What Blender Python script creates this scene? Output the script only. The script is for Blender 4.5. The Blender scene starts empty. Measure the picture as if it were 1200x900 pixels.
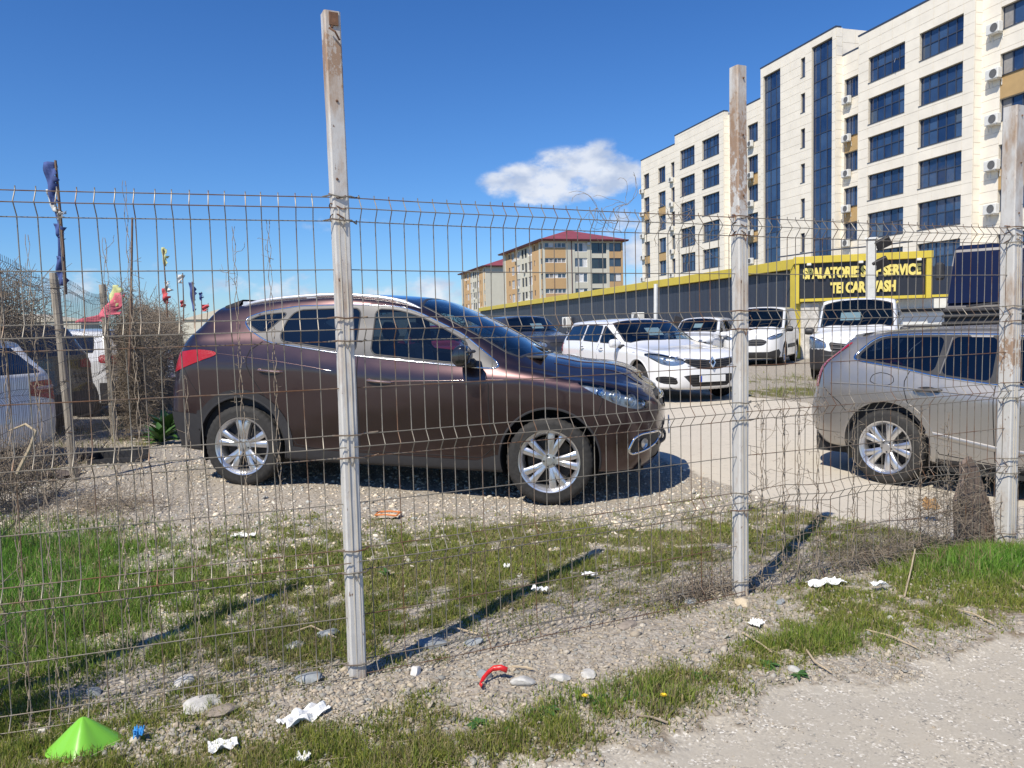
import bpy, bmesh, math, random
import numpy as np
from mathutils import Vector, Matrix, noise
from mathutils.bvhtree import BVHTree

random.seed(7)
RNG = np.random.default_rng(7)
SC = bpy.context.scene
COL = SC.collection
PI = math.pi
R = math.radians

# ------------------------------------------------------------------ camera
CAM_H = 1.40
PITCH, ROLL, FOC = R(4.13), R(1.45), 900.0
_fw = np.array([0, math.cos(PITCH), -math.sin(PITCH)])
_u0 = np.array([0, math.sin(PITCH), math.cos(PITCH)])
_r0 = np.array([1.0, 0, 0])
_rt = math.cos(ROLL) * _r0 - math.sin(ROLL) * _u0
_up = math.sin(ROLL) * _r0 + math.cos(ROLL) * _u0
cd = bpy.data.cameras.new('camera')
cam = bpy.data.objects.new('camera', cd)
COL.objects.link(cam)
cam.matrix_world = Matrix(((_rt[0], _up[0], -_fw[0], 0), (_rt[1], _up[1], -_fw[1], 0),
                           (_rt[2], _up[2], -_fw[2], CAM_H), (0, 0, 0, 1)))
cd.sensor_width = 36.0
cd.lens = 27.0
cd.clip_start = 0.05
cd.clip_end = 5000
SC.camera = cam

# ------------------------------------------------------------------ light
SUN_EL, SUN_DIR = R(51), Vector((-0.553, -0.833, 0)).normalized()   # towards the sun, behind the viewer's left shoulder
w = bpy.data.worlds.new('World')
SC.world = w
w.use_nodes = True
nt = w.node_tree
nt.nodes.clear()
def N(t, typ, **k):
    n = t.nodes.new(typ)
    for a, b in k.items():
        setattr(n, a, b)
    return n
sky = N(nt, 'ShaderNodeTexSky', sky_type='NISHITA', sun_disc=False)
sky.sun_elevation = SUN_EL
sky.sun_rotation = math.atan2(SUN_DIR.x, SUN_DIR.y)
sky.altitude = 100
sky.air_density = 1.0
sky.dust_density = 0.25
sky.ozone_density = 3.0
tint = N(nt, 'ShaderNodeHueSaturation')
tint.inputs['Saturation'].default_value = 1.04
tint.inputs['Value'].default_value = 1.0
bg = N(nt, 'ShaderNodeBackground')
bg.inputs['Strength'].default_value = 0.104
out = N(nt, 'ShaderNodeOutputWorld')
hz_r = N(nt, 'ShaderNodeValToRGB'); _e = hz_r.color_ramp.elements
_e[0].position = 0.0; _e[0].color = (.66, .86, 1.12, 1); _e[1].position = 0.42; _e[1].color = (.44, .71, 1.10, 1)
_m = _e.new(.12); _m.color = (.56, .82, 1.15, 1)
hz_m = N(nt, 'ShaderNodeMixRGB', blend_type='MULTIPLY'); hz_m.inputs[0].default_value = 1
nt.links.new(sky.outputs[0], hz_m.inputs[1]); nt.links.new(hz_r.outputs[0], hz_m.inputs[2])
nt.links.new(hz_m.outputs[0], tint.inputs['Color'])
# clouds: soft noise in the directions where the clouds stand
tc = N(nt, 'ShaderNodeTexCoord')
sep = N(nt, 'ShaderNodeSeparateXYZ')
nt.links.new(tc.outputs['Generated'], sep.inputs[0])
def M(op, a, b=None, c=None, t=None):
    t = t or nt
    m = N(t, 'ShaderNodeMath', operation=op)
    for i, v in enumerate((a, b, c)):
        if v is None: continue
        if isinstance(v, (int, float)): m.inputs[i].default_value = v
        else: t.links.new(v, m.inputs[i])
    return m.outputs[0]
az = M('ARCTAN2', sep.outputs['X'], sep.outputs['Y'])
el = M('ARCSINE', sep.outputs['Z'])
nt.links.new(M('MAXIMUM', sep.outputs['Z'], 0.0), hz_r.inputs[0])
nz = N(nt, 'ShaderNodeTexNoise'); nz.inputs['Scale'].default_value = 16; nz.inputs['Detail'].default_value = 7; nz.inputs['Roughness'].default_value = 0.58
mp = N(nt, 'ShaderNodeMapping'); mp.inputs['Scale'].default_value = (1, 1, 1.7)
nt.links.new(tc.outputs['Generated'], mp.inputs[0]); nt.links.new(mp.outputs[0], nz.inputs['Vector'])
total = None
#        azimuth, elevation, half widths, density
CLOUDS = [(0.085, 0.188, 0.075, 0.030, 1.1), (0.022, 0.180, 0.050, 0.024, 0.95), (0.115, 0.192, 0.05, 0.033, 0.8), (-0.21, 0.135, 0.05, 0.016, 0.45),
          (-0.44, 0.205, 0.02, 0.008, 0.4), (-0.12, 0.045, 0.10, 0.026, 0.55), (0.165, 0.09, 0.05, 0.05, 0.8), (-0.28, 0.05, 0.10, 0.03, 0.5),
          (-0.48, 0.06, 0.12, 0.03, 0.4), (0.6, 0.1, 0.2, 0.04, 0.6), (-1.2, 0.12, 0.3, 0.05, 0.7), (-2.2, 0.15, 0.4, 0.07, 0.7), (2.0, 0.12, 0.5, 0.06, 0.7), (3.0, 0.2, 0.3, 0.06, 0.6)]
for a0, e0, wa, we, dens in CLOUDS:
    da = M('DIVIDE', M('SUBTRACT', az, a0), wa)
    de = M('DIVIDE', M('SUBTRACT', el, e0), we)
    d2 = M('ADD', M('MULTIPLY', da, da), M('MULTIPLY', de, de))
    k = M('MULTIPLY', M('MAXIMUM', M('SUBTRACT', 1.0, M('MULTIPLY', d2, 0.5)), 0.0), dens)
    total = k if total is None else M('MAXIMUM', total, k)
cm = M('ADD', total, M('MULTIPLY', M('SUBTRACT', nz.outputs['Fac'], 0.5), 2.4))
cm = M('MULTIPLY', cm, M('GREATER_THAN', total, 0.001))
ss = N(nt, 'ShaderNodeMapRange', interpolation_type='SMOOTHSTEP')
ss.inputs['From Min'].default_value = 0.34; ss.inputs['From Max'].default_value = 0.92
nt.links.new(cm, ss.inputs['Value'])
fade = N(nt, 'ShaderNodeMapRange', interpolation_type='SMOOTHSTEP')
fade.inputs['From Min'].default_value = 0.0; fade.inputs['From Max'].default_value = 0.45
nt.links.new(total, fade.inputs['Value'])
cfac = M('MULTIPLY', M('MULTIPLY', ss.outputs[0], fade.outputs[0]), 0.92)
nz2 = N(nt, 'ShaderNodeTexNoise'); nz2.inputs['Scale'].default_value = 26; nz2.inputs['Detail'].default_value = 4
nt.links.new(mp.outputs[0], nz2.inputs['Vector'])
cc = N(nt, 'ShaderNodeMixRGB'); cc.inputs[1].default_value = (4.2, 4.9, 6.3, 1); cc.inputs[2].default_value = (6.9, 7.2, 7.8, 1)
cr = N(nt, 'ShaderNodeMapRange'); cr.inputs['From Min'].default_value = 0.35; cr.inputs['From Max'].default_value = 0.6
nt.links.new(nz2.outputs['Fac'], cr.inputs['Value']); nt.links.new(cr.outputs[0], cc.inputs[0])
mx = N(nt, 'ShaderNodeMixRGB')
nt.links.new(cfac, mx.inputs[0]); nt.links.new(tint.outputs[0], mx.inputs[1]); nt.links.new(cc.outputs[0], mx.inputs[2])
nt.links.new(mx.outputs[0], bg.inputs['Color'])
nt.links.new(bg.outputs[0], out.inputs[0])

sl = bpy.data.lights.new('sun', 'SUN')
sl.energy = 5.0; sl.angle = R(0.53); sl.color = (1.0, 0.92, 0.79)
so = bpy.data.objects.new('sun', sl)
COL.objects.link(so)
sd = Vector((SUN_DIR.x * math.cos(SUN_EL), SUN_DIR.y * math.cos(SUN_EL), math.sin(SUN_EL)))
so.rotation_euler = sd.to_track_quat('Z', 'Y').to_euler()
so.location = (-20, -30, 40)
SC.view_settings.view_transform = 'Standard'
SC.view_settings.look = 'None'
SC.view_settings.exposure = 0.22
SC.view_settings.gamma = 1.0
SC.cycles.transparent_max_bounces = 24
SC.cycles.max_bounces = 8

# ------------------------------------------------------------------ picture point -> place
def ray(px, py):
    return _fw + _rt * (px - 600) / FOC - _up * (py - 450) / FOC
def gp(px, py, z=0.0):                       # where the ground lies under a point of the photograph
    d = ray(px, py); t = (z - CAM_H) / d[2]
    return np.array([0, 0, CAM_H]) + d * t
def aty(px, py, y):
    d = ray(px, py)
    return np.array([0, 0, CAM_H]) + d * y / d[1]
def onplane(px, py, P0, n):
    c = np.array([0, 0, CAM_H]); d = ray(px, py)
    return c + d * (((np.array(P0) - c) @ n) / (d @ n))

# ------------------------------------------------------------------ objects
def tag(o, label=None, cat=None, group=None, kind=None):
    if label: o['label'] = label
    if cat: o['category'] = cat
    if group: o['group'] = group
    if kind: o['kind'] = kind
    return o
def empty(name, loc=(0, 0, 0), rz=0, label=None, cat=None, group=None):
    o = bpy.data.objects.new(name, None); COL.objects.link(o)
    o.location = loc; o.rotation_euler = (0, 0, rz); o.empty_display_size = 0.1
    return tag(o, label, cat, group)
def link_mesh(name, me, mats, parent=None, smooth=False):
    if mats is not None:
        for m in (mats if isinstance(mats, (list, tuple)) else [mats]): me.materials.append(m)
    if smooth: me.polygons.foreach_set('use_smooth', [True] * len(me.polygons))
    o = bpy.data.objects.new(name, me); COL.objects.link(o)
    if parent: o.parent = parent
    return o
def obj_from(name, verts, faces, mats, parent=None, smooth=False, mi=None):
    me = bpy.data.meshes.new(name)
    me.from_pydata([tuple(v) for v in verts], [], [tuple(f) for f in faces])
    o = link_mesh(name, me, mats, parent, smooth)
    if mi is not None: me.polygons.foreach_set('material_index', mi)
    me.update()
    return o
def fast_mesh(name, V, F, mats, parent=None, smooth=False, mi=None, col=None):
    """V (n,3) F (m,k) arrays, k = 3 or 4"""
    me = bpy.data.meshes.new(name)
    V = np.asarray(V, dtype=np.float32); F = np.asarray(F, dtype=np.int32)
    k = F.shape[1]
    me.vertices.add(len(V)); me.vertices.foreach_set('co', V.ravel())
    me.loops.add(F.size); me.loops.foreach_set('vertex_index', F.ravel())
    me.polygons.add(len(F)); me.polygons.foreach_set('loop_start', np.arange(0, F.size, k, dtype=np.int32))
    me.polygons.foreach_set('loop_total', np.full(len(F), k, dtype=np.int32))
    if smooth: me.polygons.foreach_set('use_smooth', np.ones(len(F), dtype=bool))
    for m in (mats if isinstance(mats, (list, tuple)) else [mats]): me.materials.append(m)
    if mi is not None: me.polygons.foreach_set('material_index', np.asarray(mi, dtype=np.int32))
    if col is not None:
        ca = me.color_attributes.new('tone', 'FLOAT_COLOR', 'POINT')
        ca.data.foreach_set('color', np.asarray(col, dtype=np.float32).ravel())
    me.update(calc_edges=True); me.validate()
    o = bpy.data.objects.new(name, me); COL.objects.link(o)
    if parent: o.parent = parent
    return o
def dup(o, parent=None):
    c = o.copy(); COL.objects.link(c)
    if parent is not None: c.parent = parent
    for ch in list(o.children):
        dup(ch, c)
    return c

class MB:
    """collects shapes into one mesh"""
    def __init__(s): s.v = []; s.f = []; s.m = []; s.cur = 0
    def add(s, vs, fs):
        b = len(s.v); s.v += [tuple(v) for v in vs]; s.f += [tuple(i + b for i in f) for f in fs]; s.m += [s.cur] * len(fs)
    def box(s, x0, x1, y0, y1, z0, z1, T=None, bev=0):
        if bev:
            b = min(bev, (x1-x0)/2.01, (y1-y0)/2.01, (z1-z0)/2.01)
            vs = []; idx = {}
            for i, (X, sx) in enumerate(((x0, 1), (x1, -1))):
                for j, (Y, sy) in enumerate(((y0, 1), (y1, -1))):
                    for k, (Z, sz) in enumerate(((z0, 1), (z1, -1))):
                        idx[i, j, k] = len(vs)
                        vs += [(X, Y + sy*b, Z + sz*b), (X + sx*b, Y, Z + sz*b), (X + sx*b, Y + sy*b, Z)]
            fs = []
            for i in (0, 1):
                fs.append([idx[i, a, c] for a, c in ((0,0),(0,1),(1,1),(1,0))][::1 if i == 0 else -1])
                fs.append([idx[a, i, c] + 1 for a, c in ((0,0),(1,0),(1,1),(0,1))][::1 if i == 0 else -1])
                fs.append([idx[a, c, i] + 2 for a, c in ((0,0),(0,1),(1,1),(1,0))][::1 if i == 0 else -1])
            for a in (0, 1):
                for c in (0, 1):
                    fs.append([idx[a,c,0], idx[a,c,1], idx[a,c,1]+1, idx[a,c,0]+1])
                    fs.append([idx[a,0,c], idx[a,1,c], idx[a,1,c]+2, idx[a,0,c]+2])
                    fs.append([idx[0,a,c]+1, idx[1,a,c]+1, idx[1,a,c]+2, idx[0,a,c]+2])
            for i in (0, 1):
                for j in (0, 1):
                    for k in (0, 1): fs.append([idx[i,j,k], idx[i,j,k]+1, idx[i,j,k]+2])
        else:
            vs = [(x0,y0,z0),(x1,y0,z0),(x1,y1,z0),(x0,y1,z0),(x0,y0,z1),(x1,y0,z1),(x1,y1,z1),(x0,y1,z1)]
            fs = [(0,3,2,1),(4,5,6,7),(0,1,5,4),(1,2,6,5),(2,3,7,6),(3,0,4,7)]
        if T is not None: vs = [tuple(T @ Vector(v)) for v in vs]
        s.add(vs, fs); return s
    def tube(s, pts, r, n=6, caps=True):
        pts = [Vector(p) for p in pts]; m = len(pts)
        rs = r if isinstance(r, (list, tuple)) else [r] * m
        vs = []; prev = None
        for i, p in enumerate(pts):
            t = (pts[min(i+1, m-1)] - pts[max(i-1, 0)])
            if t.length < 1e-9: t = Vector((0, 0, 1))
            t.normalize()
            a = prev if prev is not None else (Vector((0, 0, 1)) if abs(t.z) < .9 else Vector((1, 0, 0)))
            a = (a - t * a.dot(t)).normalized(); b = t.cross(a); prev = a
            vs += [p + (a * math.cos(2*PI*k/n) + b * math.sin(2*PI*k/n)) * rs[i] for k in range(n)]
        fs = [(i*n+k, i*n+(k+1) % n, (i+1)*n+(k+1) % n, (i+1)*n+k) for i in range(m-1) for k in range(n)]
        if caps: fs += [tuple(range(n))[::-1], tuple((m-1)*n+k for k in range(n))]
        s.add(vs, fs); return s
    def lathe(s, prof, n=24, axis='z', c=(0, 0, 0), close=False):
        """prof: list of (radius, height along axis)"""
        vs = []
        for r, h in prof:
            for k in range(n):
                a = 2*PI*k/n; x, y = r*math.cos(a), r*math.sin(a)
                v = (x, y, h) if axis == 'z' else ((x, h, y) if axis == 'y' else (h, x, y))
                vs.append((v[0]+c[0], v[1]+c[1], v[2]+c[2]))
        m = len(prof); rng = range(m if close else m-1)
        fs = [(i*n+k, i*n+(k+1) % n, ((i+1) % m)*n+(k+1) % n, ((i+1) % m)*n+k) for i in rng for k in range(n)]
        s.add(vs, fs); return s
    def prism(s, poly, d0, d1, f):
        """poly 2D points, f(u,v,d)->3D"""
        n = len(poly)
        vs = [f(u, v, d0) for u, v in poly] + [f(u, v, d1) for u, v in poly]
        fs = [tuple(range(n))[::-1], tuple(range(n, 2*n))] + [(i, (i+1) % n, n+(i+1) % n, n+i) for i in range(n)]
        s.add(vs, fs); return s
    def build(s, name, mats, parent=None, smooth=False, fixn=True):
        o = obj_from(name, s.v, s.f, mats, parent, smooth, s.m if s.cur or any(s.m) else None)
        if fixn:
            bm = bmesh.new(); bm.from_mesh(o.data); bmesh.ops.recalc_face_normals(bm, faces=bm.faces); bm.to_mesh(o.data); bm.free()
        if smooth: auto_smooth(o.data)
        return o
def auto_smooth(me, ang=R(38)):
    bm = bmesh.new(); bm.from_mesh(me)
    for e in bm.edges:
        if len(e.link_faces) == 2 and e.calc_face_angle(0) > ang: e.smooth = False
    bm.to_mesh(me); bm.free()

# ------------------------------------------------------------------ materials
def newmat(name):
    m = bpy.data.materials.new(name); m.use_nodes = True
    t = m.node_tree; b = t.nodes['Principled BSDF']
    return m, t, b
def setc(b, **k):
    for a, v in k.items():
        key = {'color': 'Base Color', 'rough': 'Roughness', 'metal': 'Metallic', 'coat': 'Coat Weight', 'coatr': 'Coat Roughness', 'spec': 'Specular IOR Level', 'trans': 'Transmission Weight', 'ior': 'IOR', 'sub': 'Subsurface Weight', 'alpha': 'Alpha'}[a]
        b.inputs[key].default_value = (*v, 1) if isinstance(v, tuple) else v
def ramp(t, fac, stops, interp='LINEAR'):
    r = N(t, 'ShaderNodeValToRGB'); r.color_ramp.interpolation = interp
    e = r.color_ramp.elements
    while len(e) < len(stops): e.new(0.5)
    for i, (p, c) in enumerate(stops):
        e[i].position = p; e[i].color = (*c, 1) if isinstance(c, tuple) else (c, c, c, 1)
    t.links.new(fac, r.inputs[0]); return r.outputs[0]
def noise_tex(t, scale, detail=4, rough=.55, coords='Object', stretch=None, off=None):
    if coords == 'World': src = N(t, 'ShaderNodeNewGeometry').outputs['Position']
    else: src = N(t, 'ShaderNodeTexCoord').outputs[coords]
    if stretch or off:
        mpn = N(t, 'ShaderNodeMapping')
        if stretch: mpn.inputs['Scale'].default_value = stretch
        if off: mpn.inputs['Location'].default_value = off
        t.links.new(src, mpn.inputs[0]); src = mpn.outputs[0]
    n = N(t, 'ShaderNodeTexNoise'); n.inputs['Scale'].default_value = scale; n.inputs['Detail'].default_value = detail; n.inputs['Roughness'].default_value = rough
    t.links.new(src, n.inputs['Vector']); return n.outputs['Fac']
def mixc(t, fac, a, b, mode='MIX'):
    m = N(t, 'ShaderNodeMixRGB', blend_type=mode)
    for i, v in ((0, fac), (1, a), (2, b)):
        if isinstance(v, (int, float)): m.inputs[i].default_value = v
        elif isinstance(v, tuple): m.inputs[i].default_value = (*v, 1)
        else: t.links.new(v, m.inputs[i])
    return m.outputs[0]
def bump(t, b, h, strength=.3, dist=.01):
    n = N(t, 'ShaderNodeBump'); n.inputs['Strength'].default_value = strength; n.inputs['Distance'].default_value = dist
    t.links.new(h, n.inputs['Height']); t.links.new(n.outputs[0], b.inputs['Normal'])
def simple(name, c, rough=.6, metal=0, var=.15, scale=8, bmp=0, coat=0, stretch=None, coords='Object'):
    m, t, b = newmat(name)
    setc(b, rough=rough, metal=metal, coat=coat)
    n = noise_tex(t, scale, 5, .6, coords, stretch)
    lo = tuple(max(0, x*(1-var)) for x in c); hi = tuple(min(1, x*(1+var)) for x in c)
    t.links.new(ramp(t, n, [(.3, lo), (.7, hi)]), b.inputs['Base Color'])
    if bmp: bump(t, b, n, bmp, .01)
    return m
def paint(name, c, metal=.0, rough=.35, dirt=.35, dirtc=(.25, .22, .18)):
    m, t, b = newmat(name)
    setc(b, metal=metal, coat=1.0, coatr=.03, rough=rough)
    n1 = noise_tex(t, 700, 2, .5); n2 = noise_tex(t, 6, 5, .6)
    base = mixc(t, n1, tuple(x*.85 for x in c), tuple(min(1, x*1.15) for x in c)) if metal else mixc(t, n2, tuple(x*.96 for x in c), c)
    # road dust: heavier towards the sills, in its own noisy patches
    tcn = N(t, 'ShaderNodeTexCoord'); s = N(t, 'ShaderNodeSeparateXYZ'); t.links.new(tcn.outputs['Object'], s.inputs[0])
    mr = N(t, 'ShaderNodeMapRange'); mr.inputs['From Min'].default_value = .75; mr.inputs['From Max'].default_value = .2
    t.links.new(s.outputs['Z'], mr.inputs['Value'])
    f = M('MULTIPLY', M('ADD', M('MULTIPLY', mr.outputs[0], .8), .06, t=t), M('MULTIPLY', n2, dirt*1.6, t=t), t=t)
    t.links.new(mixc(t, f, base, dirtc), b.inputs['Base Color'])
    rr = M('ADD', M('MULTIPLY', f, .7, t=t), rough, t=t); t.links.new(rr, b.inputs['Roughness'])
    t.links.new(M('ADD', M('MULTIPLY', f, .8, t=t), .03, t=t), b.inputs['Coat Roughness'])
    return m
def glass(name, tintc, refl=1.0):
    m = bpy.data.materials.new(name); m.use_nodes = True; t = m.node_tree; t.nodes.clear()
    o = N(t, 'ShaderNodeOutputMaterial'); mixs = N(t, 'ShaderNodeMixShader'); tr = N(t, 'ShaderNodeBsdfTransparent'); gl = N(t, 'ShaderNodeBsdfGlossy')
    tr.inputs[0].default_value = (*tintc, 1); gl.inputs['Roughness'].default_value = .01; gl.inputs[0].default_value = (.95, .97, 1, 1)
    fr = N(t, 'ShaderNodeFresnel'); fr.inputs[0].default_value = 1.52
    g = N(t, 'ShaderNodeNewGeometry')
    f = M('MULTIPLY', fr.outputs[0], M('SUBTRACT', 1.0, g.outputs['Backfacing'], t=t), t=t)
    f = M('MINIMUM', M('MULTIPLY', f, refl*1.15, t=t), 1.0, t=t)
    t.links.new(f, mixs.inputs[0]); t.links.new(tr.outputs[0], mixs.inputs[1]); t.links.new(gl.outputs[0], mixs.inputs[2]); t.links.new(mixs.outputs[0], o.inputs[0])
    return m
MT = {}
MT['rubber'] = simple('tyre rubber', (.022, .021, .020), .8, 0, .35, 30, .2)
MT['plastic'] = simple('black plastic', (.03, .03, .032), .5, 0, .2, 20, .05)
MT['plastic_grey'] = simple('dark grey plastic', (.024, .023, .025), .6, 0, .15, 14, .05)
MT['interior'] = simple('cabin trim', (.025, .026, .03), .75, 0, .2, 10)
MT['seat'] = simple('seat cloth', (.045, .047, .055), .9, 0, .2, 40)
MT['alloy'] = simple('alloy rim', (.62, .62, .63), .28, .85, .08, 9)
MT['alloy_dark'] = simple('brake metal', (.05, .045, .04), .75, .3, .2, 9)
MT['chrome'] = simple('chrome', (.75, .76, .78), .08, 1, .04, 9)
MT['satin'] = simple('satin window frame', (.085, .085, .09), .5, .3, .06, 9)
MT['glass'] = glass('tinted car glass', (.42, .52, .56))
MT['glass_dark'] = glass('privacy glass', (.11, .14, .18), 1.5)
MT['lens'] = glass('clear lamp cover', (.80, .86, .92), 1.2)
m, t, b = newmat('red lamp'); setc(b, color=(.36, .004, .006), rough=.25, coat=.5); MT['red_lamp'] = m
v = N(t, 'ShaderNodeTexVoronoi'); v.inputs['Scale'].default_value = 60; bump(t, b, v.outputs['Distance'], .35, .005)
m, t, b = newmat('clear red lamp'); setc(b, color=(.62, .35, .36), rough=.12, coat=1.0); MT['pale_lamp'] = m
MT['amber'] = simple('amber lens', (.7, .25, .03), .2, 0, .05, 9)
MT['white_plastic'] = simple('white plastic', (.72, .73, .72), .4, 0, .05, 8)
MT['paper'] = simple('white paper', (.78, .78, .76), .8, 0, .05, 12)
MT['blue_band'] = simple('blue plate band', (.02, .07, .4), .4)
MT['underbody'] = simple('underbody', (.02, .02, .02), .9)
# ------------------------------------------------------------------ cars
def pchip(x, y, q):
    x = np.asarray(x, float); y = np.asarray(y, float); q = np.asarray(q, float)
    h = np.diff(x); dlt = np.diff(y)/h; n = len(x); d = np.zeros(n)
    if n == 2: d[:] = dlt[0]
    else:
        for i in range(1, n-1):
            if dlt[i-1]*dlt[i] > 0:
                w1 = 2*h[i]+h[i-1]; w2 = h[i]+2*h[i-1]
                d[i] = (w1+w2)/(w1/dlt[i-1]+w2/dlt[i])
        d[0] = dlt[0]; d[-1] = dlt[-1]
    q2 = np.clip(q, x[0], x[-1]); i = np.clip(np.searchsorted(x, q2, 'right')-1, 0, n-2)
    s = (q2-x[i])/h[i]
    return (1+2*s)*(1-s)**2*y[i] + s*(1-s)**2*h[i]*d[i] + s*s*(3-2*s)*y[i+1] + s*s*(s-1)*h[i]*d[i+1]
def xy(tab, q, k=1):
    return pchip([p[0] for p in tab], [p[k] for p in tab], q)
TK = np.array([0, .04, .20, .40, .50, .60, .70, .83, .93, 1.0])

def car_surface(S, dx=.03, nr=66, nw=22):
    hw = S['hw']; xt, xf = S['xt'], S['xf']
    nm = max(4, int((xf-xt)/dx))
    xm = np.linspace(xt, xf, nm+1)
    def knots(x):
        o = np.ones_like(x)
        zb = xy(S['floor'], x); zs = xy(S['shoulder'], x); zbe = xy(S['belt'], x)
        z5 = xy(S['edge'], x); y5 = xy(S['edge'], x, 2)*hw; zc = xy(S['top'], x)
        zc = np.maximum(zc, z5+.004)
        z5b = np.maximum(z5, zbe+.012)
        ybe = S.get('ybelt', .955)*hw
        lo = S.get('lower', .965)
        Y = [o*hw*.80, o*hw*lo, o*hw*S.get('midw', .985), o*hw, o*ybe, ybe+(y5-ybe)*.5+.012*(z5b-zbe > .15), y5, y5*.62, y5*.30, o*0]
        Z = [zb, zb+.035, zb+(zs-zb)*.5, zs, zbe, zbe+(z5b-zbe)*.5, z5b, z5b+(zc-z5b)*.72, z5b+(zc-z5b)*.94, zc]
        return np.array(Y).T, np.array(Z).T           # (n,10)
    Ym, Zm = knots(xm)
    X = np.repeat(xm[:, None], 10, 1)
    def wrap(x0, tab, zend, yy, zz, p, sgn):
        xs, ys, zs = [], [], []
        for i in range(1, nw+1):
            ph = (i/nw)**.9*PI/2
            c, s = max(0, math.cos(ph)), math.sin(ph)
            z = zz + (np.array(zend)-zz)*(1-c**1.0)
            xe = xy(tab, z)
            xs.append(x0+(xe-x0)*s**(2/p)); ys.append(yy*c**(2/p)); zs.append(z)
        return np.array(xs), np.array(ys), np.array(zs)
    xa, ya, za = wrap(xf, S['nose'], S['znose'], Ym[-1], Zm[-1], S.get('pn', 3), 1)
    xb, yb, zb = wrap(xt, S['tail'], S['ztail'], Ym[0], Zm[0], S.get('pt', 3.4), -1)
    X = np.concatenate([xb[::-1], X, xa]); Y = np.concatenate([yb[::-1], Ym, ya]); Z = np.concatenate([zb[::-1], Zm, za])
    ns = len(X); tq = np.linspace(0, 1, nr)
    V = np.zeros((ns, nr, 3))
    for i in range(ns):
        V[i, :, 0] = pchip(TK, X[i], tq); V[i, :, 1] = pchip(TK, Y[i], tq); V[i, :, 2] = pchip(TK, Z[i], tq)
    # gentle smoothing along the length, ends and centre line kept
    for _ in range(S.get('smooth', 3)):
        V[1:-1, :, :] = V[1:-1]*.5 + (V[:-2]+V[2:])*.25
    V[:, -1, 1] = 0
    return V

def inside(poly, u, v):
    r = np.zeros(len(u), bool); n = len(poly); j = n-1
    for i in range(n):
        xi, yi = poly[i]; xj, yj = poly[j]
        c = ((yi > v) != (yj > v))
        with np.errstate(divide='ignore', invalid='ignore'):
            c &= u < (xj-xi)*(v-yi)/(yj-yi+1e-12)+xi
        r ^= c; j = i
    return r
def nearest_on(poly, u, v):
    best = np.full(len(u), 1e9); bu = u.copy(); bv = v.copy(); n = len(poly)
    for i in range(n):
        ax, ay = poly[i]; bx, by = poly[(i+1) % n]
        ex, ey = bx-ax, by-ay; L = ex*ex+ey*ey+1e-12
        s = np.clip(((u-ax)*ex+(v-ay)*ey)/L, 0, 1)
        px, py = ax+s*ex, ay+s*ey; d = (px-u)**2+(py-v)**2
        k = d < best; best[k] = d[k]; bu[k] = px[k]; bv[k] = py[k]
    return bu, bv, np.sqrt(best)
def circle_poly(cx, cz, r, n=40, a0=-40, a1=220, foot=-1.0):
    p = [(cx+r*math.cos(R(a0+(a1-a0)*i/n)), cz+r*math.sin(R(a0+(a1-a0)*i/n))) for i in range(n+1)]
    return p
def round_poly(P, it=2, L=.035):
    """rounds the corners of an outline with a small fixed radius"""
    for q in range(it):
        Q = []; l = L if q == 0 else L*.35
        for i in range(len(P)):
            a, b, c = P[i-1], P[i], P[(i+1) % len(P)]
            d0, d1 = math.dist(a, b), math.dist(b, c)
            k0, k1 = min(.35, l/(d0+1e-9)), min(.35, l/(d1+1e-9))
            Q += [(b[0]+(a[0]-b[0])*k0, b[1]+(a[1]-b[1])*k0), (b[0]+(c[0]-b[0])*k1, b[1]+(c[1]-b[1])*k1)]
        P = Q
    return P
AX = {'side': 90, 'front': 0, 'rear': 180}
def proj2(C, dirn):
    if dirn == 'top': return C[:, 0], C[:, 1], np.array([1., 0, 0]), np.array([0, 1., 0]), np.array([0, 0, 1.])
    if dirn == 'side': return C[:, 0], C[:, 2], np.array([1., 0, 0]), np.array([0, 0, 1.]), np.array([0, 1., 0])
    s = 1 if dirn == 'front' else -1
    return C[:, 1], C[:, 2], np.array([0, 1., 0]), np.array([0, 0, 1.]), np.array([s*1., 0, 0])

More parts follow.
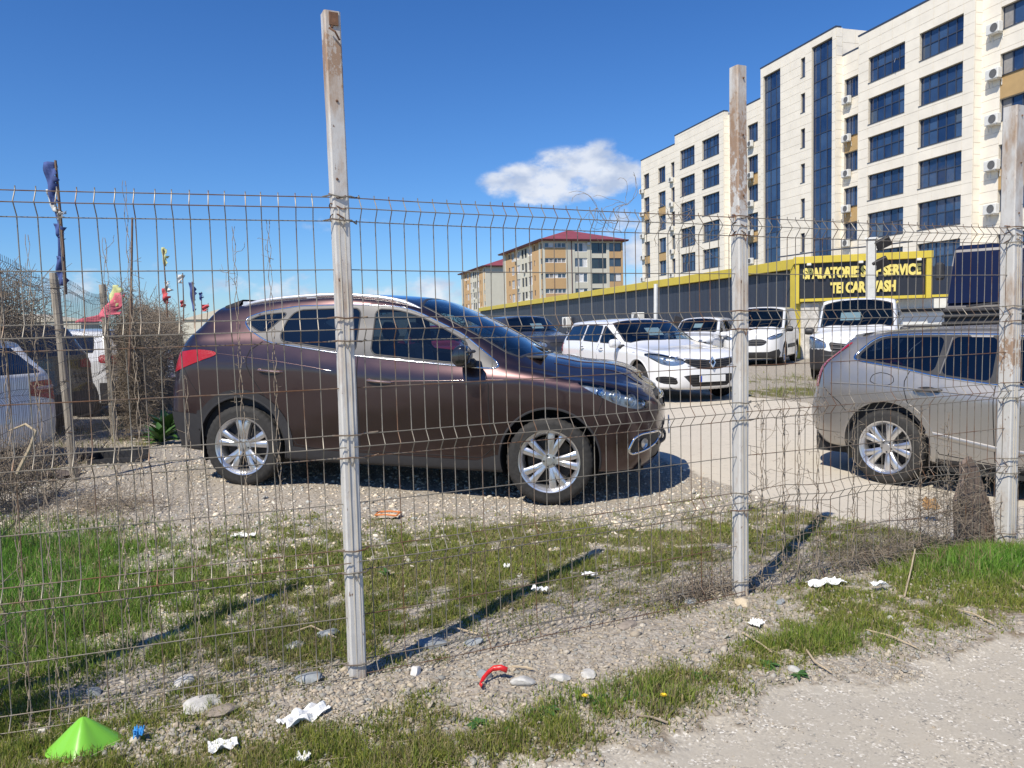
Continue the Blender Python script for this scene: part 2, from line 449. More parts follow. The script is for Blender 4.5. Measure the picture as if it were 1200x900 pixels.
def car_body(root, S, bodymat, regions, dx=.03, nr=66, nw=22, extra_mats=None):
    """splits the body surface into its panels, panes and lamps; every one becomes a part"""
    G = car_surface(S, dx, nr, nw)
    ns, nr_, _ = G.shape
    V = G.reshape(-1, 3).copy()
    I = np.arange(ns*nr_).reshape(ns, nr_)
    Q = np.stack([I[:-1, :-1], I[1:, :-1], I[1:, 1:], I[:-1, 1:]], -1).reshape(-1, 4)
    # orient outward
    n0 = np.cross(V[Q[:, 2]]-V[Q[:, 0]], V[Q[:, 3]]-V[Q[:, 1]])
    ok = np.linalg.norm(n0, axis=1) > 1e-9
    Q = Q[ok]; n0 = n0[ok]; C = V[Q].mean(1)
    flip = (n0 @ np.array([0, 1., 0]) * 1.0 < 0) & (C[:, 2] < 9)
    if np.median(n0[:, 1]) < 0: Q = Q[:, ::-1]
    def normals():
        fn = np.cross(V[Q[:, 2]]-V[Q[:, 0]], V[Q[:, 3]]-V[Q[:, 1]])
        vn = np.zeros_like(V)
        for k in range(4): np.add.at(vn, Q[:, k], fn)
        # mirror line: normals lie in the centre plane
        cen = np.abs(V[:, 1]) < 1e-6
        vn[cen, 1] = 0
        vn /= np.linalg.norm(vn, axis=1)[:, None]+1e-12
        fn = fn/(np.linalg.norm(fn, axis=1)[:, None]+1e-12)
        return fn, vn
    fn, vn = normals()
    vn_keep = vn.copy()
    rid = np.full(len(Q), -1); locked = np.zeros(len(V), bool)
    for ri, rg in enumerate(regions):
        poly = rg['poly']; d = rg['d']
        u, v, eu, ev, dv = proj2(C, d)
        m = (rid == -1) & inside(poly, u, v) & (fn @ dv > rg.get('nmin', .12))
        if 'xmin' in rg: m &= C[:, 0] > rg['xmin']
        if 'xmax' in rg: m &= C[:, 0] < rg['xmax']
        if 'zmin' in rg: m &= C[:, 2] > rg['zmin']
        rid[m] = ri
        a = np.zeros(len(V), bool); a[Q[m].ravel()] = True
        bb = np.zeros(len(V), bool); bb[Q[~m].ravel()] = True
        e = np.where(a & bb & ~locked)[0]
        if len(e) == 0: continue
        pu, pv, _, _, _ = proj2(V[e], d)
        qu, qv, dist = nearest_on(poly, pu, pv)
        lim = rg.get('snap', dx*1.1)
        k = dist < lim; e = e[k]; du = (qu-pu)[k]; dvv = (qv-pv)[k]
        mv = du[:, None]*eu + dvv[:, None]*ev
        nd = vn_keep[e] @ dv
        lam = -np.sum(vn_keep[e]*mv, 1)/np.where(np.abs(nd) < .3, .3*np.sign(nd+1e-9), nd)
        lam = np.clip(lam, -.03, .03)
        newp = V[e] + mv + lam[:, None]*dv
        cen = np.abs(V[e, 1]) < 1e-6
        newp[cen, 1] = 0
        V[e] = newp; locked[e] = True
    C = V[Q].mean(1)
    def emit(name, mask, mat, both=True, off=0.0, sides=True, label=None):
        if not mask.any(): return []
        q = Q[mask]; used = np.unique(q); mp_ = np.full(len(V), -1); mp_[used] = np.arange(len(used))
        v = V[used] + vn_keep[used]*off; nn = vn_keep[used]; f = mp_[q]
        res = []
        vm = v*np.array([1, -1, 1]); nm_ = nn*np.array([1, -1, 1]); fm = f[:, ::-1]
        touches = (np.abs(v[:, 1]) < 1e-5).any()
        if touches or both:
            cen = np.abs(v[:, 1]) < 1e-5
            idx = np.where(cen, np.arange(len(v)), len(v)+np.arange(len(v)))
            VV = np.vstack([v, vm]); FF = np.vstack([f, idx[fm]]); NN = np.vstack([nn, nm_])
            sets = [(VV, FF, NN)]
        else: sets = [(v, f, nn), (vm, fm, nm_)]
        for VV, FF, NN in sets:
            keep = np.unique(FF); rm = np.full(len(VV), -1); rm[keep] = np.arange(len(keep))
            VV, NN, FF = VV[keep], NN[keep], rm[FF]
            good = []
            for face in FF:
                g = list(dict.fromkeys(face.tolist()))
                if len(g) >= 3: good.append(g)
            me = bpy.data.meshes.new(name)
            me.from_pydata(VV.tolist(), [], good)
            me.polygons.foreach_set('use_smooth', [True]*len(me.polygons))
            me.materials.append(mat); me.update()
            if len(me.vertices) == len(NN):
                me.normals_split_custom_set_from_vertices([tuple(x) for x in NN])
            o = bpy.data.objects.new(name, me); COL.objects.link(o); o.parent = root
            if label: o['label'] = label
            res.append(o)
        return res
    parts = {}
    parts['body'] = emit('body', rid == -1, bodymat)
    for ri, rg in enumerate(regions):
        if rg.get('mat') is None: continue
        parts.setdefault(rg['name'], []).extend(emit(rg['name'], rid == ri, rg['mat'], rg.get('merge', False), rg.get('off', 0), label=rg.get('label')))
        if 'back' in rg:
            for o in emit(rg.get('backname', 'reflector'), rid == ri, rg['back'], rg.get('merge', False), rg.get('backoff', -.04)):
                o.parent = parts[rg['name']][min(len(parts[rg['name']])-1, 0)]
    tris = []
    for q in Q: tris.append(tuple(q))
    VB = [Vector(p) for p in V.tolist()]
    bvh = BVHTree.FromPolygons(VB, tris)
    parts['bvh'] = bvh
    return parts

def hit(bvh, u, v, d):
    if d == 'side': o, dr = Vector((u, 3, v)), Vector((0, -1, 0))
    elif d == 'top': o, dr = Vector((u, v, 4)), Vector((0, 0, -1))
    elif d == 'front': o, dr = Vector((9, u, v)), Vector((-1, 0, 0))
    else: o, dr = Vector((-5, u, v)), Vector((1, 0, 0))
    r = bvh.ray_cast(o, dr)
    if r[0] is None: return None, None
    n = r[1]
    if n.dot(dr) > 0: n = -n
    return r[0], n
def strip(root, bvh, name, pts, d, w_, mat, lift=.0015, close=False, mirror=True, step=.04, thick=.0, single=False):
    """a band laid on the body along a line"""
    P = list(pts) + ([pts[0]] if close else [])
    L = []
    for i in range(len(P)-1):
        a, b = P[i], P[i+1]; n = max(1, int(math.dist(a, b)/step))
        L += [(a[0]+(b[0]-a[0])*k/n, a[1]+(b[1]-a[1])*k/n) for k in range(n)]
    if not close: L.append(P[-1])
    H = []
    for u, v in L:
        p, n = hit(bvh, u, v, d)
        if p is not None: H.append((p, n))
    if len(H) < 2: return None
    m = len(H); vs = []; fs = []
    for i, (p, n) in enumerate(H):
        a = H[(i-1) % m][0] if (close or i > 0) else p; b = H[(i+1) % m][0] if (close or i < m-1) else p
        t_ = (b-a)
        if t_.length < 1e-6: t_ = Vector((1, 0, 0))
        t_.normalize(); s_ = n.cross(t_)
        if s_.length < 1e-6: s_ = Vector((0, 0, 1))
        s_.normalize()
        th = max(thick, 0.0005)
        vs += [p-s_*w_/2-n*.002, p-s_*w_/2*.8+n*(lift+th), p+s_*w_/2*.8+n*(lift+th), p+s_*w_/2-n*.002]
    for i in range(m if close else m-1):
        j = (i+1) % m
        for k in range(3): fs.append((i*4+k, i*4+k+1, j*4+k+1, j*4+k))
    res = []
    sets = [vs] + ([[Vector((v.x, -v.y, v.z)) for v in vs]] if mirror else [])
    if single and mirror:
        b = MB(); b.add(vs, fs); b.add(sets[1], [f[::-1] for f in fs]); return b.build(name, mat, root, smooth=True)
    for si, vv in enumerate(sets):
        res.append(obj_from(name, vv, fs if si == 0 else [f[::-1] for f in fs], mat, root, smooth=True))
    return res

def wheel_meshes(r, rimr, wd, style):
    """tyre, rim, hub meshes with axis along y, outside towards +y"""
    h = wd/2
    prof = [(rimr-.005, -h*.82), (rimr+.012, -h*.93), (rimr+(r-rimr)*.5, -h*1.02), (r-.03, -h*.97), (r-.008, -h*.84), (r, -h*.72), (r, -h*.36), (r-.008, -h*.34), (r-.008, -h*.28), (r+.001, -h*.26), (r+.001, h*.02), (r-.008, h*.04), (r-.008, h*.1), (r+.001, h*.12), (r, h*.36), (r-.008, h*.38), (r-.008, h*.44), (r, h*.46), (r, h*.72), (r-.008, h*.84), (r-.03, h*.97), (rimr+(r-rimr)*.5, h*1.02), (rimr+.02, h*.96), (rimr+.014, h*.98), (rimr+.008, h*.93), (rimr-.005, h*.82)]
    n = 132; vs = []; fs = []
    for i, (rr, hh) in enumerate(prof):
        for k in range(n):
            a = 2*PI*k/n; q = rr
            if rr > r-.012 and abs(hh) > h*.4: q -= .005 if (k % 3 == 0) else 0
            elif rr > r-.004 and (k+2) % 4 == 0: q -= .004
            elif rr > r-.035 and abs(hh) > h*.9: q -= .002 if (k % 3 == 0) else 0
            vs.append((q*math.cos(a), hh, q*math.sin(a)))
    m = len(prof)
    fs = [(i*n+k, i*n+(k+1) % n, (i+1)*n+(k+1) % n, (i+1)*n+k) for i in range(m-1) for k in range(n)]
    tyre = MB(); tyre.add(vs, fs)
    rim = MB()
    R_ = rimr
    rim.lathe([(R_-.004, -h*.8), (R_-.03, -h*.6), (R_-.035, h*.3), (R_-.022, h*.72), (R_-.012, h*.80), (R_-.004, h*.93), (R_+.008, h*.97), (R_+.010, h*.90)], 60, 'y')
    rc = .062 if style != 'cover' else .05
    yo = h*.66                                     # hub face
    rim.lathe([(0.001, yo+.004), (.030, yo+.004), (.032, yo-.002), (rc, yo-.004), (rc+.012, yo-.03), (rc+.01, yo-.08)], 40, 'y')
    def spoke(a, wi, wo, skew=0.0, depth=.045, rin=.05, rout=None):
        rout = rout or R_-.016
        sec = []
        for q in (0, .25, .55, .8, 1):
            rr = rin+(rout-rin)*q; ww = wi+(wo-wi)*q
            yy = yo - .006 + (h*.80-yo)*q + .010*math.sin(PI*q)
            aa = a + skew*q
            ca, sa = math.cos(aa), math.sin(aa); tx, tz = -sa, ca
            def P(t_, y_): return (rr*ca+tx*t_, y_, rr*sa+tz*t_)
            sec.append([P(-ww/2, yy-depth), P(-ww/2, yy-.010), P(-ww/2*.5, yy), P(ww/2*.5, yy), P(ww/2, yy-.010), P(ww/2, yy-depth)])
        vv = [p for s_ in sec for p in s_]; ff = []
        for i in range(len(sec)-1):
            for k in range(5): ff.append((i*6+k, i*6+k+1, (i+1)*6+k+1, (i+1)*6+k))
        rim.add(vv, ff)
    if style == 'twin':
        for k in range(5):
            a = PI/2 + 2*PI*k/5
            spoke(a-.16, .040, .062, -.055, .05); spoke(a+.16, .040, .062, .055, .05)
    elif style == 'broad':
        for k in range(5):
            a = PI/2+.35 + 2*PI*k/5
            spoke(a-.13, .042, .066, -.10, .05); spoke(a+.13, .042, .066, .10, .05)
    elif style == 'multi':
        for k in range(7): spoke(2*PI*k/7, .036, .040, 0, .04)
    else:
        for k in range(9): spoke(2*PI*k/9, .03, .085, .1, .02)
    hub = MB()
    hub.lathe([(0.001, -h*.1), (R_*.78, -h*.1), (R_*.78, -h*.35), (0.001, -h*.35)], 36, 'y')
    hub.lathe([(0.001, yo-.07), (.07, yo-.07), (.07, -h*.2)], 24, 'y')
    bolts = []
    for k in range(5):
        q_ = MB(); bolts.append(q_)
        a = PI/2 + PI/5 + 2*PI*k/5
        cx, cz = .047*math.cos(a), .047*math.sin(a)
        q_.lathe([(.0, yo+.002), (.008, yo+.002), (.0085, yo-.012)], 6, 'y', (cx, 0, cz))
    return tyre, rim, hub, bolts
WHEEL_CACHE = {}
def add_wheel(root, x, y, r, rimr, wd, style, side, spin=0.0, steer=0.0, covermat=None):
    key = (r, rimr, wd, style)
    if key not in WHEEL_CACHE:
        ty, ri, hu, bo = wheel_meshes(r, rimr, wd, style)
        w_ = hu.build('wheel', MT['alloy_dark'], None)
        a = ty.build('tyre', MT['rubber'], w_, smooth=True)
        c = ri.build('rim', covermat or MT['alloy'], w_, smooth=True)
        for q_ in bo: q_.build('lug_nut', MT['plastic'], w_)
        WHEEL_CACHE[key] = w_; o = w_
    else: o = dup(WHEEL_CACHE[key])
    o.parent = root; o.location = (x, y, r)
    o.rotation_euler = (0, spin, (PI if side < 0 else 0)+steer)
    return o

def seats(root, x0, zf, w_=.52, rows=((0, 2), (.85, 3)), sc=1.0, mat=None):
    mat = mat or MT['seat']
    for dx_, n in rows:
        if n == 2:
            for s in (-1, 1):
                b = MB(); yy = s*.37*sc
                b.box(x0-dx_-.25, x0-dx_+.28, yy-.25, yy+.25, zf+.18, zf+.34, bev=.05)
                T = Matrix.Translation((x0-dx_-.24, yy, zf+.30)) @ Matrix.Rotation(R(-16), 4, 'Y')
                b.box(-.07, .07, -.24, .24, 0, .58, T, bev=.05)
                b.box(-.05, .05, -.13, .13, .62, .80, T, bev=.045)
                b.box(-.012, .012, -.07, -.05, .55, .66, T); b.box(-.012, .012, .05, .07, .55, .66, T)
                b.build('seat', mat, root, smooth=True)
        else:
            b = MB()
            b.box(x0-dx_-.25, x0-dx_+.25, -.62*sc, .62*sc, zf+.2, zf+.36, bev=.05)
            T = Matrix.Translation((x0-dx_-.26, 0, zf+.32)) @ Matrix.Rotation(R(-20), 4, 'Y')
            b.box(-.07, .07, -.62*sc, .62*sc, 0, .56, T, bev=.05)
            for yy in (-.4*sc, 0, .4*sc): b.box(-.045, .045, yy-.12, yy+.12, .56, .72, T, bev=.04)
            b.build('rear_bench', mat, root, smooth=True)

def wheel_well(root, cx, r, arch, hw, inner=.34):
    n = 30
    for s in (-1, 1):
        b = MB(); vs = []; y0, y1 = s*(hw*.985), s*(hw-inner)
        pts = [(cx+arch*math.cos(R(a)), r+arch*math.sin(R(a))) for a in np.linspace(-25, 205, n+1)]
        for x_, z_ in pts: vs += [(x_, s*hw*.95, z_), (x_, y1, z_)]
        fs = [(2*i, 2*i+1, 2*i+3, 2*i+2) for i in range(n)]
        b.add(vs, fs)
        b.add([(x_, y1, z_) for x_, z_ in pts], [tuple(range(n+1))])
        b.build('wheel_well', MT['underbody'], root, fixn=False)
def arch_lip(root, parts_bvh, cx, cz, ra, mat, name, width=.03, a0=-14, a1=194, inward=.06, lift=.006):
    """rim round the wheel opening: outer band on the body plus a return into the wheel well"""
    b = MB(); n = 44
    ring = []
    for i in range(n+1):
        a = R(a0+(a1-a0)*i/n)
        u1, v1 = cx+(ra+width)*math.cos(a), cz+(ra+width)*math.sin(a)
        u0, v0 = cx+(ra+.010)*math.cos(a), cz+(ra+.010)*math.sin(a)
        p1, n1 = hit(parts_bvh, u1, v1, 'side'); p0, n0 = hit(parts_bvh, u0, v0, 'side')
        if p1 is None: continue
        if p0 is None: p0 = Vector((u0, p1.y-.003, v0))
        pin = Vector((cx+ra*math.cos(a), p0.y+lift, cz+ra*math.sin(a)))
        ring.append([Vector((u1, p1.y-.003, v1)), Vector((u1-(u1-cx)*.01, p1.y+lift, v1)), Vector((u0, p0.y+lift+.002, v0)), pin, Vector((pin.x, pin.y-inward, pin.z))])
    for s in (-1, 1):
        vs = [Vector((p.x, p.y*s, p.z)) for q in ring for p in q]; fs = []
        for i in range(len(ring)-1):
            for k in range(4): fs.append((i*5+k, i*5+k+1, (i+1)*5+k+1, (i+1)*5+k))
        b2 = MB(); b2.add(vs, fs if s > 0 else [f[::-1] for f in fs]); b2.build(name, mat, root, smooth=True, fixn=False)

def underbody(root, S, zb, wb, ra):
    hw = S['hw']; b = MB()
    x0 = min(p[1] for p in S['tail'])+.18; x1 = max(p[1] for p in S['nose'])-.18
    b.box(x0, x1, -hw+.36, hw-.36, zb+.03, zb+.30)
    b.box(ra+.06, wb-ra-.06, -hw*.93, hw*.93, zb+.012, zb+.25)
    b.box(x0+.02, -ra-.06, -hw*.80, hw*.80, zb+.05, zb+.3)
    b.box(wb+ra+.06, x1-.02, -hw*.74, hw*.74, zb+.03, zb+.3)
    b.build('underbody', MT['underbody'], root)
def cabin(root, S, x0, x1, zf, zd, hw):
    b = MB()
    b.box(x0, x1, -hw*.86, hw*.86, zf, zf+.06)                                     # floor
    b.box(x1-.10, x1+.30, -hw*.84, hw*.84, zf+.05, zd, bev=.05)                     # dashboard
    for s in (-1, 1):
        b.box(x0, x1, s*hw*.88-.02, s*hw*.88+.02, zf, zd-.06)                       # door cards
    T = Matrix.Translation((x1-.22, .37, zd-.06)) @ Matrix.Rotation(R(-65), 4, 'Y')
    b2 = MB()
    for i in range(20):
        pass
    ring = [(.18*math.cos(a), .18*math.sin(a), 0) for a in np.linspace(0, 2*PI, 25)]
    b.tube([T @ Vector(p) for p in ring], .016, 6, caps=False)
    b.box(-.17, .17, -.02, .02, -.01, .01, T)
    return b.build('cabin', MT['interior'], root)

def mirror(root, x, y, z, mat, mat2, s=1.0, tilt=0, glassm=None):
    for sg in (-1, 1):
        b = MB()
        pr = [(-.07, .0), (-.075, .05), (-.05, .115), (.02, .14), (.07, .10), (.085, .03), (.05, -.035), (-.03, -.05)]
        n = len(pr); vs = []; fs = []
        secs = [(0.0, .55, 0), (.03, .88, .0), (.10, 1.0, 0), (.19, .97, 0), (.225, .75, -.0)]
        for yy, sc_, _ in secs:
            for (px_, pz_) in pr: vs.append((x+px_*sc_*s, sg*(y+yy*s), z+(.03+(pz_-.04)*sc_)*s))
        for i in range(len(secs)-1):
            for k in range(n): fs.append((i*n+k, i*n+(k+1) % n, (i+1)*n+(k+1) % n, (i+1)*n+k))
        fs += [tuple(range(n)), tuple((len(secs)-1)*n+k for k in range(n))]
        b.add(vs, fs)
        o = b.build('wing_mirror', mat, root, smooth=True); sm = o.modifiers.new('round', 'SUBSURF'); sm.levels = sm.render_levels = 2
        o.data.shade_smooth()
        st = MB(); st.box(x-.02, x+.08, min(sg*(y-.07), sg*(y+.05)), max(sg*(y-.07), sg*(y+.05)), z-.06*s, z+.01, bev=.02)
        st.build('mirror_foot', mat2, o, smooth=True)

def handle(root, bvh, x, z, mat, dark, L=.20, tilt=0.0):
    p, n = hit(bvh, x, z, 'side')
    if p is None: return
    for sg in (-1, 1):
        b = MB()
        pts = [(x-L/2, p.y-.005, z+tilt*-L/2), (x-L*.42, p.y+.022, z-tilt*L*.42), (x-L*.2, p.y+.034, z-tilt*L*.2), (x+L*.2, p.y+.034, z+tilt*L*.2), (x+L*.42, p.y+.022, z+tilt*L*.42), (x+L/2, p.y-.005, z+tilt*L/2)]
        b.tube([(a, sg*c, d) for a, c, d in pts], [.009, .011, .012, .012, .011, .009], 8)
        o = b.build('door_handle', mat, root, smooth=True)
        c2 = MB(); m_ = 16
        vs = [(x, sg*(p.y+.004), z-.005)]+[(x+L*.42*math.cos(2*PI*k/m_), sg*(p.y+.003), z-.005+.036*math.sin(2*PI*k/m_)) for k in range(m_)]
        c2.add(vs, [(0, 1+k, 1+(k+1) % m_) for k in range(m_)])
        c2.build('handle_recess', dark, o)
# ground height: the lot lies almost flat and rises a little at the back
def gz(x, y):
    x = np.asarray(x, float); y = np.asarray(y, float)
    z = .10*np.clip((y-15.5)/7, 0, 1)**2*(3-2*np.clip((y-15.5)/7, 0, 1))
    z = z + .09*np.clip((x+1)/2.5, 0, 1)*np.clip((y-10.5)/2.5, 0, 1)*np.clip((20-y)/5, 0, 1)
    z = z + .06*np.exp(-(((x+2.6)/1.6)**2+((y-7.1)/1.6)**2)) - .075*np.exp(-(((x-.4)/1.5)**2+((y-6.6)/1.3)**2))
    z = z - .135*np.exp(-(((x-4.0)/1.5)**2+((y-7.0)/1.7)**2)) - .06*np.exp(-(((x-5.2)/1.5)**2+((y-5.2)/1.2)**2))
    return z
def gzf(x, y): return float(gz(x, y))

def finish_car(root, S, parts, wb, r, rimr, wd, style, archr, archmat, archname='arch_trim', archw=.03, dx=.03, seats_=True, zf=.34, x_seat=None, covermat=None, steer=0, inset=.02, lod=0):
    hw = S['hw']
    for cx in (0, wb): wheel_well(root, cx, r+.02, archr+.004, hw)
    underbody(root, S, zb=S['zb'], wb=wb, ra=archr)
    for cx in (0, wb): arch_lip(root, parts['bvh'], cx, r+.02, archr, archmat, archname, archw)
    for i, (cx, s) in enumerate(((0, -1), (0, 1), (wb, -1), (wb, 1))):
        add_wheel(root, cx, s*(hw-wd/2-inset), r, rimr, wd, style, s, spin=.5*i, steer=(steer if cx else 0), covermat=covermat)
    if seats_:
        xs = x_seat if x_seat is not None else wb*.52
        seats(root, xs, zf)
        cabin(root, S, -.45, S['xdash'], zf, S['zdash'], hw)

def place(root, px, py, pz, yaw, pitch=0):
    root.matrix_world = Matrix.Translation((px, py, pz)) @ Matrix.Rotation(yaw, 4, 'Z') @ Matrix.Rotation(pitch, 4, 'Y')
    root.location = (px, py, pz); root.rotation_euler = (0, pitch, yaw)

def plate(root, x, y, z, ry, w_=.50, h_=.11, band=True, sgn=1, name='number_plate'):
    b = MB(); T = Matrix.Translation((x, y, z)) @ Matrix.Rotation(ry, 4, 'Y')
    b.box(-.006, .006, -w_/2, w_/2, -h_/2, h_/2, T, bev=.003)
    o = b.build(name, MT['white_plastic'], root)
    if band:
        c = MB(); c.box(-.0075*(sgn < 0)-.0, .0075, (-w_/2+.004), -w_/2+.045, -h_/2+.004, h_/2-.004, T) if sgn > 0 else c.box(-.0075, 0, w_/2-.045, w_/2-.004, -h_/2+.004, h_/2-.004, T)
        c.build('plate_band', MT['blue_band'], o)
    return o

# ---- 1. the brown SUV in front
def brown_suv():
    hw = .955; r = .362; wb = 2.769
    Rr = np.array([-2.446, 6.80, .051]); u = np.array([2.718, -.52, -.119]); u /= np.linalg.norm(u)
    nrm = np.array([-.188, -.982, 0])
    c = Rr - nrm*hw
    root = empty('parked_car', label='bronze brown SUV with roof rails and alloy wheels parked just behind the wire fence', cat='car', group='cars parked in the lot')
    place(root, c[0], c[1], c[2], math.atan2(u[1], u[0]), -math.asin(u[2]))
    S = dict(hw=hw, xt=-.34, xf=2.95, zb=.24, ybelt=.955, lower=.955, pn=2.7, pt=3.2, smooth=3,
        floor=[(-1, .30), (-.4, .28), (.4, .235), (2.4, .225), (3.1, .27), (3.7, .31)],
        shoulder=[(-.9, 1.02), (-.2, 1.04), (.5, 1.05), (1.2, 1.0), (1.9, .985), (2.5, 1.0), (3.0, .93), (3.6, .80)],
        belt=[(-.9, 1.22), (-.3, 1.275), (.3, 1.265), (1.05, 1.205), (1.9, 1.145), (2.3, 1.115), (2.6, 1.09), (2.95, 1.03), (3.4, .92)],
        edge=[(-.7, 1.54, .70), (-.34, 1.570, .71), (-.1, 1.612, .725), (.38, 1.674, .74), (.825, 1.70, .745), (1.1, 1.688, .748), (1.4, 1.65, .755), (1.65, 1.575, .77), (1.9, 1.465, .79), (2.1, 1.37, .81), (2.33, 1.245, .83), (2.5, 1.17, .835), (2.7, 1.125, .82), (2.95, 1.07, .79), (3.3, .975, .75)],
        top=[(-.5, 1.64), (-.2, 1.678), (.2, 1.728), (.6, 1.752), (1.1, 1.748), (1.4, 1.735), (1.6, 1.705), (1.8, 1.635), (2.06, 1.53), (2.35, 1.385), (2.58, 1.255), (2.66, 1.225), (2.8, 1.205), (3.05, 1.150), (3.3, 1.075)],
        nose=[(.26, 3.56), (.32, 3.64), (.42, 3.69), (.62, 3.715), (.76, 3.71), (.85, 3.68), (.93, 3.64), (.99, 3.57), (1.02, 3.50)],
        znose=[.27, .31, .50, .74, .84, .89, .93, .985, 1.005, 1.015],
        tail=[(.28, -.74), (.36, -.84), (.50, -.90), (.62, -.92), (.84, -.91), (.92, -.86), (1.05, -.845), (1.18, -.81), (1.30, -.73), (1.55, -.46), (1.62, -.42), (1.72, -.36)],
        ztail=[.30, .36, .62, 1.0, 1.22, 1.40, 1.55, 1.60, 1.625, 1.63], xdash=2.08, zdash=1.12)
    P = MT
    bodym = paint('bronze brown paint', (.070, .041, .043), metal=.88, rough=.27, dirt=.16, dirtc=(.12, .10, .09))
    front_glass = [(1.197, 1.604), (1.379, 1.597), (1.50, 1.570), (1.619, 1.534), (1.857, 1.424), (2.053, 1.318), (2.0, 1.158), (1.886, 1.160), (1.198, 1.212)]
    rear_glass = [(.342, 1.31), (.36, 1.44), (.40, 1.52), (.471, 1.582), (.876, 1.603), (1.06, 1.605), (1.06, 1.222), (.882, 1.244)]
    quarter = [(-.016, 1.468), (.05, 1.505), (.129, 1.535), (.386, 1.561), (.29, 1.47), (.185, 1.366), (.07, 1.415)]
    chrome = [(-.045, 1.490), (.02, 1.525), (.144, 1.565), (.471, 1.617), (.876, 1.634), (1.1, 1.636), (1.378, 1.628), (1.52, 1.60), (1.645, 1.553), (1.988, 1.400), (2.326, 1.155), (2.314, 1.118), (2.198, 1.12), (1.86, 1.140), (1.054, 1.196), (.638, 1.245), (.242, 1.295), (.012, 1.410)]
    wsc = [(1.52, -.02), (1.50, .30), (1.56, .645), (1.75, .685), (2.05, .725), (2.36, .745), (2.46, .72), (2.56, .45), (2.62, .2), (2.63, -.02)]
    sunroof = [(.70, -.02), (.70, .52), (1.47, .55), (1.47, -.02)]
    rearw = [(-.02, 1.30), (.60, 1.30), (.56, 1.56), (-.02, 1.575)]
    head = [(2.955, 1.030), (3.06, 1.028), (3.18, 1.005), (3.32, .975), (3.45, .925), (3.545, .875), (3.575, .83), (3.54, .80), (3.46, .81), (3.36, .835), (3.25, .878), (3.14, .935), (3.05, .985)]
    tail = [(-.85, 1.13), (-.70, 1.18), (-.606, 1.19), (-.441, 1.217), (-.30, 1.21), (-.22, 1.19), (-.25, 1.165), (-.339, 1.136), (-.518, 1.068), (-.60, 1.035), (-.70, 1.00), (-.85, .98)]
    fog = [(3.405, .43), (3.43, .52), (3.478, .598), (3.60, .605), (3.68, .60), (3.66, .53), (3.60, .475), (3.494, .440)]
    grille = [(-.02, .80), (-.02, .955), (.42, .945), (.50, .90), (.40, .82)]
    intake = [(-.02, .36), (-.02, .62), (.50, .62), (.62, .50), (.56, .36)]
    hubz = r+.01
    ra = .415
    regs = [dict(name='wheel_opening', d='side', poly=circle_poly(0, r+.02, ra, a0=-70, a1=250), mat=None),
            dict(name='wheel_opening', d='side', poly=circle_poly(wb, r+.02, ra, a0=-70, a1=250), mat=None),
            dict(name='side_window', d='side', poly=round_poly(front_glass), mat=P['glass']),
            dict(name='side_window', d='side', poly=round_poly(rear_glass), mat=P['glass_dark']),
            dict(name='side_window', d='side', poly=round_poly(quarter), mat=P['glass_dark']),
            dict(name='window_frame', d='side', poly=round_poly(chrome), mat=P['satin'], off=.003),
            dict(name='windscreen', d='top', poly=wsc, mat=P['glass'], merge=True, nmin=.2),
            dict(name='sunroof', d='top', poly=sunroof, mat=P['glass_dark'], merge=True, zmin=1.6),
            dict(name='rear_window', d='rear', poly=rearw, mat=P['glass_dark'], merge=True, xmax=.1),
            dict(name='headlight', d='side', poly=round_poly(head), mat=P['lens'], back=P['chrome_dark'], backname='reflector', backoff=-.035, nmin=.05, xmin=2.5),
            dict(name='tail_light', d='side', poly=round_poly(tail), mat=P['red_lamp'], off=.006, nmin=.03, xmax=0),
            dict(name='fog_light_surround', d='side', poly=round_poly(fog), mat=P['plastic'], off=-.004, nmin=.02, xmin=3),
            dict(name='grille', d='front', poly=grille, mat=P['plastic'], merge=True, xmin=3.2, off=-.01),
            dict(name='lower_intake', d='front', poly=intake, mat=P['plastic'], merge=True, xmin=3.2, off=-.01),
            dict(name='bumper_trim', d='side', poly=[(-2, 0), (-2, .640), (-.45, .640), (-.30, .52), (-.3, 0)], mat=P['plastic_grey'], off=.004, nmin=-.2, xmax=-.2),
            dict(name='sill_trim', d='side', poly=[(.25, 0), (.25, .50), (.47, .385), (.8, .36), (2.15, .34), (2.33, .40), (2.5, .5), (2.5, 0)], mat=P['plastic_grey'], off=.004, nmin=-.2),
            dict(name='arch_trim', d='side', poly=circle_poly(0, r+.02, ra+.075, a0=-70, a1=250), mat=P['plastic_grey'], off=.006),
            ]
    parts = car_body(root, S, bodym, regs, dx=.026, nr=84, nw=30)
    bvh = parts['bvh']
    finish_car(root, S, parts, wb, r, .252, .215, 'twin', ra, P['plastic_grey'], archw=.018, zf=.42, x_seat=1.62, inset=.005)
    # chrome line round the windows, shut lines, crease
    strip(root, bvh, 'window_moulding', round_poly(chrome), 'side', .014, P['chrome'], .005, close=True)
    for g in (front_glass, rear_glass, quarter): strip(root, bvh, 'window_seal', round_poly(g), 'side', .014, P['plastic'], .0045, close=True)
    strip(root, bvh, 'windscreen_seal', [(1.54, .02), (1.53, .35), (1.575, .645), (1.75, .69), (2.05, .73), (2.37, .752), (2.48, .72), (2.57, .45), (2.63, .2), (2.64, .02)], 'top', .03, P['plastic'], .003)
    dk = P['gap']
    strip(root, bvh, 'door_gap', [(.19, 1.30), (.08, 1.22), (.05, 1.14), (.06, 1.08), (.10, 1.0), (.156, .918), (.24, .80), (.33, .70), (.40, .60), (.44, .50)], 'side', .010, dk, .001)
    strip(root, bvh, 'door_gap', [(1.085, 1.20), (1.09, 1.0), (1.10, .8), (1.115, .39)], 'side', .010, dk, .001)
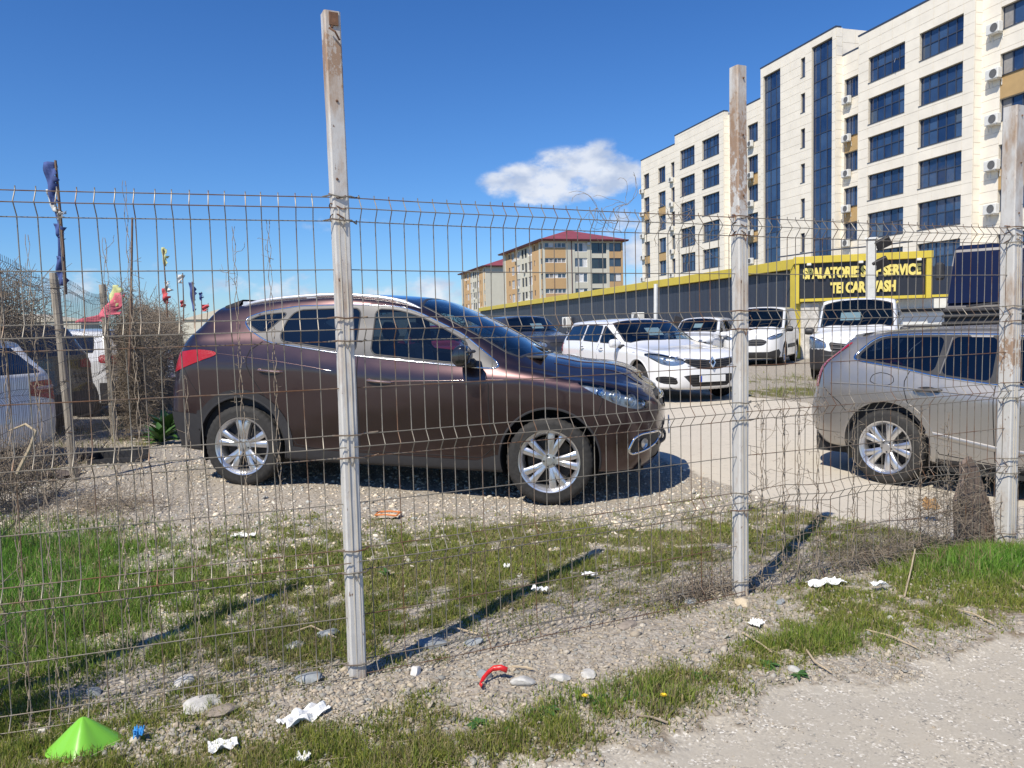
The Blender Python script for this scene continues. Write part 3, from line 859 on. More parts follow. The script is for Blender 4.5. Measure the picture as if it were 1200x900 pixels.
    strip(root, bvh, 'door_gap', [(2.16, 1.14), (2.22, 1.08), (2.25, .98), (2.25, .78), (2.27, .60), (2.30, .48)], 'side', .010, dk, .001)
    strip(root, bvh, 'door_gap', [(.44, .50), (.52, .40), (.7, .375), (2.2, .365), (2.29, .45)], 'side', .008, dk, .001)
    strip(root, bvh, 'bonnet_gap', [(2.50, 1.14), (2.75, 1.105), (3.0, 1.06), (3.2, 1.025), (3.4, .965), (3.55, .90)], 'side', .009, dk, .001)
    strip(root, bvh, 'bumper_gap', [(3.20, .90), (3.17, .80), (3.13, .68), (3.12, .60)], 'side', .007, dk, .001)
    strip(root, bvh, 'bumper_gap', [(-.56, 1.04), (-.50, .93), (-.42, .82), (-.36, .74)], 'side', .007, dk, .001)
    strip(root, bvh, 'tailgate_gap', [(-.30, 1.60), (-.40, 1.50), (-.50, 1.38), (-.60, 1.27)], 'side', .007, dk, .001)
    strip(root, bvh, 'body_crease', [(-.23, 1.185), (0, 1.165), (.35, 1.13), (.70, 1.085), (.85, 1.06)], 'side', .007, bodym, .0003, thick=.0007)
    strip(root, bvh, 'body_crease', [(1.35, .985), (1.7, 1.0), (2.1, 1.02), (2.5, 1.035), (2.95, 1.03)], 'side', .007, bodym, .0003, thick=.0007)
    # spoiler
    b = MB(); n = 15; vs = []; fs = []
    for i in range(n):
        y = -.62+1.24*i/(n-1); k = 1-(abs(y)/.62)**4*.25
        vs += [(-.16, y, 1.662+.015*k), (-.42*k-.02, y, 1.612), (-.43*k-.02, y, 1.588), (-.24, y, 1.56)]
    for i in range(n-1):
        for k in range(4): fs.append((i*4+k, i*4+(k+1) % 4, (i+1)*4+(k+1) % 4, (i+1)*4+k))
    fs += [(0, 1, 2, 3), tuple((n-1)*4+k for k in range(4))[::-1]]
    b.add(vs, fs); b.build('roof_spoiler', bodym, root, smooth=True)
    # rails
    for s in (-1, 1):
        b = MB()
        P_ = []
        for x in np.linspace(-.14, 1.58, 26):
            e = xy(S['edge'], x); yy = xy(S['edge'], x, 2)*hw
            q = min(1, (x+.14)/.22, (1.58-x)/.30); lift = .020*math.sin(PI/2*max(0, q))
            P_.append((float(x), s*(float(yy)-.035), float(e)+.006+lift))
        b.tube(P_, [.013+.006*math.sin(PI/2*min(1, i/3, (25-i)/3)) for i in range(26)], 10)
        for xx in (-.08, .55, 1.4):
            e = float(xy(S['edge'], xx)); yy = float(xy(S['edge'], xx, 2))*hw
            b.box(xx-.05, xx+.05, s*(yy-.035)-.013, s*(yy-.035)+.013, e-.01, e+.04, bev=.005)
        b.build('roof_rail', P['rail'], root, smooth=True)
    mirror(root, 2.05, hw*.985, 1.19, P['gloss_black'], P['plastic'], 1.08)
    for sg in (-1, 1):
        b = MB(); b.tube([(2.125, sg*(hw+.04), 1.262), (2.140, sg*(hw+.13), 1.266), (2.115, sg*(hw+.22), 1.262)], [.006, .012, .008], 8)
        b.box(2.08, 2.142, sg*hw+min(0, sg*.20), sg*hw+max(0, sg*.20), 1.248, 1.274, bev=.01); b.build('mirror_indicator', P['satin'], root, smooth=True)
    handle(root, bvh, .285, 1.045, P['chrome_bronze'], P['plastic'], .24, -.05)
    handle(root, bvh, 1.30, .985, P['chrome_bronze'], P['plastic'], .25, -.05)
    # lamps inside the headlight
    for sg in (-1, 1):
        for x, z, rr, dy in ((3.44, .885, .052, .055), (3.31, .925, .050, .045), (3.19, .962, .040, .04), (3.53, .852, .028, .06)):
            p, nn = hit(bvh, x, z, 'side')
            if p is None: continue
            b = MB(); b.lathe([(rr, .02), (rr*.96, .0), (rr*.8, -.01), (rr*.7, .0), (rr*.45, .018), (.001, .024)], 20, 'y')
            o = b.build('lamp', P['alloy'] if rr > .045 else P['chrome'], root, smooth=True)
            ax = Vector((nn.x, sg*nn.y, nn.z)); ax = (ax+Vector((.25, 0, 0))).normalized()
            o.rotation_euler = Vector((0, 1, 0)).rotation_difference(ax).to_euler()
            o.location = Vector((p.x, sg*p.y, p.z)) - ax*.034
        p, nn = hit(bvh, 3.53, .52, 'side')
        if p is not None:
            b = MB(); b.lathe([(.045, .012), (.04, .0), (.02, .006), (.001, .01)], 18, 'y')
            o = b.build('fog_lamp', P['alloy'], root, smooth=True)
            ax = Vector((nn.x+.3, sg*nn.y, nn.z)).normalized()
            o.rotation_euler = Vector((0, 1, 0)).rotation_difference(ax).to_euler(); o.location = Vector((p.x, sg*p.y, p.z))+ax*.004
    strip(root, bvh, 'fog_light_ring', round_poly(fog), 'side', .018, P['chrome'], .006, close=True)
    strip(root, bvh, 'grille_bar', [(.02, .875), (.2, .875), (.43, .88)], 'front', .03, P['chrome'], .01, thick=.01)
    strip(root, bvh, 'intake_bar', [(.02, .50), (.3, .50), (.55, .50)], 'front', .02, P['plastic_grey'], .01, thick=.01)
    plate(root, 3.745, 0, .60, 0)
    for sg in (-1, 1):
        b = MB(); b.tube([(2.62, sg*.10, 1.250), (2.50, sg*.15, 1.285), (2.36, sg*.62, 1.272)], .008, 6); b.build('wiper', P['plastic'], root)
    b = MB(); b.box(2.50, 2.66, -.66, .66, 1.195, 1.222, bev=.01); b.build('wiper_cowl', P['plastic'], root)
    # bonnet ribs
    for yy in (.30, .52):
        strip(root, bvh, 'bonnet_crease', [(2.75, yy*1.15), (3.0, yy*1.08), (3.3, yy), (3.5, yy*.9)], 'top', .022, bodym, .0, thick=.005)
    return root

# ---- generic builder for the other parked cars
def std_car(label, cat, group, bodym, loc, yaw, *, L=4.3, wb=2.6, hw=.88, H=1.47, r=.31, ro=.85, xrf=1.35, xrr=-.35, xcowl=2.05, zcowl=1.0, zhood=.80,
            belt=(.98, .90), tail_low=1.0, tslope=.25, glassz=(.04, .07), style='multi', rimr=.20, wd=.20, dx=.04, nr=54, nw=20, glass_r=None, edge_y=(.72, .84),
            windows='hatch', tail_lamp='block', front='plain', plasticb=False, dark_roof=False, covermat=None, no_rear_glass=False, head=None, archmat=None, ybelt=.95, name='parked_car', lip=None, pn=2.8, pt=3.3, seats_=True, ra_=None, znose_=None, steer=0):
    fo = L-wb-ro
    root = empty(name, label=label, cat=cat, group=group)
    place(root, loc[0], loc[1], loc[2], yaw)
    zb = .20; xn = wb+fo; b0, b1 = belt
    ze = H-.055; xt = -min(.45, ro*.5); xf = wb+fo*.22
    he = zcowl-.06
    xa = xcowl-.28
    S = dict(hw=hw, xt=xt, xf=xf, zb=zb, ybelt=ybelt, lower=.965, pn=pn, pt=pt, smooth=3,
        floor=[(-ro, zb+.05), (0, zb+.02), (wb, zb+.02), (xn, zb+.02)],
        shoulder=[(-ro, b0-.15), (0, b0-.14), (wb*.5, b1-.12), (wb*.8, b1-.10), (wb, zhood-.03+.02), (xn, zhood-.1)],
        belt=[(-ro, b0), (0, b0), (wb*.4, (b0+b1)/2), (xcowl-.2, b1), (wb, zhood+.06), (xn, zhood-.02)],
        edge=[(-ro, ze-.05, edge_y[0]-.03), (xrr, ze-.02, edge_y[0]), ((xrr+xrf)/2, ze, edge_y[0]+.01), (xrf-.12, ze-.03, edge_y[0]+.02)] + [(xrf-.12+(xa-xrf+.12)*q, ze-.03-(ze-.03-he-.02)*q**1.12, edge_y[0]+.02+(edge_y[1]-edge_y[0]-.02)*q) for q in (.33, .66, .95)] + [(xcowl-.08, he, edge_y[1]), (wb+.02, zhood+.10, edge_y[1]-.04), (xn-.1, zhood+.02, edge_y[1]-.1)],
        top=[(-ro, H-.05), (xrr, H-.025), ((xrr+xrf)/2, H), (xrf-.2, H-.012), (xrf, H-.035)] + [(xrf+(xcowl-xrf)*q, H-.035-(H-.035-zcowl)*q**1.08) for q in (.3, .6, .9)] + [(xcowl+.04, zcowl), (wb-.05 if wb-.05 > xcowl+.2 else xcowl+.22, zhood+.13+.03*(zcowl > 1.1)), (xn-.12, zhood+.045)],
        nose=[(zb, xn-.14), (zb+.08, xn-.03), (.45, xn), (.60, xn-.01), (zhood-.08, xn-.04), (zhood+.02, xn-.12), (zhood+.06, xn-.2)],
        znose=znose_ or [zb+.01, zb+.05, .40, .56, .62, .66, zhood-.06, zhood+.01, zhood+.03, zhood+.035],
        tail=[(zb, -ro+.14), (zb+.10, -ro+.03), (.50, -ro), (.72, -ro+.005), (.80, -ro+.05), (b0, -ro+.07), (b0+.04, -ro+.09), (H-.12, -ro+.09+tslope), (H, -ro+.14+tslope)],
        ztail=[zb+.05, zb+.09, .50, b0-.14, b0+.01, (b0+ze)/2, ze-.06, H-.05, H-.035, H-.03], xdash=xcowl-.42, zdash=b1+.02)
    ra = ra_ or r+.055
    gt = glassz[1]; gb = glassz[0]
    E_ = lambda x: float(xy(S['edge'], x))-gt
    B_ = lambda x: float(xy(S['belt'], x))+gb
    def win(x0, x1, s0=0.0, s1=0.0, n=9):
        q = np.linspace(0, 1, n)
        bot = [(x0+(x1-x0)*a, B_(x0+(x1-x0)*a)) for a in q]
        t0, t1 = x0+s0, x1+s1
        top_ = [(t0+(t1-t0)*a, E_(t0+(t1-t0)*a)) for a in q]
        top_ = [(a, max(c, B_(a)+.01)) for a, c in top_]
        return bot + top_[::-1]
    G1 = MT['glass']; G2 = glass_r or MT['glass_dark']
    xb = wb*.40
    regs = [dict(name='wheel_opening', d='side', poly=circle_poly(0, r+.015, ra, a0=-70, a1=250), mat=None),
            dict(name='wheel_opening', d='side', poly=circle_poly(wb, r+.015, ra, a0=-70, a1=250), mat=None)]
    wlist = []
    xfr = xa-.02
    if windows == 'hatch':
        wlist = [(win(xb+.04, xfr, .0, -(xfr-xrf)*1.0+.02), G1), (win(.32, xb-.03, .02, 0), G2), (win(-.32, .25, .10, .02), G2)]
    elif windows == 'estate':
        wlist = [(win(xb+.04, xfr, .0, -(xfr-xrf)*1.0+.02), G1), (win(.35, xb-.03, .02, 0), G2), (win(-.55, .28, .12, .02), G2)]
    elif windows == 'van':
        wlist = [(win(xb+.10, xfr, .0, -(xfr-xrf)*1.0+.04), G1)]
    for wp, g in wlist: regs.append(dict(name='side_window', d='side', poly=round_poly(wp, 1), mat=g))
    ye = lambda x: float(xy(S['edge'], x, 2))*hw
    ws = [(xrf+.03, -.02), (xrf+.02, .3), (xrf-.0, ye(xrf)-.055)] + [(xrf+(xcowl-.26-xrf)*q, ye(xrf+(xcowl-.26-xrf)*q)-.05) for q in (.3, .6, .95)] + [(xcowl-.14, ye(xcowl-.2)-.09), (xcowl-.07, .40), (xcowl-.03, .2), (xcowl-.02, -.02)]
    regs.append(dict(name='windscreen', d='top', poly=ws, mat=G1, merge=True, nmin=.15, xmin=xrf-.1))
    if not no_rear_glass:
        regs.append(dict(name='rear_window', d='rear', poly=[(-.02, b0+.04), (hw*.70, b0+.04), (hw*.62, ze-.09), (-.02, ze-.07)], mat=G2, merge=True, xmax=0))
    hd = head or [(.40, zhood-.14), (.44, zhood-.04), (.62, zhood-.01), (.90*hw, zhood+.05), (.99*hw, zhood+.03), (.985*hw, zhood-.09), (.80*hw, zhood-.17), (.55, zhood-.19)]
    regs.append(dict(name='headlight', d='front', poly=round_poly(hd), mat=MT['lens'], back=MT['chrome_dark'], backoff=-.03, nmin=.10, xmin=xn-.75))
    if tail_lamp == 'block': tl = [(.52*hw, b0-.20), (.56*hw, b0-.03), (.99*hw, b0-.02), (1.0*hw, b0-.20)]
    elif tail_lamp == 'tall': tl = [(.74*hw, .62), (.70*hw, b0+.22), (.90*hw, b0+.25), (1.02*hw, b0-.1), (1.02*hw, .62)]
    else: tl = tail_lamp
    regs.append(dict(name='tail_light', d='rear', poly=tl, mat=MT['red_lamp'], off=.006, nmin=.10, xmax=-ro+.55))
    if front == 'megane':
        regs += [dict(name='grille', d='front', poly=[(-.02, .545), (.20, .56), (.34, .60), (.45, .665), (.47, .73), (.25, .715), (-.02, .705)], mat=MT['plastic'], merge=True, off=-.012, xmin=xn-.4),
                 dict(name='lower_intake', d='front', poly=[(-.02, .27), (-.02, .47), (.38, .47), (.50, .45), (.33, .27)], mat=MT['plastic'], merge=True, off=-.012, xmin=xn-.5),
                 dict(name='side_intake', d='front', poly=round_poly([(.56, .31), (.62, .44), (.80, .455), (.86, .42), (.80, .33)]), mat=MT['plastic'], off=-.012, nmin=.05, xmin=xn-.6)]
    elif front == 'courier':
        regs += [dict(name='grille', d='front', poly=round_poly([(-.02, .60), (-.02, .80), (.36, .80), (.50, .74), (.47, .66), (.36, .60)], 1), mat=MT['plastic'], merge=True, off=-.012, xmin=xn-.5),
                 dict(name='lower_intake', d='front', poly=[(-.02, .24), (-.02, .42), (.55, .42), (.80, .50), (.84, .40), (.80, .24)], mat=MT['plastic'], merge=True, off=-.008, nmin=.05, xmin=xn-.6)]
    elif front == 'kangoo':
        regs += [dict(name='bumper', d='front', poly=[(-.02, .1), (-.02, .66), (.45, .66), (.60, .70), (1.2, .70), (1.2, .1)], mat=MT['plastic_grey'], merge=True, off=.006, nmin=.05, xmin=xn-.55),
                 dict(name='grille', d='front', poly=[(-.02, .665), (-.02, .80), (.42, .86), (.46, .84), (.40, .665)], mat=MT['plastic_grey'], merge=True, off=-.006, xmin=xn-.5)]
    else:
        regs += [dict(name='grille', d='front', poly=[(-.02, zhood-.16), (-.02, zhood-.06), (.36, zhood-.06), (.34, zhood-.16)], mat=MT['plastic'], merge=True, off=-.01, xmin=xn-.4),
                 dict(name='lower_intake', d='front', poly=[(-.02, .27), (-.02, .42), (.55, .42), (.62, .27)], mat=MT['plastic'], merge=True, off=-.01, xmin=xn-.4)]
    if plasticb:
        regs.append(dict(name='bumper', d='rear', poly=[(-.02, .1), (-.02, .62), (1.2, .62), (1.2, .1)], mat=MT['plastic_grey'], merge=True, off=.005, nmin=.05, xmax=-ro+.5))
        regs.append(dict(name='sill_trim', d='side', poly=[(r, 0), (r, .34), (wb-r, .34), (wb-r, 0)], mat=MT['plastic_grey'], off=.004, nmin=-.3))
    if dark_roof: pass
    parts = car_body(root, S, bodym, regs, dx=dx, nr=nr, nw=nw)
    bvh = parts['bvh']
    finish_car(root, S, parts, wb, r, rimr, wd, style, ra, archmat or bodym, archname='arch_lip', archw=.02, zf=.30, x_seat=wb*.50+ .05, covermat=covermat, seats_=seats_, steer=steer, inset=.03)
    gap = MT['gap']
    for wp, g in wlist: strip(root, bvh, 'window_seal', round_poly(wp, 1), 'side', .022, MT['plastic'], .003, close=True, step=.08)
    strip(root, bvh, 'windscreen_seal', [p for p in ws[:-1] if p[1] > 0] + [(xcowl-.02, .02)], 'top', .035, MT['plastic'], .003, step=.08)
    if dx < .06:
        for xx in ((xb, xcowl-.30) if windows == 'van' else (.30, xb, xcowl-.28)):
            z1 = .33 if xx > .4 else .62
            strip(root, bvh, 'door_gap', [(xx+.02, B_(xx)-.03), (xx, .75), (xx+(.03 if xx > .4 else .14), z1)], 'side', .010, gap, .001, step=.08)
        strip(root, bvh, 'bonnet_gap', [(xcowl-.1, he-.02), (wb-.1, zhood+.09), (xn-.42, zhood+.03)], 'side', .010, gap, .001, step=.08)
    mirror(root, xcowl-.20, hw*.96, b1+.03, lip or bodym, MT['plastic'], .95)
    for hx, hz in ((xb+.20, b0-.13), (.42, b0-.11)):
        if windows == 'van' and hx < 1: continue
        handle(root, bvh, hx, hz, bodym, MT['plastic'], .18)
    for sg in (-1, 1):
        for yy, rr in ((.62*hw, .05), (.80*hw, .045)):
            p, nn = hit(bvh, yy, zhood-.07, 'front')
            if p is None or p.x < xn-.7: continue
            b = MB(); b.lathe([(rr, .02), (rr*.96, .0), (rr*.7, .002), (.001, .018)], 16, 'y')
            o = b.build('lamp', MT['alloy'], root, smooth=True)
            o.rotation_euler = (0, 0, -PI/2); o.location = (p.x-.034, sg*p.y, p.z)
    for sg in (-1, 1):
        p, nn = hit(bvh, xcowl-.1, .1, 'top')
        if p is None: continue
        b = MB(); b.tube([(p.x, sg*.10, p.z+.01), (p.x-.05, sg*.2, p.z+.045), (p.x-.16, sg*.58, p.z+.065)], .008, 5); b.build('wiper', MT['plastic'], root)
    return root, S, parts
def paper_sign(root, bvh, x, y, w_, h_, tilt):
    """sheet of paper standing behind the windscreen"""
    p, n = hit(bvh, x, abs(y), 'top')
    if p is None: return
    b = MB(); T = Matrix.Translation((p.x, y, p.z)-Vector((n.x, 0, n.z))*.03 if False else Vector((p.x, y, p.z))-n*.035) @ Matrix.Rotation(tilt, 4, 'Y')
    b.box(-.004, .004, -w_/2, w_/2, -h_/2, h_/2, T)
    b.build('price_sheet', MT['paper'], root)
MT['chrome_dark'] = simple('lamp reflector', (.46, .47, .48), .30, .85, .25, 25)
MT['chrome_bronze'] = simple('handle bronze', (.30, .22, .20), .22, .8, .1, 9)
MT['gap'] = simple('shut line', (.012, .011, .012), .9)
MT['rail'] = simple('silver roof rail', (.72, .72, .73), .32, .6, .05, 9)
MT['gloss_black'] = simple('gloss black', (.012, .012, .014), .12, 0, .1, 8, coat=1)
MT['cover'] = simple('wheel cover', (.42, .42, .42), .45, .3, .2, 12)

WHITE = paint('white car paint', (.78, .79, .80), 0, .3, .10, (.45, .42, .38))
WHITE2 = paint('white van paint', (.76, .77, .77), 0, .35, .14, (.42, .40, .36))
suv = brown_suv()

# ---- 2. grey estate at the right
def grey_estate():
    hw = .93; r = .345; wb = 2.90
    yaw = R(-53)
    u = np.array([math.cos(yaw), math.sin(yaw), 0]); nrm = np.array([u[1], -u[0], 0])
    c = np.array([3.42, 7.0, -.12]) - nrm*(hw-.02)
    root = empty('parked_car', label='dusty silver grey estate car with chrome window line behind the right fence panel', cat='car', group='cars parked in the lot')
    place(root, c[0], c[1], c[2], yaw)
    S = dict(hw=hw, xt=-.36, xf=3.15, zb=.17, ybelt=.95, lower=.95, pn=2.8, pt=3.0, smooth=3,
        floor=[(-1.1, .36), (-.4, .30), (.4, .22), (2.5, .22), (3.1, .24), (3.8, .26)],
        shoulder=[(-1.1, .95), (-.2, .96), (.6, .93), (1.6, .90), (2.6, .88), (3.2, .84), (3.8, .75)],
        belt=[(-1.1, 1.16), (-.3, 1.20), (.16, 1.16), (.5, 1.115), (.9, 1.065), (1.6, 1.0), (2.2, .97), (2.9, .94), (3.5, .84)],
        edge=[(-.9, 1.43, .68), (-.42, 1.455, .70), (-.2, 1.49, .715), (.2, 1.515, .735), (.6, 1.52, .74), (1.1, 1.50, .745), (1.5, 1.42, .76), (1.9, 1.24, .79), (2.25, 1.07, .82), (2.5, 1.0, .83), (2.9, .98, .80), (3.4, .89, .72)],
        top=[(-.8, 1.50), (-.4, 1.525), (0, 1.55), (.6, 1.565), (1.1, 1.55), (1.4, 1.51), (1.8, 1.34), (2.15, 1.17), (2.4, 1.09), (2.9, 1.03), (3.4, .93)],
        nose=[(.22, 3.62), (.32, 3.74), (.5, 3.78), (.7, 3.77), (.82, 3.72), (.9, 3.60)],
        znose=[.24, .28, .45, .60, .68, .74, .80, .86, .88, .885],
        tail=[(.34, -.80), (.44, -.93), (.60, -.99), (.75, -.98), (.84, -.93), (.97, -.92), (1.15, -.88), (1.30, -.72), (1.46, -.58), (1.53, -.52)],
        ztail=[.38, .44, .66, .95, 1.16, 1.30, 1.42, 1.475, 1.49, 1.495], xdash=2.0, zdash=1.0)
    zl = lambda z: z-.12*min(1, max(0, (z-.25)/.5))
    for k_ in ('floor', 'shoulder', 'belt', 'top'): S[k_] = [(p[0], zl(p[1])) for p in S[k_]]
    S['edge'] = [(p[0], zl(p[1]), p[2]) for p in S['edge']]
    for k_ in ('nose', 'tail'): S[k_] = [(zl(p[0]), p[1]) for p in S[k_]]
    for k_ in ('znose', 'ztail'): S[k_] = [zl(z) for z in S[k_]]
    S['xdash'], S['zdash'] = 2.0, .90
    lw = lambda P: [(p[0], zl(p[1])) for p in P]
    def stp(nm, pts, *a_, **k_): return strip(root, bvh, nm, lw(pts), *a_, **k_)
    m = paint('silver grey paint', (.40, .385, .365), metal=.8, rough=.32, dirt=.45, dirtc=(.30, .26, .20))
    chrome = [(-.375, 1.275), (-.27, 1.40), (-.20, 1.455), (-.12, 1.485), (.24, 1.495), (.6, 1.492), (.95, 1.485), (1.35, 1.42), (1.75, 1.24), (2.05, 1.09), (1.9, 1.03), (1.3, 1.045), (.9, 1.075), (.42, 1.13), (.158, 1.185), (-.258, 1.248)]
    rq = [(-.32, 1.282), (-.24, 1.38), (-.16, 1.44), (-.08, 1.462), (.12, 1.468), (.44, 1.470), (.40, 1.16), (.16, 1.208), (-.22, 1.268)]
    rd = [(.455, 1.150), (.50, 1.470), (.86, 1.466), (.86, 1.100)]
    fd = [(.93, 1.09), (.93, 1.46), (1.3, 1.40), (1.7, 1.23), (1.95, 1.10), (1.8, 1.055), (1.3, 1.065)]
    tail = [(-1.2, 1.0), (-1.2, 1.17), (-.78, 1.17), (-.62, 1.30), (-.44, 1.43), (-.42, 1.415), (-.585, 1.29), (-.66, 1.20), (-.70, 1.12), (-.70, 1.0), (-.72, .985)]
    chrome, rq, rd, fd, tail = map(lw, (chrome, rq, rd, fd, tail))
    ra = .40
    regs = [dict(name='wheel_opening', d='side', poly=circle_poly(0, r+.02, ra, a0=-70, a1=250), mat=None),
            dict(name='wheel_opening', d='side', poly=circle_poly(wb, r+.02, ra, a0=-70, a1=250), mat=None),
            dict(name='side_window', d='side', poly=round_poly(rq), mat=MT['glass_dark']),
            dict(name='side_window', d='side', poly=round_poly(rd), mat=MT['glass_dark']),
            dict(name='side_window', d='side', poly=round_poly(fd), mat=MT['glass']),
            dict(name='window_frame', d='side', poly=round_poly(chrome), mat=MT['plastic'], off=.002),
            dict(name='windscreen', d='top', poly=[(1.42, -.02), (1.40, .6), (1.8, .66), (2.15, .70), (2.3, .4), (2.36, -.02)], mat=MT['glass'], merge=True, nmin=.2),
            dict(name='rear_window', d='rear', poly=[(-.02, 1.08), (.60, 1.08), (.56, 1.30), (-.02, 1.31)], mat=MT['glass_dark'], merge=True, xmax=0),
            dict(name='tail_light', d='side', poly=round_poly(tail, 1), mat=MT['red_lamp'], off=.006, nmin=-.1, xmax=-.2),
            dict(name='headlight', d='front', poly=[(.5, .56), (.5, .67), (.90, .73), (.92, .60)], mat=MT['lens'], back=MT['chrome_dark'], nmin=.1, xmin=3),
            dict(name='lower_bumper', d='side', poly=[(-2, 0), (-2, .44), (-.4, .44), (-.3, 0)], mat=m, nmin=-.3, xmax=-.2, off=.006),
            dict(name='sill_trim', d='side', poly=[(.3, 0), (.3, .29), (2.6, .27), (2.6, 0)], mat=MT['plastic_grey'], off=.004, nmin=-.3)]
    P_ = car_body(root, S, m, regs, dx=.028, nr=80, nw=26); bvh = P_['bvh']
    finish_car(root, S, P_, wb, r, .236, .235, 'broad', ra, m, archname='arch_lip', archw=.05, zf=.34, x_seat=1.55, inset=.0)
    strip(root, bvh, 'window_moulding', round_poly(chrome), 'side', .020, MT['chrome'], .006, close=True)
    stp('fuel_flap_gap', round_poly([(-.16, 1.09), (-.10, 1.155), (.03, 1.14), (.075, 1.10), (.06, 1.045), (-.02, 1.035), (-.13, 1.05)], 2), 'side', .007, MT['gap'], .001, close=True)
    stp('door_gap', [(.20, 1.18), (.165, 1.08), (.17, 1.0), (.20, .90), (.25, .78), (.31, .68), (.36, .58), (.40, .5)], 'side', .009, MT['gap'], .001)
    stp('door_gap', [(.895, 1.07), (.90, .8), (.91, .33)], 'side', .009, MT['gap'], .001)
    stp('door_gap', [(2.1, .98), (2.2, .8), (2.22, .4)], 'side', .009, MT['gap'], .001)
    stp('door_gap', [(.40, .5), (.47, .36), (.9, .31), (2.2, .31)], 'side', .008, MT['gap'], .001)
    stp('body_crease', [(.36, .595), (.6, .545), (.95, .475), (1.5, .43), (2.2, .42)], 'side', .05, m, .001, thick=.005)
    stp('body_crease', [(-.55, 1.04), (-.1, 1.04), (.4, 1.01), (1.0, .97), (2.0, .95)], 'side', .012, m, .002, thick=.004)
    stp('bumper_gap', [(-.62, .99), (-.55, .93), (-.45, .86), (-.38, .78)], 'side', .008, MT['gap'], .001)
    stp('pillar_trim', [(.450, 1.15), (.472, 1.3), (.495, 1.465)], 'side', .02, MT['satin'], .006)
    handle(root, bvh, .37, .89, MT['satin'], MT['plastic'], .24, .05)
    handle(root, bvh, 1.25, .84, m, MT['plastic'], .24, .05)
    b = MB(); vs = []; n = 13
    for i in range(n):
        y = -.60+1.2*i/(n-1); k = 1-(abs(y)/.6)**4*.3
        vs += [(-.36, y, 1.392), (-.58*k-.02, y, 1.370), (-.59*k-.02, y, 1.350), (-.42, y, 1.335)]
    fs = [(i*4+k, i*4+(k+1) % 4, (i+1)*4+(k+1) % 4, (i+1)*4+k) for i in range(n-1) for k in range(4)] + [(0, 1, 2, 3), tuple((n-1)*4+k for k in range(4))[::-1]]
    b.add(vs, fs); b.build('roof_spoiler', m, root, smooth=True)
    for s in (-1, 1):
        P2 = [(float(x), s*(float(xy(S['edge'], x, 2))*hw-.03), float(xy(S['edge'], x))+-.004+.012*math.sin(PI/2*min(1, (x+.2)/.15, (1.35-x)/.15))) for x in np.linspace(-.2, 1.35, 20)]
        b = MB(); b.tube(P2, .014, 8); b.build('roof_rail', MT['satin'], root, smooth=True)
    mirror(root, 2.0, hw*.97, .94, m, MT['plastic'], 1.0)
    plate(root, -1.0, 0, .70, 0, sgn=-1)
    return root
wagon = grey_estate()

# ---- 3. white estate facing the viewer
def diamond(root, x, y, z, ry, s, m, name='diamond_emblem'):
    b = MB(); T = Matrix.Translation((x, y, z)) @ Matrix.Rotation(ry, 4, 'Y')
    o_ = [(0, s), (.62*s, 0), (0, -s), (-.62*s, 0)]; i_ = [(0, .52*s), (.30*s, 0), (0, -.52*s), (-.30*s, 0)]
    vs = [(0, a, c) for a, c in o_]+[(.012, a*.86, c*.86) for a, c in o_]+[(.012, a*1.15, c*1.15) for a, c in i_]+[(0, a, c) for a, c in i_]
    fs = [(k*4+i, k*4+(i+1) % 4, (k+1)*4+(i+1) % 4, (k+1)*4+i) for k in range(3) for i in range(4)]
    b.add([tuple(T @ Vector(v)) for v in vs], fs)
    return b.build(name, m, root)
meg, Sm, Pm = std_car('white estate car with dark grille and diamond emblem, price sheet in its windscreen', 'car', 'cars parked in the lot', WHITE, (0, 0, 0), 0,
    L=4.62, wb=2.71, hw=.907, H=1.46, r=.325, ro=.98, xrf=1.28, xrr=-.55, xcowl=2.22, zcowl=1.02, zhood=.80, belt=(1.0, .93), windows='estate', front='megane', rimr=.205, dx=.032, nr=66, nw=26,
    head=[(.47, .655), (.45, .72), (.60, .765), (.80, .83), (.90, .84), (.91, .79), (.85, .70), (.76, .63), (.62, .62)], style='cover', covermat=None, glass_r=MT['glass_dark'], pn=2.6)
hx = R(19); hvec = np.array([math.sin(hx), -math.cos(hx)])
yawm = math.atan2(hvec[1], hvec[0])
# its right side faces the viewer; front right wheel at (2.43, 14.7)
rightv = np.array([hvec[1], -hvec[0]])
fr = np.array([2.22, 13.35]); cen = fr - rightv*(.907-.05) - hvec*2.71
place(meg, cen[0], cen[1], .09, yawm)
xn = 2.71+.93
p, n_ = hit(Pm['bvh'], .0, .66, 'front')
diamond(meg, (p.x if p else xn)+.015, 0, .665, R(-6), .105, MT['chrome'])
for zz in (.60, .635, .67, .695):
    strip(meg, Pm['bvh'], 'grille_bar', [(.10, zz), (.30, zz+.01), (.43, zz+.02)], 'front', .008, MT['satin'], .004, thick=.004)
strip(meg, Pm['bvh'], 'grille_chrome', [(.10, .712), (.25, .722), (.47, .738)], 'front', .014, MT['chrome'], .004, thick=.004)
for zz in (.31, .35, .39, .43): strip(meg, Pm['bvh'], 'intake_bar', [(.02, zz), (.38, zz)], 'front', .008, MT['plastic_grey'], .004, thick=.006)
for zz in (.35, .385, .42): strip(meg, Pm['bvh'], 'intake_bar', [(.60, zz), (.80, zz+.005)], 'front', .006, MT['plastic_grey'], .004, thick=.006)
strip(meg, Pm['bvh'], 'lamp_brow', [(.46, .725), (.60, .768), (.80, .833), (.895, .843)], 'front', .012, MT['chrome'], .002)
p, n_ = hit(Pm['bvh'], .0, .40, 'front'); plate(meg, (p.x if p else xn)+.012, 0, .40, R(0))
paper_sign(meg, Pm['bvh'], 1.78, -.02, .30, .26, R(-58))

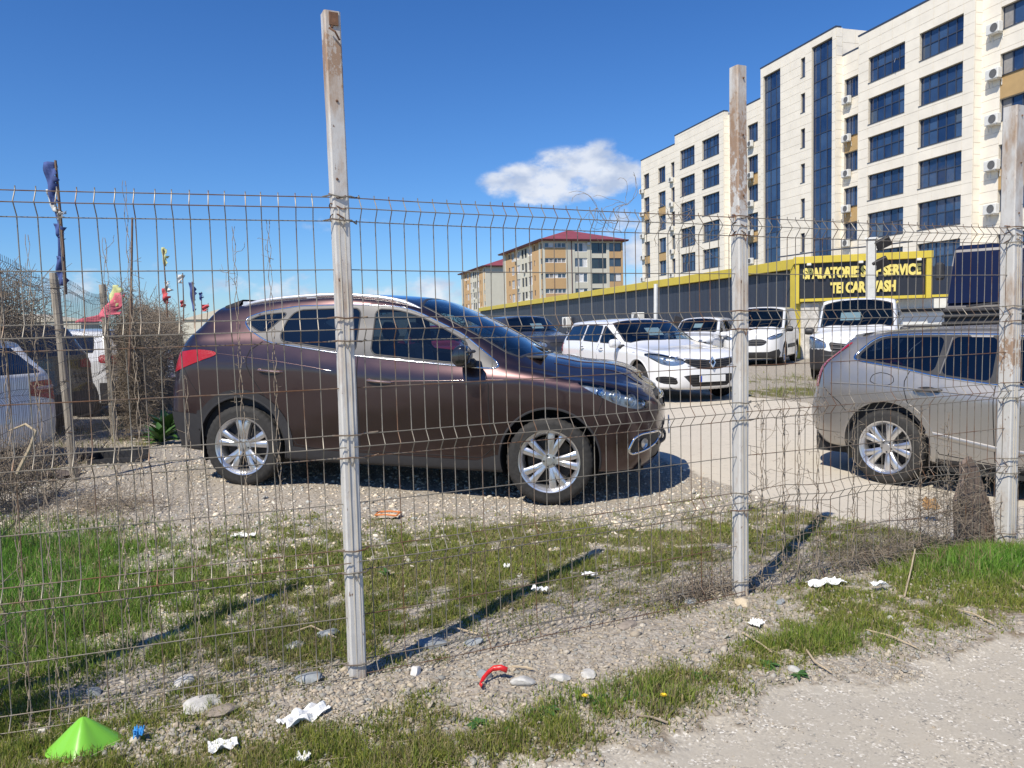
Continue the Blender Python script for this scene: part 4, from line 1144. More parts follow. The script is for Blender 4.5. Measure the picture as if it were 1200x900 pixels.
# ---- 4. the two white vans
van, Sv, Pv = std_car('small white panel van with dark oval grille parked beside the yellow sign post', 'van', 'white vans parked by the car wash', WHITE2, (0, 0, 0), 0,
    L=4.20, wb=2.50, hw=.90, H=1.80, r=.32, ro=.80, xrf=1.62, xrr=-.6, xcowl=2.42, zcowl=1.12, zhood=.98, belt=(1.10, 1.02), tslope=.06, windows='van', front='courier', rimr=.20, dx=.045, nr=60,
    head=[(.48, .80), (.52, .86), (.70, .93), (.88, .98), (.89, .90), (.80, .82), (.62, .77)], no_rear_glass=True, edge_y=(.80, .86), lip=MT['plastic'], archmat=MT['plastic'], glassz=(.04, .12))
a = R(-28); h = (math.sin(a), -math.cos(a))
fx, fy = 23.2*.314, 23.2
place(van, fx-h[0]*2.9, fy-h[1]*2.9, gzf(fx, fy), math.atan2(h[1], h[0]))
diamond_bar = strip(van, Pv['bvh'], 'grille_bar', [(.02, .66), (.44, .67)], 'front', .012, MT['satin'], .004, thick=.004)
strip(van, Pv['bvh'], 'grille_bar', [(.02, .73), (.45, .73)], 'front', .012, MT['satin'], .004, thick=.004)
p, n_ = hit(Pv['bvh'], .0, .50, 'front'); plate(van, (p.x if p else 3.3)+.012, 0, .50, 0)
paper_sign(van, Pv['bvh'], 1.95, -.55, .24, .22, R(-52))
p, n_ = hit(Pv['bvh'], 1.5, .0, 'top')
b = MB(); b.tube([(1.5, 0, p.z), (1.35, 0, p.z+.42)], .006, 5); b.build('aerial', MT['plastic'], van)
for sg in (-1, 1):
    b = MB(); b.box(.4, 1.9, sg*.895-.012, sg*.895+.012, .50, .62, bev=.01); b.build('rubbing_strip', MT['plastic_grey'], van)

van2, Sk, Pk = std_car('taller white van with black front bumper and diamond emblem behind the grey estate', 'van', 'white vans parked by the car wash', WHITE2, (0, 0, 0), 0,
    L=4.28, wb=2.70, hw=.93, H=1.86, r=.325, ro=.72, xrf=1.95, xrr=-.55, xcowl=2.62, zcowl=1.17, zhood=.98, belt=(1.08, 1.03), tslope=.05, windows='van', front='kangoo', rimr=.20, dx=.04, nr=64,
    head=[(.50, .72), (.52, .86), (.66, .92), (.86, 1.0), (.93, .97), (.93, .80), (.90, .72)], no_rear_glass=True, edge_y=(.80, .87), lip=MT['plastic'], archmat=MT['plastic'], glassz=(.04, .13))
a = R(-29); h = (math.sin(a), -math.cos(a))
fx, fy = 17.0*.445, 17.0
place(van2, fx-h[0]*3.1, fy-h[1]*3.1, gzf(fx, fy), math.atan2(h[1], h[0]))
p, n_ = hit(Pk['bvh'], .0, .76, 'front'); diamond(van2, (p.x if p else 3.5)+.02, 0, .77, R(-8), .10, MT['chrome'])
for zz in (.70, .78):
    strip(van2, Pk['bvh'], 'grille_bar', [(.10, zz), (.42, zz+.03)], 'front', .022, MT['satin'], .006, thick=.006)
strip(van2, Pk['bvh'], 'bumper_slot', [(.02, .55), (.50, .55), (.62, .56)], 'front', .07, MT['plastic'], .006)
strip(van2, Pk['bvh'], 'bumper_slot', [(.02, .34), (.55, .34)], 'front', .09, MT['plastic'], .006)
paper_sign(van2, Pk['bvh'], 2.35, -.12, .42, .28, R(-50))
p, n_ = hit(Pk['bvh'], 1.85, .0, 'top')
b = MB(); b.tube([(1.85, 0, p.z), (1.78, 0, p.z+.08)], .012, 5); b.build('aerial', MT['plastic'], van2)
p, n_ = hit(Pk['bvh'], 2.4, .0, 'top')
b = MB(); b.tube([(2.62, .1, 1.22), (2.35, .15, 1.47), (2.1, .30, 1.62)], .010, 5); b.build('wiper', MT['plastic'], van2)

# ---- 5. smaller cars behind
def heading(root, px, Z, alpha_deg, back=0.0, z=None):
    a = R(alpha_deg); h = np.array([math.sin(a), -math.cos(a)])
    X = (px-600)/900*Z
    c = np.array([X, Z]) - h*back
    place(root, c[0], c[1], gzf(c[0], c[1]) if z is None else z, math.atan2(h[1], h[0]))
hb, _, Ph = std_car('small white hatchback half hidden behind the white estate car', 'car', 'cars parked in the lot', WHITE, (0, 0, 0), 0, L=3.7, wb=2.4, hw=.80, H=1.52, r=.29, ro=.62, xrf=1.25, xrr=-.3, xcowl=1.95, zcowl=1.04, zhood=.86, dx=.05, nr=48)
heading(hb, 806, 23.0, -30, 2.6)
paper_sign(hb, Ph['bvh'], 1.6, .05, .26, .22, R(-55))
ds, _, Pd = std_car('dark grey SUV facing the viewer between the brown SUV and the white estate', 'car', 'cars parked in the lot', paint('dark grey blue paint', (.035, .037, .045), .6, .3, .3), (0, 0, 0), 0,
    L=4.4, wb=2.64, hw=.90, H=1.66, r=.35, ro=.85, xrf=1.25, xrr=-.4, xcowl=2.15, zcowl=1.18, zhood=.98, belt=(1.12, 1.06), dx=.045, nr=54, rimr=.22, glass_r=MT['glass_dark'])
heading(ds, 645, 20.3, 23, 2.7)
paper_sign(ds, Pd['bvh'], 1.75, .1, .34, .24, R(-55))
rc, _, _ = std_car('red hatchback seen through the side windows of the brown SUV', 'car', 'cars parked in the lot', paint('red paint', (.45, .015, .02), 0, .3, .1), (0, 0, 0), 0, L=4.0, wb=2.5, hw=.85, H=1.46, r=.30, ro=.7, dx=.06, nr=44)
heading(rc, 512, 21, 10, 2.0)
gc, _, _ = std_car('pale grey hatchback beyond the bonnet of the brown SUV', 'car', 'cars parked in the lot', paint('pale grey paint', (.45, .46, .47), .5, .3, .1), (0, 0, 0), 0, L=4.2, wb=2.55, hw=.87, H=1.48, r=.30, dx=.06, nr=44)
heading(gc, 590, 27, 20, 2.0)
# cars beyond the left fence
wl, _, Pw = std_car('white car with a wide red and white tail lamp at the left edge', 'car', 'cars beyond the left fence', WHITE, (0, 0, 0), 0, L=4.4, wb=2.62, hw=.90, H=1.47, r=.32, ro=.92, xrf=1.35, xrr=-.1, tslope=.42, belt=(1.0, .92),
    tail_lamp=[(.40, .80), (.42, .95), (.99*.9, .96), (1.0*.9, .78), (.8, .72)], dx=.04, nr=60, nw=26)
yl = R(164)
place(wl, -6.22, 8.25, 0.0, yl)
strip(wl, Pw['bvh'], 'lamp_band', [(.50, .87), (.70, .87), (.86, .875)], 'rear', .05, MT['pale_lamp'], .009)
db, _, Pb = std_car('black SUV parked between the two pale cars beyond the left fence', 'car', 'cars beyond the left fence', paint('black paint', (.010, .011, .016), .3, .25, .05, (.05, .05, .05)), (0, 0, 0), 0, L=4.5, wb=2.66, hw=.92, H=1.66, r=.36, ro=.92, xrf=1.3, xrr=-.35, xcowl=2.2, zcowl=1.16, zhood=.98, belt=(1.13, 1.05), plasticb=True, rimr=.22,
    tail_lamp=[(.50, .98), (.52, 1.10), (.93, 1.11), (.93, .95)], dx=.045, nr=54)
place(db, -7.55, 11.5, 0.0, R(166))
wc, _, Pc = std_car('white crossover with a slanting red tail lamp, farthest beyond the left fence', 'car', 'cars beyond the left fence', WHITE, (0, 0, 0), 0, L=4.3, wb=2.60, hw=.90, H=1.60, r=.34, ro=.85, xrf=1.3, xrr=-.2, xcowl=2.15, zcowl=1.12, zhood=.95, belt=(1.12, 1.0), plasticb=True, rimr=.21, tslope=.38, archmat=MT['plastic_grey'],
    tail_lamp=[(.45, .98), (.48, 1.08), (.90, 1.12), (.90, .98), (.80, .94)], dx=.045, nr=54)
place(wc, -7.55, 14.6, 0.0, R(166))

# ---- 6. dark blue van at the right edge
def blue_van():
    m = simple('dark blue lorry paint', (.006, .008, .026), .35, .0, .2, 3)
    root = empty('parked_lorry', loc=(7.14, 10.30, -.02), rz=R(-36), label='tall dark blue lorry cab with a big flat windscreen behind the grey estate roof', cat='lorry')
    # local: x right along the front, y away from the viewer, z up ; slightly tapering front
    b = MB()
    W, D = 2.35, 2.2
    def ringz(z, inset, fr): return [(-W/2+inset, fr, z), (W/2-inset, fr, z), (W/2-inset*.5, D, z), (-W/2+inset*.5, D, z)]
    lv = [(.45, .04, .0), (1.0, .02, -.02), (1.50, .0, -.02), (1.62, .03, .02), (2.15, .07, .14), (2.38, .10, .22), (2.45, .15, .36)]
    vs = []
    for z, i_, f_ in lv: vs += ringz(z, i_, f_)
    fs = [(k*4+i, k*4+(i+1) % 4, (k+1)*4+(i+1) % 4, (k+1)*4+i) for k in range(len(lv)-1) for i in range(4)]+[tuple(len(vs)-4+i for i in range(4)), (3, 2, 1, 0)]
    b.add(vs, fs); b.build('cab', m, root)
    g = MB(); vs = [(-1.13, -.012, 1.62), (1.13, -.012, 1.62), (1.07, .175, 2.34), (-1.07, .175, 2.34)]
    g.add([(x, y-.012, z) for x, y, z in vs], [(0, 1, 2, 3)]); g.build('windscreen', simple('dark windscreen', (.005, .007, .028), .12, 0, .1, 3), root)
    for i, z in enumerate((1.52, 1.44, 1.34, 1.22)):
        q = MB(); q.box(-W/2-.02, W/2+.02, -.09-.02*i, .02, z-.03, z+.02, bev=.015); q.build('front_ledge', MT['plastic'] if i % 2 else MT['plastic_grey'], root)
    w_ = MB(); w_.tube([(-.9, -.06, 1.57), (-.3, -.05, 1.63), (.25, -.04, 1.72)], .014, 6); w_.tube([(.0, -.06, 1.57), (.6, -.05, 1.63), (1.0, -.04, 1.72)], .014, 6); w_.build('wiper', MT['plastic'], root)
    for s in (-1, 1):
        q = MB(); q.box(s*(W/2+.06)-.06, s*(W/2+.06)+.06, -.10, .02, 1.95, 2.20, bev=.03); q.build('wing_mirror', MT['plastic'], root)
        q = MB(); q.box(s*.95-.14, s*.95+.14, -.06, .02, .70, .90, bev=.02); q.build('headlight', MT['chrome_dark'], root)
    q = MB(); q.box(-W/2, W/2, -.12, .1, .35, .62, bev=.03); q.build('bumper', MT['plastic_grey'], root)
    for s in (-1, 1):
        o = add_wheel(root, s*(W/2-.16), 1.0, .42, .26, .24, 'multi', 1)
        o.rotation_euler = (0, 0, -PI/2 if s > 0 else PI/2)
    return root
blue_van()
for k_, o in WHEEL_CACHE.items():
    pass
# ------------------------------------------------------------------ ground
def soft_poly(poly, x, y, w_=.2):
    ins = inside(poly, x, y); _, _, d = nearest_on(poly, x, y)
    sd = np.where(ins, d, -d)
    return np.clip(.5+sd/w_, 0, 1)
def vnoise(x, y, s, seed=0):
    """cheap smooth value noise"""
    x = x*s+seed*17.3; y = y*s-seed*9.1
    xi = np.floor(x).astype(np.int64); yi = np.floor(y).astype(np.int64); fx = x-xi; fy = y-yi
    fx = fx*fx*(3-2*fx); fy = fy*fy*(3-2*fy)
    def h(a, b):
        n = (a*374761393+b*668265263+seed*1442695041) & 0x7fffffff
        n = ((n ^ (n >> 13))*1274126177) & 0x7fffffff
        return ((n ^ (n >> 16)) & 0xffff)/65535.0
    return (h(xi, yi)*(1-fx)+h(xi+1, yi)*fx)*(1-fy)+(h(xi, yi+1)*(1-fx)+h(xi+1, yi+1)*fx)*fy
def fbm(x, y, s, seed=0, o=4):
    r = 0; a = .5; t = 0
    for i in range(o): r = r+a*vnoise(x, y, s*2**i, seed+i); t += a; a *= .5
    return r/t
def pathline(x): return np.interp(x, [-20, -3, -.9, -.14, .26, .59, 1.19, 1.76, 2.28, 3.2, 20], [-4, 1.2, 2.10, 2.36, 2.51, 2.71, 2.98, 3.16, 3.40, 3.9, 12])
LANE = [(1.3, 17), (1.50, 8.6), (1.72, 7.4), (1.95, 6.6), (2.23, 5.6), (2.57, 5.20), (2.75, 4.75), (3.4, 4.55), (5, 4.2), (30, 6), (30, 24), (14, 15), (6.4, 12.0), (5.2, 12.0), (4.4, 13.0), (3.6, 15), (3.0, 20)]
def fence_y(x): return np.interp(x, [-6, -2.37, -.646, 1.141, 2.984, 5.0], [1.2, 2.45, 2.986, 3.836, 4.598, 5.4])
def covers(x, y):
    nA = fbm(x, y, .9, 3); nB = fbm(x, y, 3.2, 8); nC = fbm(x, y, 11, 5, 3)
    path = np.clip((pathline(x)-y+.50*(nB-.5)+.30*(nC-.5)+.03)/.22, 0, 1)
    lane = soft_poly(LANE, x+.25*(nB-.5), y+.25*(nA-.5), .25)
    fd = y-fence_y(x)
    behind = np.clip(fd/.1+.5, 0, 1)
    # grass: left thick stand, the middle sward, the verge, the tuft at the right post
    g = np.zeros_like(x)
    def blob(cx, cy, sx, sy, a, rot=0):
        c, s = math.cos(R(rot)), math.sin(R(rot)); u = (x-cx)*c+(y-cy)*s; v_ = -(x-cx)*s+(y-cy)*c
        return a*np.exp(-(u/sx)**2-(v_/sy)**2)
    g += blob(-3.6, 4.7, 1.2, .95, 1.5) + blob(-2.6, 3.6, .9, .7, 1.2) + blob(-.3, 4.6, 1.7, .75, .95, 10) + blob(1.2, 4.9, 1.3, .55, .55, 20)
    g += blob(-.4, 4.35, 2.0, .75, .75, 14) + blob(1.0, 5.2, 1.2, .5, .45, 10) + blob(-1.4, 5.3, 1.3, .5, .35) + blob(1.9, 5.2, .9, .5, .45) + blob(-1.2, 3.45, .9, .3, .45, 15) + blob(-.2, 2.52, 1.2, .13, .55, 20) + blob(1.7, 3.42, 1.0, .15, .5, 24)
    g += np.clip((fbm(x, y, 2.3, 55)-.50)*5, 0, 1)*(.75*np.exp(-((fd+.1)/.9)**2)*np.clip((-x+1.2)/1.5, .25, 1) + .35*np.exp(-((fd-1.3)/1.2)**2))
    g += blob(-1.7, 4.0, .8, .5, .5) + blob(2.6, 5.1, .7, .35, .7, 20) + blob(1.7, 6.0, .5, .7, .45) + blob(-.1, 5.75, 1.6, .16, .55)
    g += blob(-1.0, 2.25, .9, .24, 1.5, 12) + blob(-2.3, 2.2, 1.1, .5, 1.6) + blob(-1.5, 2.1, .5, .3, 1.2) + blob(-.2, 2.50, .7, .10, .7, 20) + blob(.35, 2.82, .42, .13, .9, 25) + blob(1.35, 3.28, .42, .12, .8, 20) + blob(-.35, 2.48, .5, .10, .75, 18)
    g += blob(2.55, 4.05, .75, .34, 2.3, 22) + blob(2.1, 3.75, .8, .25, .9, 22) + blob(1.75, 3.85, .5, .18, .75, 20) + blob(3.6, 4.2, .9, .35, 1.3, 22) + blob(-5.2, 9.0, .8, 3.0, .7)
    g += blob(5.4, 14.3, 1.9, .75, 2.0, 30) + blob(6.5, 18, 1.2, 2.5, .8) + blob(4.6, 17.5, 1.0, 2.2, .5) + blob(2.2, 14.6, 2.2, .45, .8) + blob(-3.3, 8.3, .5, 1.5, .25) + blob(7.6, 24.6, 1.4, 1.0, .9) + blob(-6.6, 13, .7, 3, .8)
    g += blob(-.5, 5.2, 2.4, .8, .35) + blob(-2.0, 2.05, 1.8, .35, .9) + blob(.2, 2.62, .6, .14, .6, 22) + blob(2.0, 3.6, .9, .14, .7, 24) + blob(2.3, 3.85, 1.1, .22, .6, 22) + blob(.5, 5.1, 1.2, .6, .3)
    g = g*(.45+1.1*nB)*(.65+.75*nA)
    g = g*np.clip(.25+1.9*(nC-.30), .12, 1.25)*np.clip(.55+1.4*(fbm(x, y, 1.9, 61)-.32), .15, 1.1)
    g = np.where(path > .5, g*.25*np.clip((nB-.45)*5, 0, 1), g)*(1-lane*.97)
    g += .35*np.clip((y-28)/8, 0, 1)
    far = np.clip((y-40)/30, 0, 1)
    g = np.maximum(g, far*(.3+.7*nA))
    # gravel: under the fence foot and round the cars
    gr = np.clip(1.2-g*1.1, 0, 1)
    strip_ = np.exp(-((fd+.28)/.30)**2)
    gr = np.maximum(gr*np.clip(.35+1.1*nA, 0, 1), strip_*np.clip(.25+1.0*fbm(x, y, 2.6, 91), 0, 1))*(1-path)*(1-lane)
    gr = np.where(fd > 1.5, np.maximum(gr, (1-g)*(1-path)*(1-lane)*.9), gr)
    return np.clip(g, 0, 1.3), np.clip(gr, 0, 1), path, lane

def ground_micro(x, y):
    g, gr, p, l = covers(x, y)
    near = np.exp(-np.clip(np.hypot(x, y)-9, 0, None)/3)
    m = (.030*(fbm(x, y, 1.6, 11)-.5)+.020*(fbm(x, y, 6, 12, 3)-.5)*(1-p)*(1-l))*near
    fd = y-fence_y(x)
    berm = .05*np.exp(-((fd+.18)/.35)**2)*(.4+.9*fbm(x, y, 2.2, 21))*near
    edge = -.03*p
    return gz(x, y)+(m*(1-.75*p)*(1-.8*l)+berm*.6+edge)
def H(x, y): return float(ground_micro(np.array([x]), np.array([y]))[0])

def build_ground():
    def axis(lo, dlo, dhi, hi, st, g_):
        a = list(np.arange(dlo, dhi+1e-6, st)); s = st; v = dlo
        left = []
        while v > lo: s *= g_; v -= s; left.append(v)
        s = st; v = a[-1]; right = []
        while v < hi: s *= g_; v += s; right.append(v)
        return np.array(left[::-1]+a+right)
    X = axis(-900, -6.2, 6.2, 900, .04, 1.09); Y = axis(-60, 1.3, 9.0, 2500, .035, 1.045)
    gx, gy = np.meshgrid(X, Y); x = gx.ravel(); y = gy.ravel()
    z = ground_micro(x, y)
    z = z - 6*np.clip((np.hypot(x, y)-300)/2000, 0, 1)
    g, gr, p, l = covers(x, y)
    n = len(X); m_ = len(Y); I = np.arange(n*m_).reshape(m_, n)
    F = np.stack([I[:-1, :-1], I[:-1, 1:], I[1:, 1:], I[1:, :-1]], -1).reshape(-1, 4)
    col = np.stack([np.clip(g, 0, 1), gr, p, l], 1)
    mt, t, b = newmat('lot ground'); setc(b, rough=.95, spec=.2)
    at = N(t, 'ShaderNodeAttribute', attribute_name='tone'); sp = N(t, 'ShaderNodeSeparateColor'); t.links.new(at.outputs['Color'], sp.inputs[0])
    n1 = noise_tex(t, 2.2, 6, .6, 'World'); n2 = noise_tex(t, 14, 6, .65, 'World'); n3 = noise_tex(t, 90, 4, .6, 'World'); n4 = noise_tex(t, .6, 4, .5, 'World')
    soil = mixc(t, n2, (.10, .074, .05), (.29, .235, .165))
    # fine gravel as grains of many tones
    gg = N(t, 'ShaderNodeNewGeometry')
    def grains(scale):
        vo = N(t, 'ShaderNodeTexVoronoi'); vo.inputs['Scale'].default_value = scale; t.links.new(gg.outputs['Position'], vo.inputs['Vector']); return vo
    v1 = grains(48); v2 = grains(95); v3 = grains(200)
    s1 = N(t, 'ShaderNodeSeparateColor'); t.links.new(v1.outputs['Color'], s1.inputs[0])
    grc = ramp(t, s1.outputs[0], [(0, (.19, .165, .13)), (.25, (.38, .335, .26)), (.6, (.56, .50, .40)), (.85, (.70, .64, .53)), (1, (.36, .35, .33))])
    s2 = N(t, 'ShaderNodeSeparateColor'); t.links.new(v2.outputs['Color'], s2.inputs[0])
    grc2 = ramp(t, s2.outputs[1], [(0, (.24, .22, .19)), (.5, (.46, .42, .36)), (1, (.60, .56, .50))])
    grav = mixc(t, M('GREATER_THAN', n3, .52, t=t), grc, grc2)
    d1 = M('MULTIPLY', v1.outputs['Distance'], 30, t=t)
    gravel = mixc(t, M('MULTIPLY', M('MINIMUM', M('MULTIPLY', v1.outputs['Distance'], 34, t=t), 1.0, t=t), .55, t=t), grav, (.20, .175, .145))  # grain edges darkened in the colour: occlusion between grains painted in
    grassc = mixc(t, n2, (.07, .085, .028), (.17, .155, .07))
    s3 = N(t, 'ShaderNodeSeparateColor'); t.links.new(v3.outputs['Color'], s3.inputs[0])
    lanec = mixc(t, n1, (.44, .395, .32), (.54, .49, .405)); lanec = mixc(t, M('MULTIPLY', s3.outputs[0], .30, t=t), lanec, (.60, .57, .51)); lanec = mixc(t, M('MULTIPLY', M('GREATER_THAN', n2, .60, t=t), .35, t=t), lanec, (.26, .24, .21))
    v4 = grains(130); s4 = N(t, 'ShaderNodeSeparateColor'); t.links.new(v4.outputs['Color'], s4.inputs[0])
    pc = ramp(t, s4.outputs[0], [(0, (.17, .165, .15)), (.12, (.31, .28, .235)), (.5, (.41, .37, .30)), (.86, (.47, .425, .345)), (.93, (.70, .66, .58)), (1, (.74, .71, .64))])
    pf = mixc(t, n3, (.33, .295, .24), (.47, .43, .355))
    pathc = mixc(t, ramp(t, n2, [(.42, 0.0), (.60, 1.0)]), pf, pc); pathc = mixc(t, ramp(t, n1, [(.35, .0), (.75, .35)]), pathc, (.30, .29, .265))
    def thresh(src, noise_, k=.55, w0=.35, w1=.65):
        a_ = M('ADD', src, M('MULTIPLY', M('SUBTRACT', noise_, .5, t=t), k, t=t), t=t)
        mr = N(t, 'ShaderNodeMapRange', interpolation_type='SMOOTHSTEP'); mr.inputs['From Min'].default_value = w0; mr.inputs['From Max'].default_value = w1
        t.links.new(a_, mr.inputs['Value']); return mr.outputs[0]
    c = mixc(t, thresh(sp.outputs[1], n2, .9, .25, .6), soil, gravel)
    c = mixc(t, M('MULTIPLY', thresh(sp.outputs[0], n2, .8, .25, .8), .85, t=t), c, grassc)
    c = mixc(t, thresh(sp.outputs[2], n2, .5), c, pathc)
    c = mixc(t, thresh(at.outputs['Alpha'], n2, .5), c, lanec)
    t.links.new(c, b.inputs['Base Color'])
    keep = M('SUBTRACT', 1.0, M('MINIMUM', M('ADD', sp.outputs[2], at.outputs['Alpha'], t=t), 1.0, t=t), t=t)
    n5 = noise_tex(t, 320, 3, .6, 'World')
    hgt = M('ADD', M('MULTIPLY', M('MULTIPLY', v1.outputs['Distance'], -14, t=t), keep, t=t), M('MULTIPLY', n5, .6, t=t), t=t)
    bump(t, b, hgt, .22, .006)
    o = fast_mesh('ground', np.stack([x, y, z], 1), F, mt, smooth=True, col=col)
    o['kind'] = 'structure'
build_ground()

# ------------------------------------------------------------------ the long cream building
D_ = np.array([-.279, .960, 0]); D_ /= np.linalg.norm(D_); N_ = np.array([-D_[1], D_[0], 0]); O_ = np.array([30.535, 52.4, 0])
MT['clad'] = simple('cream cladding', (.80, .745, .635), .6, 0, .07, .8, .02, coords='World')
MT['joint'] = simple('cladding joint', (.56, .51, .42), .8)
MT['tan'] = simple('tan render', (.46, .31, .14), .7, 0, .08, 2)
MT['frame_dark'] = simple('dark window frame', (.06, .075, .11), .4, .3, .1, 4)
def pane_mat(name, c, c2, rough=.03, spec=1.0):
    m, t, b = newmat(name); setc(b, rough=rough, coat=0, metal=0.0)
    b.inputs['Specular IOR Level'].default_value = spec
    g = N(t, 'ShaderNodeNewGeometry'); n = N(t, 'ShaderNodeTexNoise'); n.inputs['Scale'].default_value = .9; n.inputs['Detail'].default_value = 3
    t.links.new(g.outputs['Position'], n.inputs['Vector'])
    oi = N(t, 'ShaderNodeObjectInfo')
    f = M('ADD', M('MULTIPLY', n.outputs['Fac'], .5, t=t), M('MULTIPLY', oi.outputs['Random'], .5, t=t), t=t)
    t.links.new(ramp(t, f, [(.3, c), (.72, c2)]), b.inputs['Base Color'])
    bump(t, b, n.outputs['Fac'], .03, .3)
    return m
MT['pane'] = pane_mat('blue reflecting pane', (.008, .022, .075), (.045, .085, .17))
MT['pane_far'] = pane_mat('grey blue pane', (.03, .045, .075), (.10, .13, .17))
MT['curtain'] = simple('grey blind', (.27, .26, .25), .8, 0, .15, 5)
MT['ac'] = simple('white ac casing', (.66, .66, .63), .5, 0, .08, 6)
MT['ac_dark'] = simple('ac grille', (.12, .12, .12), .6)
def FT(e=0.0):
    """frame on the facade: x along it (away), y outward, z up"""
    return Matrix(((D_[0], N_[0], 0, O_[0]), (D_[1], N_[1], 0, O_[1]), (0, 0, 1, 0), (0, 0, 0, 1)))
FTM = FT()
bld = empty('office_building', label='long cream clad building with ribbon windows and two tall blue glass stair strips', cat='building')
bld.matrix_world = FTM
cap = MB()
panels = []          # (a0,a1,z0,z1,e)
core = MB()
def jobj(name, mb, mat, parent): return mb.build(name, mat, parent)
def window(a0, a1, z0, z1, e, cols, rows, split=.52, depth=.24, panemat=None, blind=0, name='window'):
    f = MB(); y0 = e-depth; fw = .055
    f.box(a0, a1, y0-.04, y0+.05, z0, z0+fw); f.box(a0, a1, y0-.04, y0+.05, z1-fw, z1)
    for i in range(cols+1):
        a = a0+(a1-a0)*i/cols; w2 = fw if i in (0, cols) else fw*.6
        f.box(max(a0, a-w2), min(a1, a+w2), y0-.04, y0+.047, z0+fw, z1-fw)
    zs = [z0, z0+(z1-z0)*split, z1] if rows == 2 else [z0+(z1-z0)*k/rows for k in range(rows+1)]
    for z in zs[1:-1]: f.box(a0+fw, a1-fw, y0-.037, y0+.044, z-fw*.6, z+fw*.6)
    o = f.build(name, MT['frame_dark'], bld)
    for i in range(cols):
        for j in range(len(zs)-1):
            p = MB(); A0, A1 = a0+(a1-a0)*i/cols+fw*.5, a0+(a1-a0)*(i+1)/cols-fw*.5
            q = RNG.normal(0, .004)
            p.add([(A0, y0+q, zs[j]+fw*.5), (A1, y0-q, zs[j]+fw*.5), (A1, y0-q, zs[j+1]-fw*.5), (A0, y0+q, zs[j+1]-fw*.5)], [(0, 1, 2, 3)])
            pm = MT['curtain'] if (blind and i >= cols-blind) else (panemat or MT['pane'])
            if not blind and random.random() < .05: pm = MT['pane_far']
            p.build('pane', pm, o, fixn=False)
    s = MB(); s.box(a0-.02, a1+.02, e-depth, e+.05, z0-.05, z0-.003); s.build('window_sill', MT['frame_dark'], o)
def section(a0, a1, e, zt, wins, tans=(), zb=0.0, depth=14, capw=.12):
    """wins: (a0,a1,z0,z1,cols,rows,...)"""
    cuts = [(w_[0], w_[1], w_[2], w_[3]) for w_ in wins] + [tuple(t_) for t_ in tans]
    xs = sorted({a0, a1} | {c[0] for c in cuts} | {c[1] for c in cuts})
    for i in range(len(xs)-1):
        l, r_ = xs[i], xs[i+1]
        if r_-l < .02: continue
        mid = (l+r_)/2; occ = sorted([(c[2], c[3]) for c in cuts if c[0] < mid < c[1]])
        z = zb; free = []
        for q0, q1 in occ:
            if q0 > z+.01: free.append((z, q0))
            z = max(z, q1)
        if z < zt: free.append((z, zt))
        for q0, q1 in free:
            core.box(l, r_, e-.42, e-.03, q0, q1)
            na = max(1, round((r_-l)/1.25)); g0 = .735
            zsx = [q0]+[k*g0 for k in range(int(q0/g0)+1, int(q1/g0)+1) if q0+.22 < k*g0 < q1-.22]+[q1]
            for k in range(na):
                for j in range(len(zsx)-1):
                    if zsx[j+1] > 2.6: panels.append((l+(r_-l)*k/na, l+(r_-l)*(k+1)/na, zsx[j], zsx[j+1], e))
    core.box(a0+.01, a1-.01, -depth, e-.43, zb, zt-.05)
    cap.box(a0-.05, a1+.05, e-depth*.0-.5, e+.04, zt+.003, zt+capw)
    for t_ in tans:
        b_ = MB(); b_.box(t_[0]+.01, t_[1]-.01, e-.40, e-.02, t_[2]+.01, t_[3]-.01); b_.build('tan_panel', MT['tan'], bld)
    for w_ in wins: window(w_[0], w_[1], w_[2], w_[3], e, w_[4], w_[5], *(w_[6:] if len(w_) > 6 else ()))
TE = [21.47, 18.40, 15.47, 12.57, 9.63, 6.72]; BE = [19.58, 16.45, 13.54, 10.65, 7.72, 4.66]
section(-.86, 9.80, 0, 23.45, [(.03, 3.73, BE[i], TE[i], 5, 2) for i in range(6)]+[(5.07, 8.72, BE[i], TE[i], 5, 2) for i in range(6)]+[(.03, 3.73, 2.7, 3.85, 5, 1)])
TF = [21.0, 18.08, 15.25, 12.39, 9.52, 6.7]; BF = [19.6, 16.75, 13.9, 11.0, 8.2, 5.3]
section(-12, -.88, -.6, 23.6, [(-5.2, -2.25, BF[i], TF[i], 4, 1, .5, .24, None, 1) for i in range(6)]+[(-9.6, -7.2, BF[i], TF[i], 4, 1) for i in range(6)], [(-5.2, -2.25, 15.27, 16.73), (-5.2, -2.25, 9.54, 10.98), (-9.6, -7.2, 15.27, 16.73)])
TD = [20.89, 17.84, 15.01, 12.17, 9.34, 6.5]; BD = [19.34, 16.32, 13.5, 10.66, 7.9, 5.0]
section(9.82, 12.36, -.6, 22.88, [(10.54, 12.10, BD[i], TD[i], 3, 1) for i in range(6)], [(10.54, 12.10, 15.03, 16.30), (10.54, 12.10, 9.36, 10.64)])
slit = [(16.22, 16.80, 22.5-3.0*k, 24.1-3.0*k, 1, 1, .5, .2, None) for k in range(6)]
section(12.38, 22.73, .05, 25.15, [(12.79, 15.37, 2.5, 24.55, 3, 15), (19.70, 22.30, 2.5, 24.3, 3, 15)]+slit, depth=7)
TC = [20.75, 17.67, 14.85, 12.12, 9.27, 6.4]; BC = [19.02, 15.98, 13.26, 10.41, 7.66, 4.9]
section(22.75, 29.24, -.6, 22.75, [(24.14, 25.86, BC[i], TC[i], 3, 1) for i in range(6)], [(24.14, 25.86, 14.87, 15.96), (24.14, 25.86, 9.29, 10.39)])
TB = [21.06, 17.99, 15.15, 12.28, 9.39, 6.5]; BB = [19.04, 15.93, 13.04, 10.22, 7.38, 4.6]
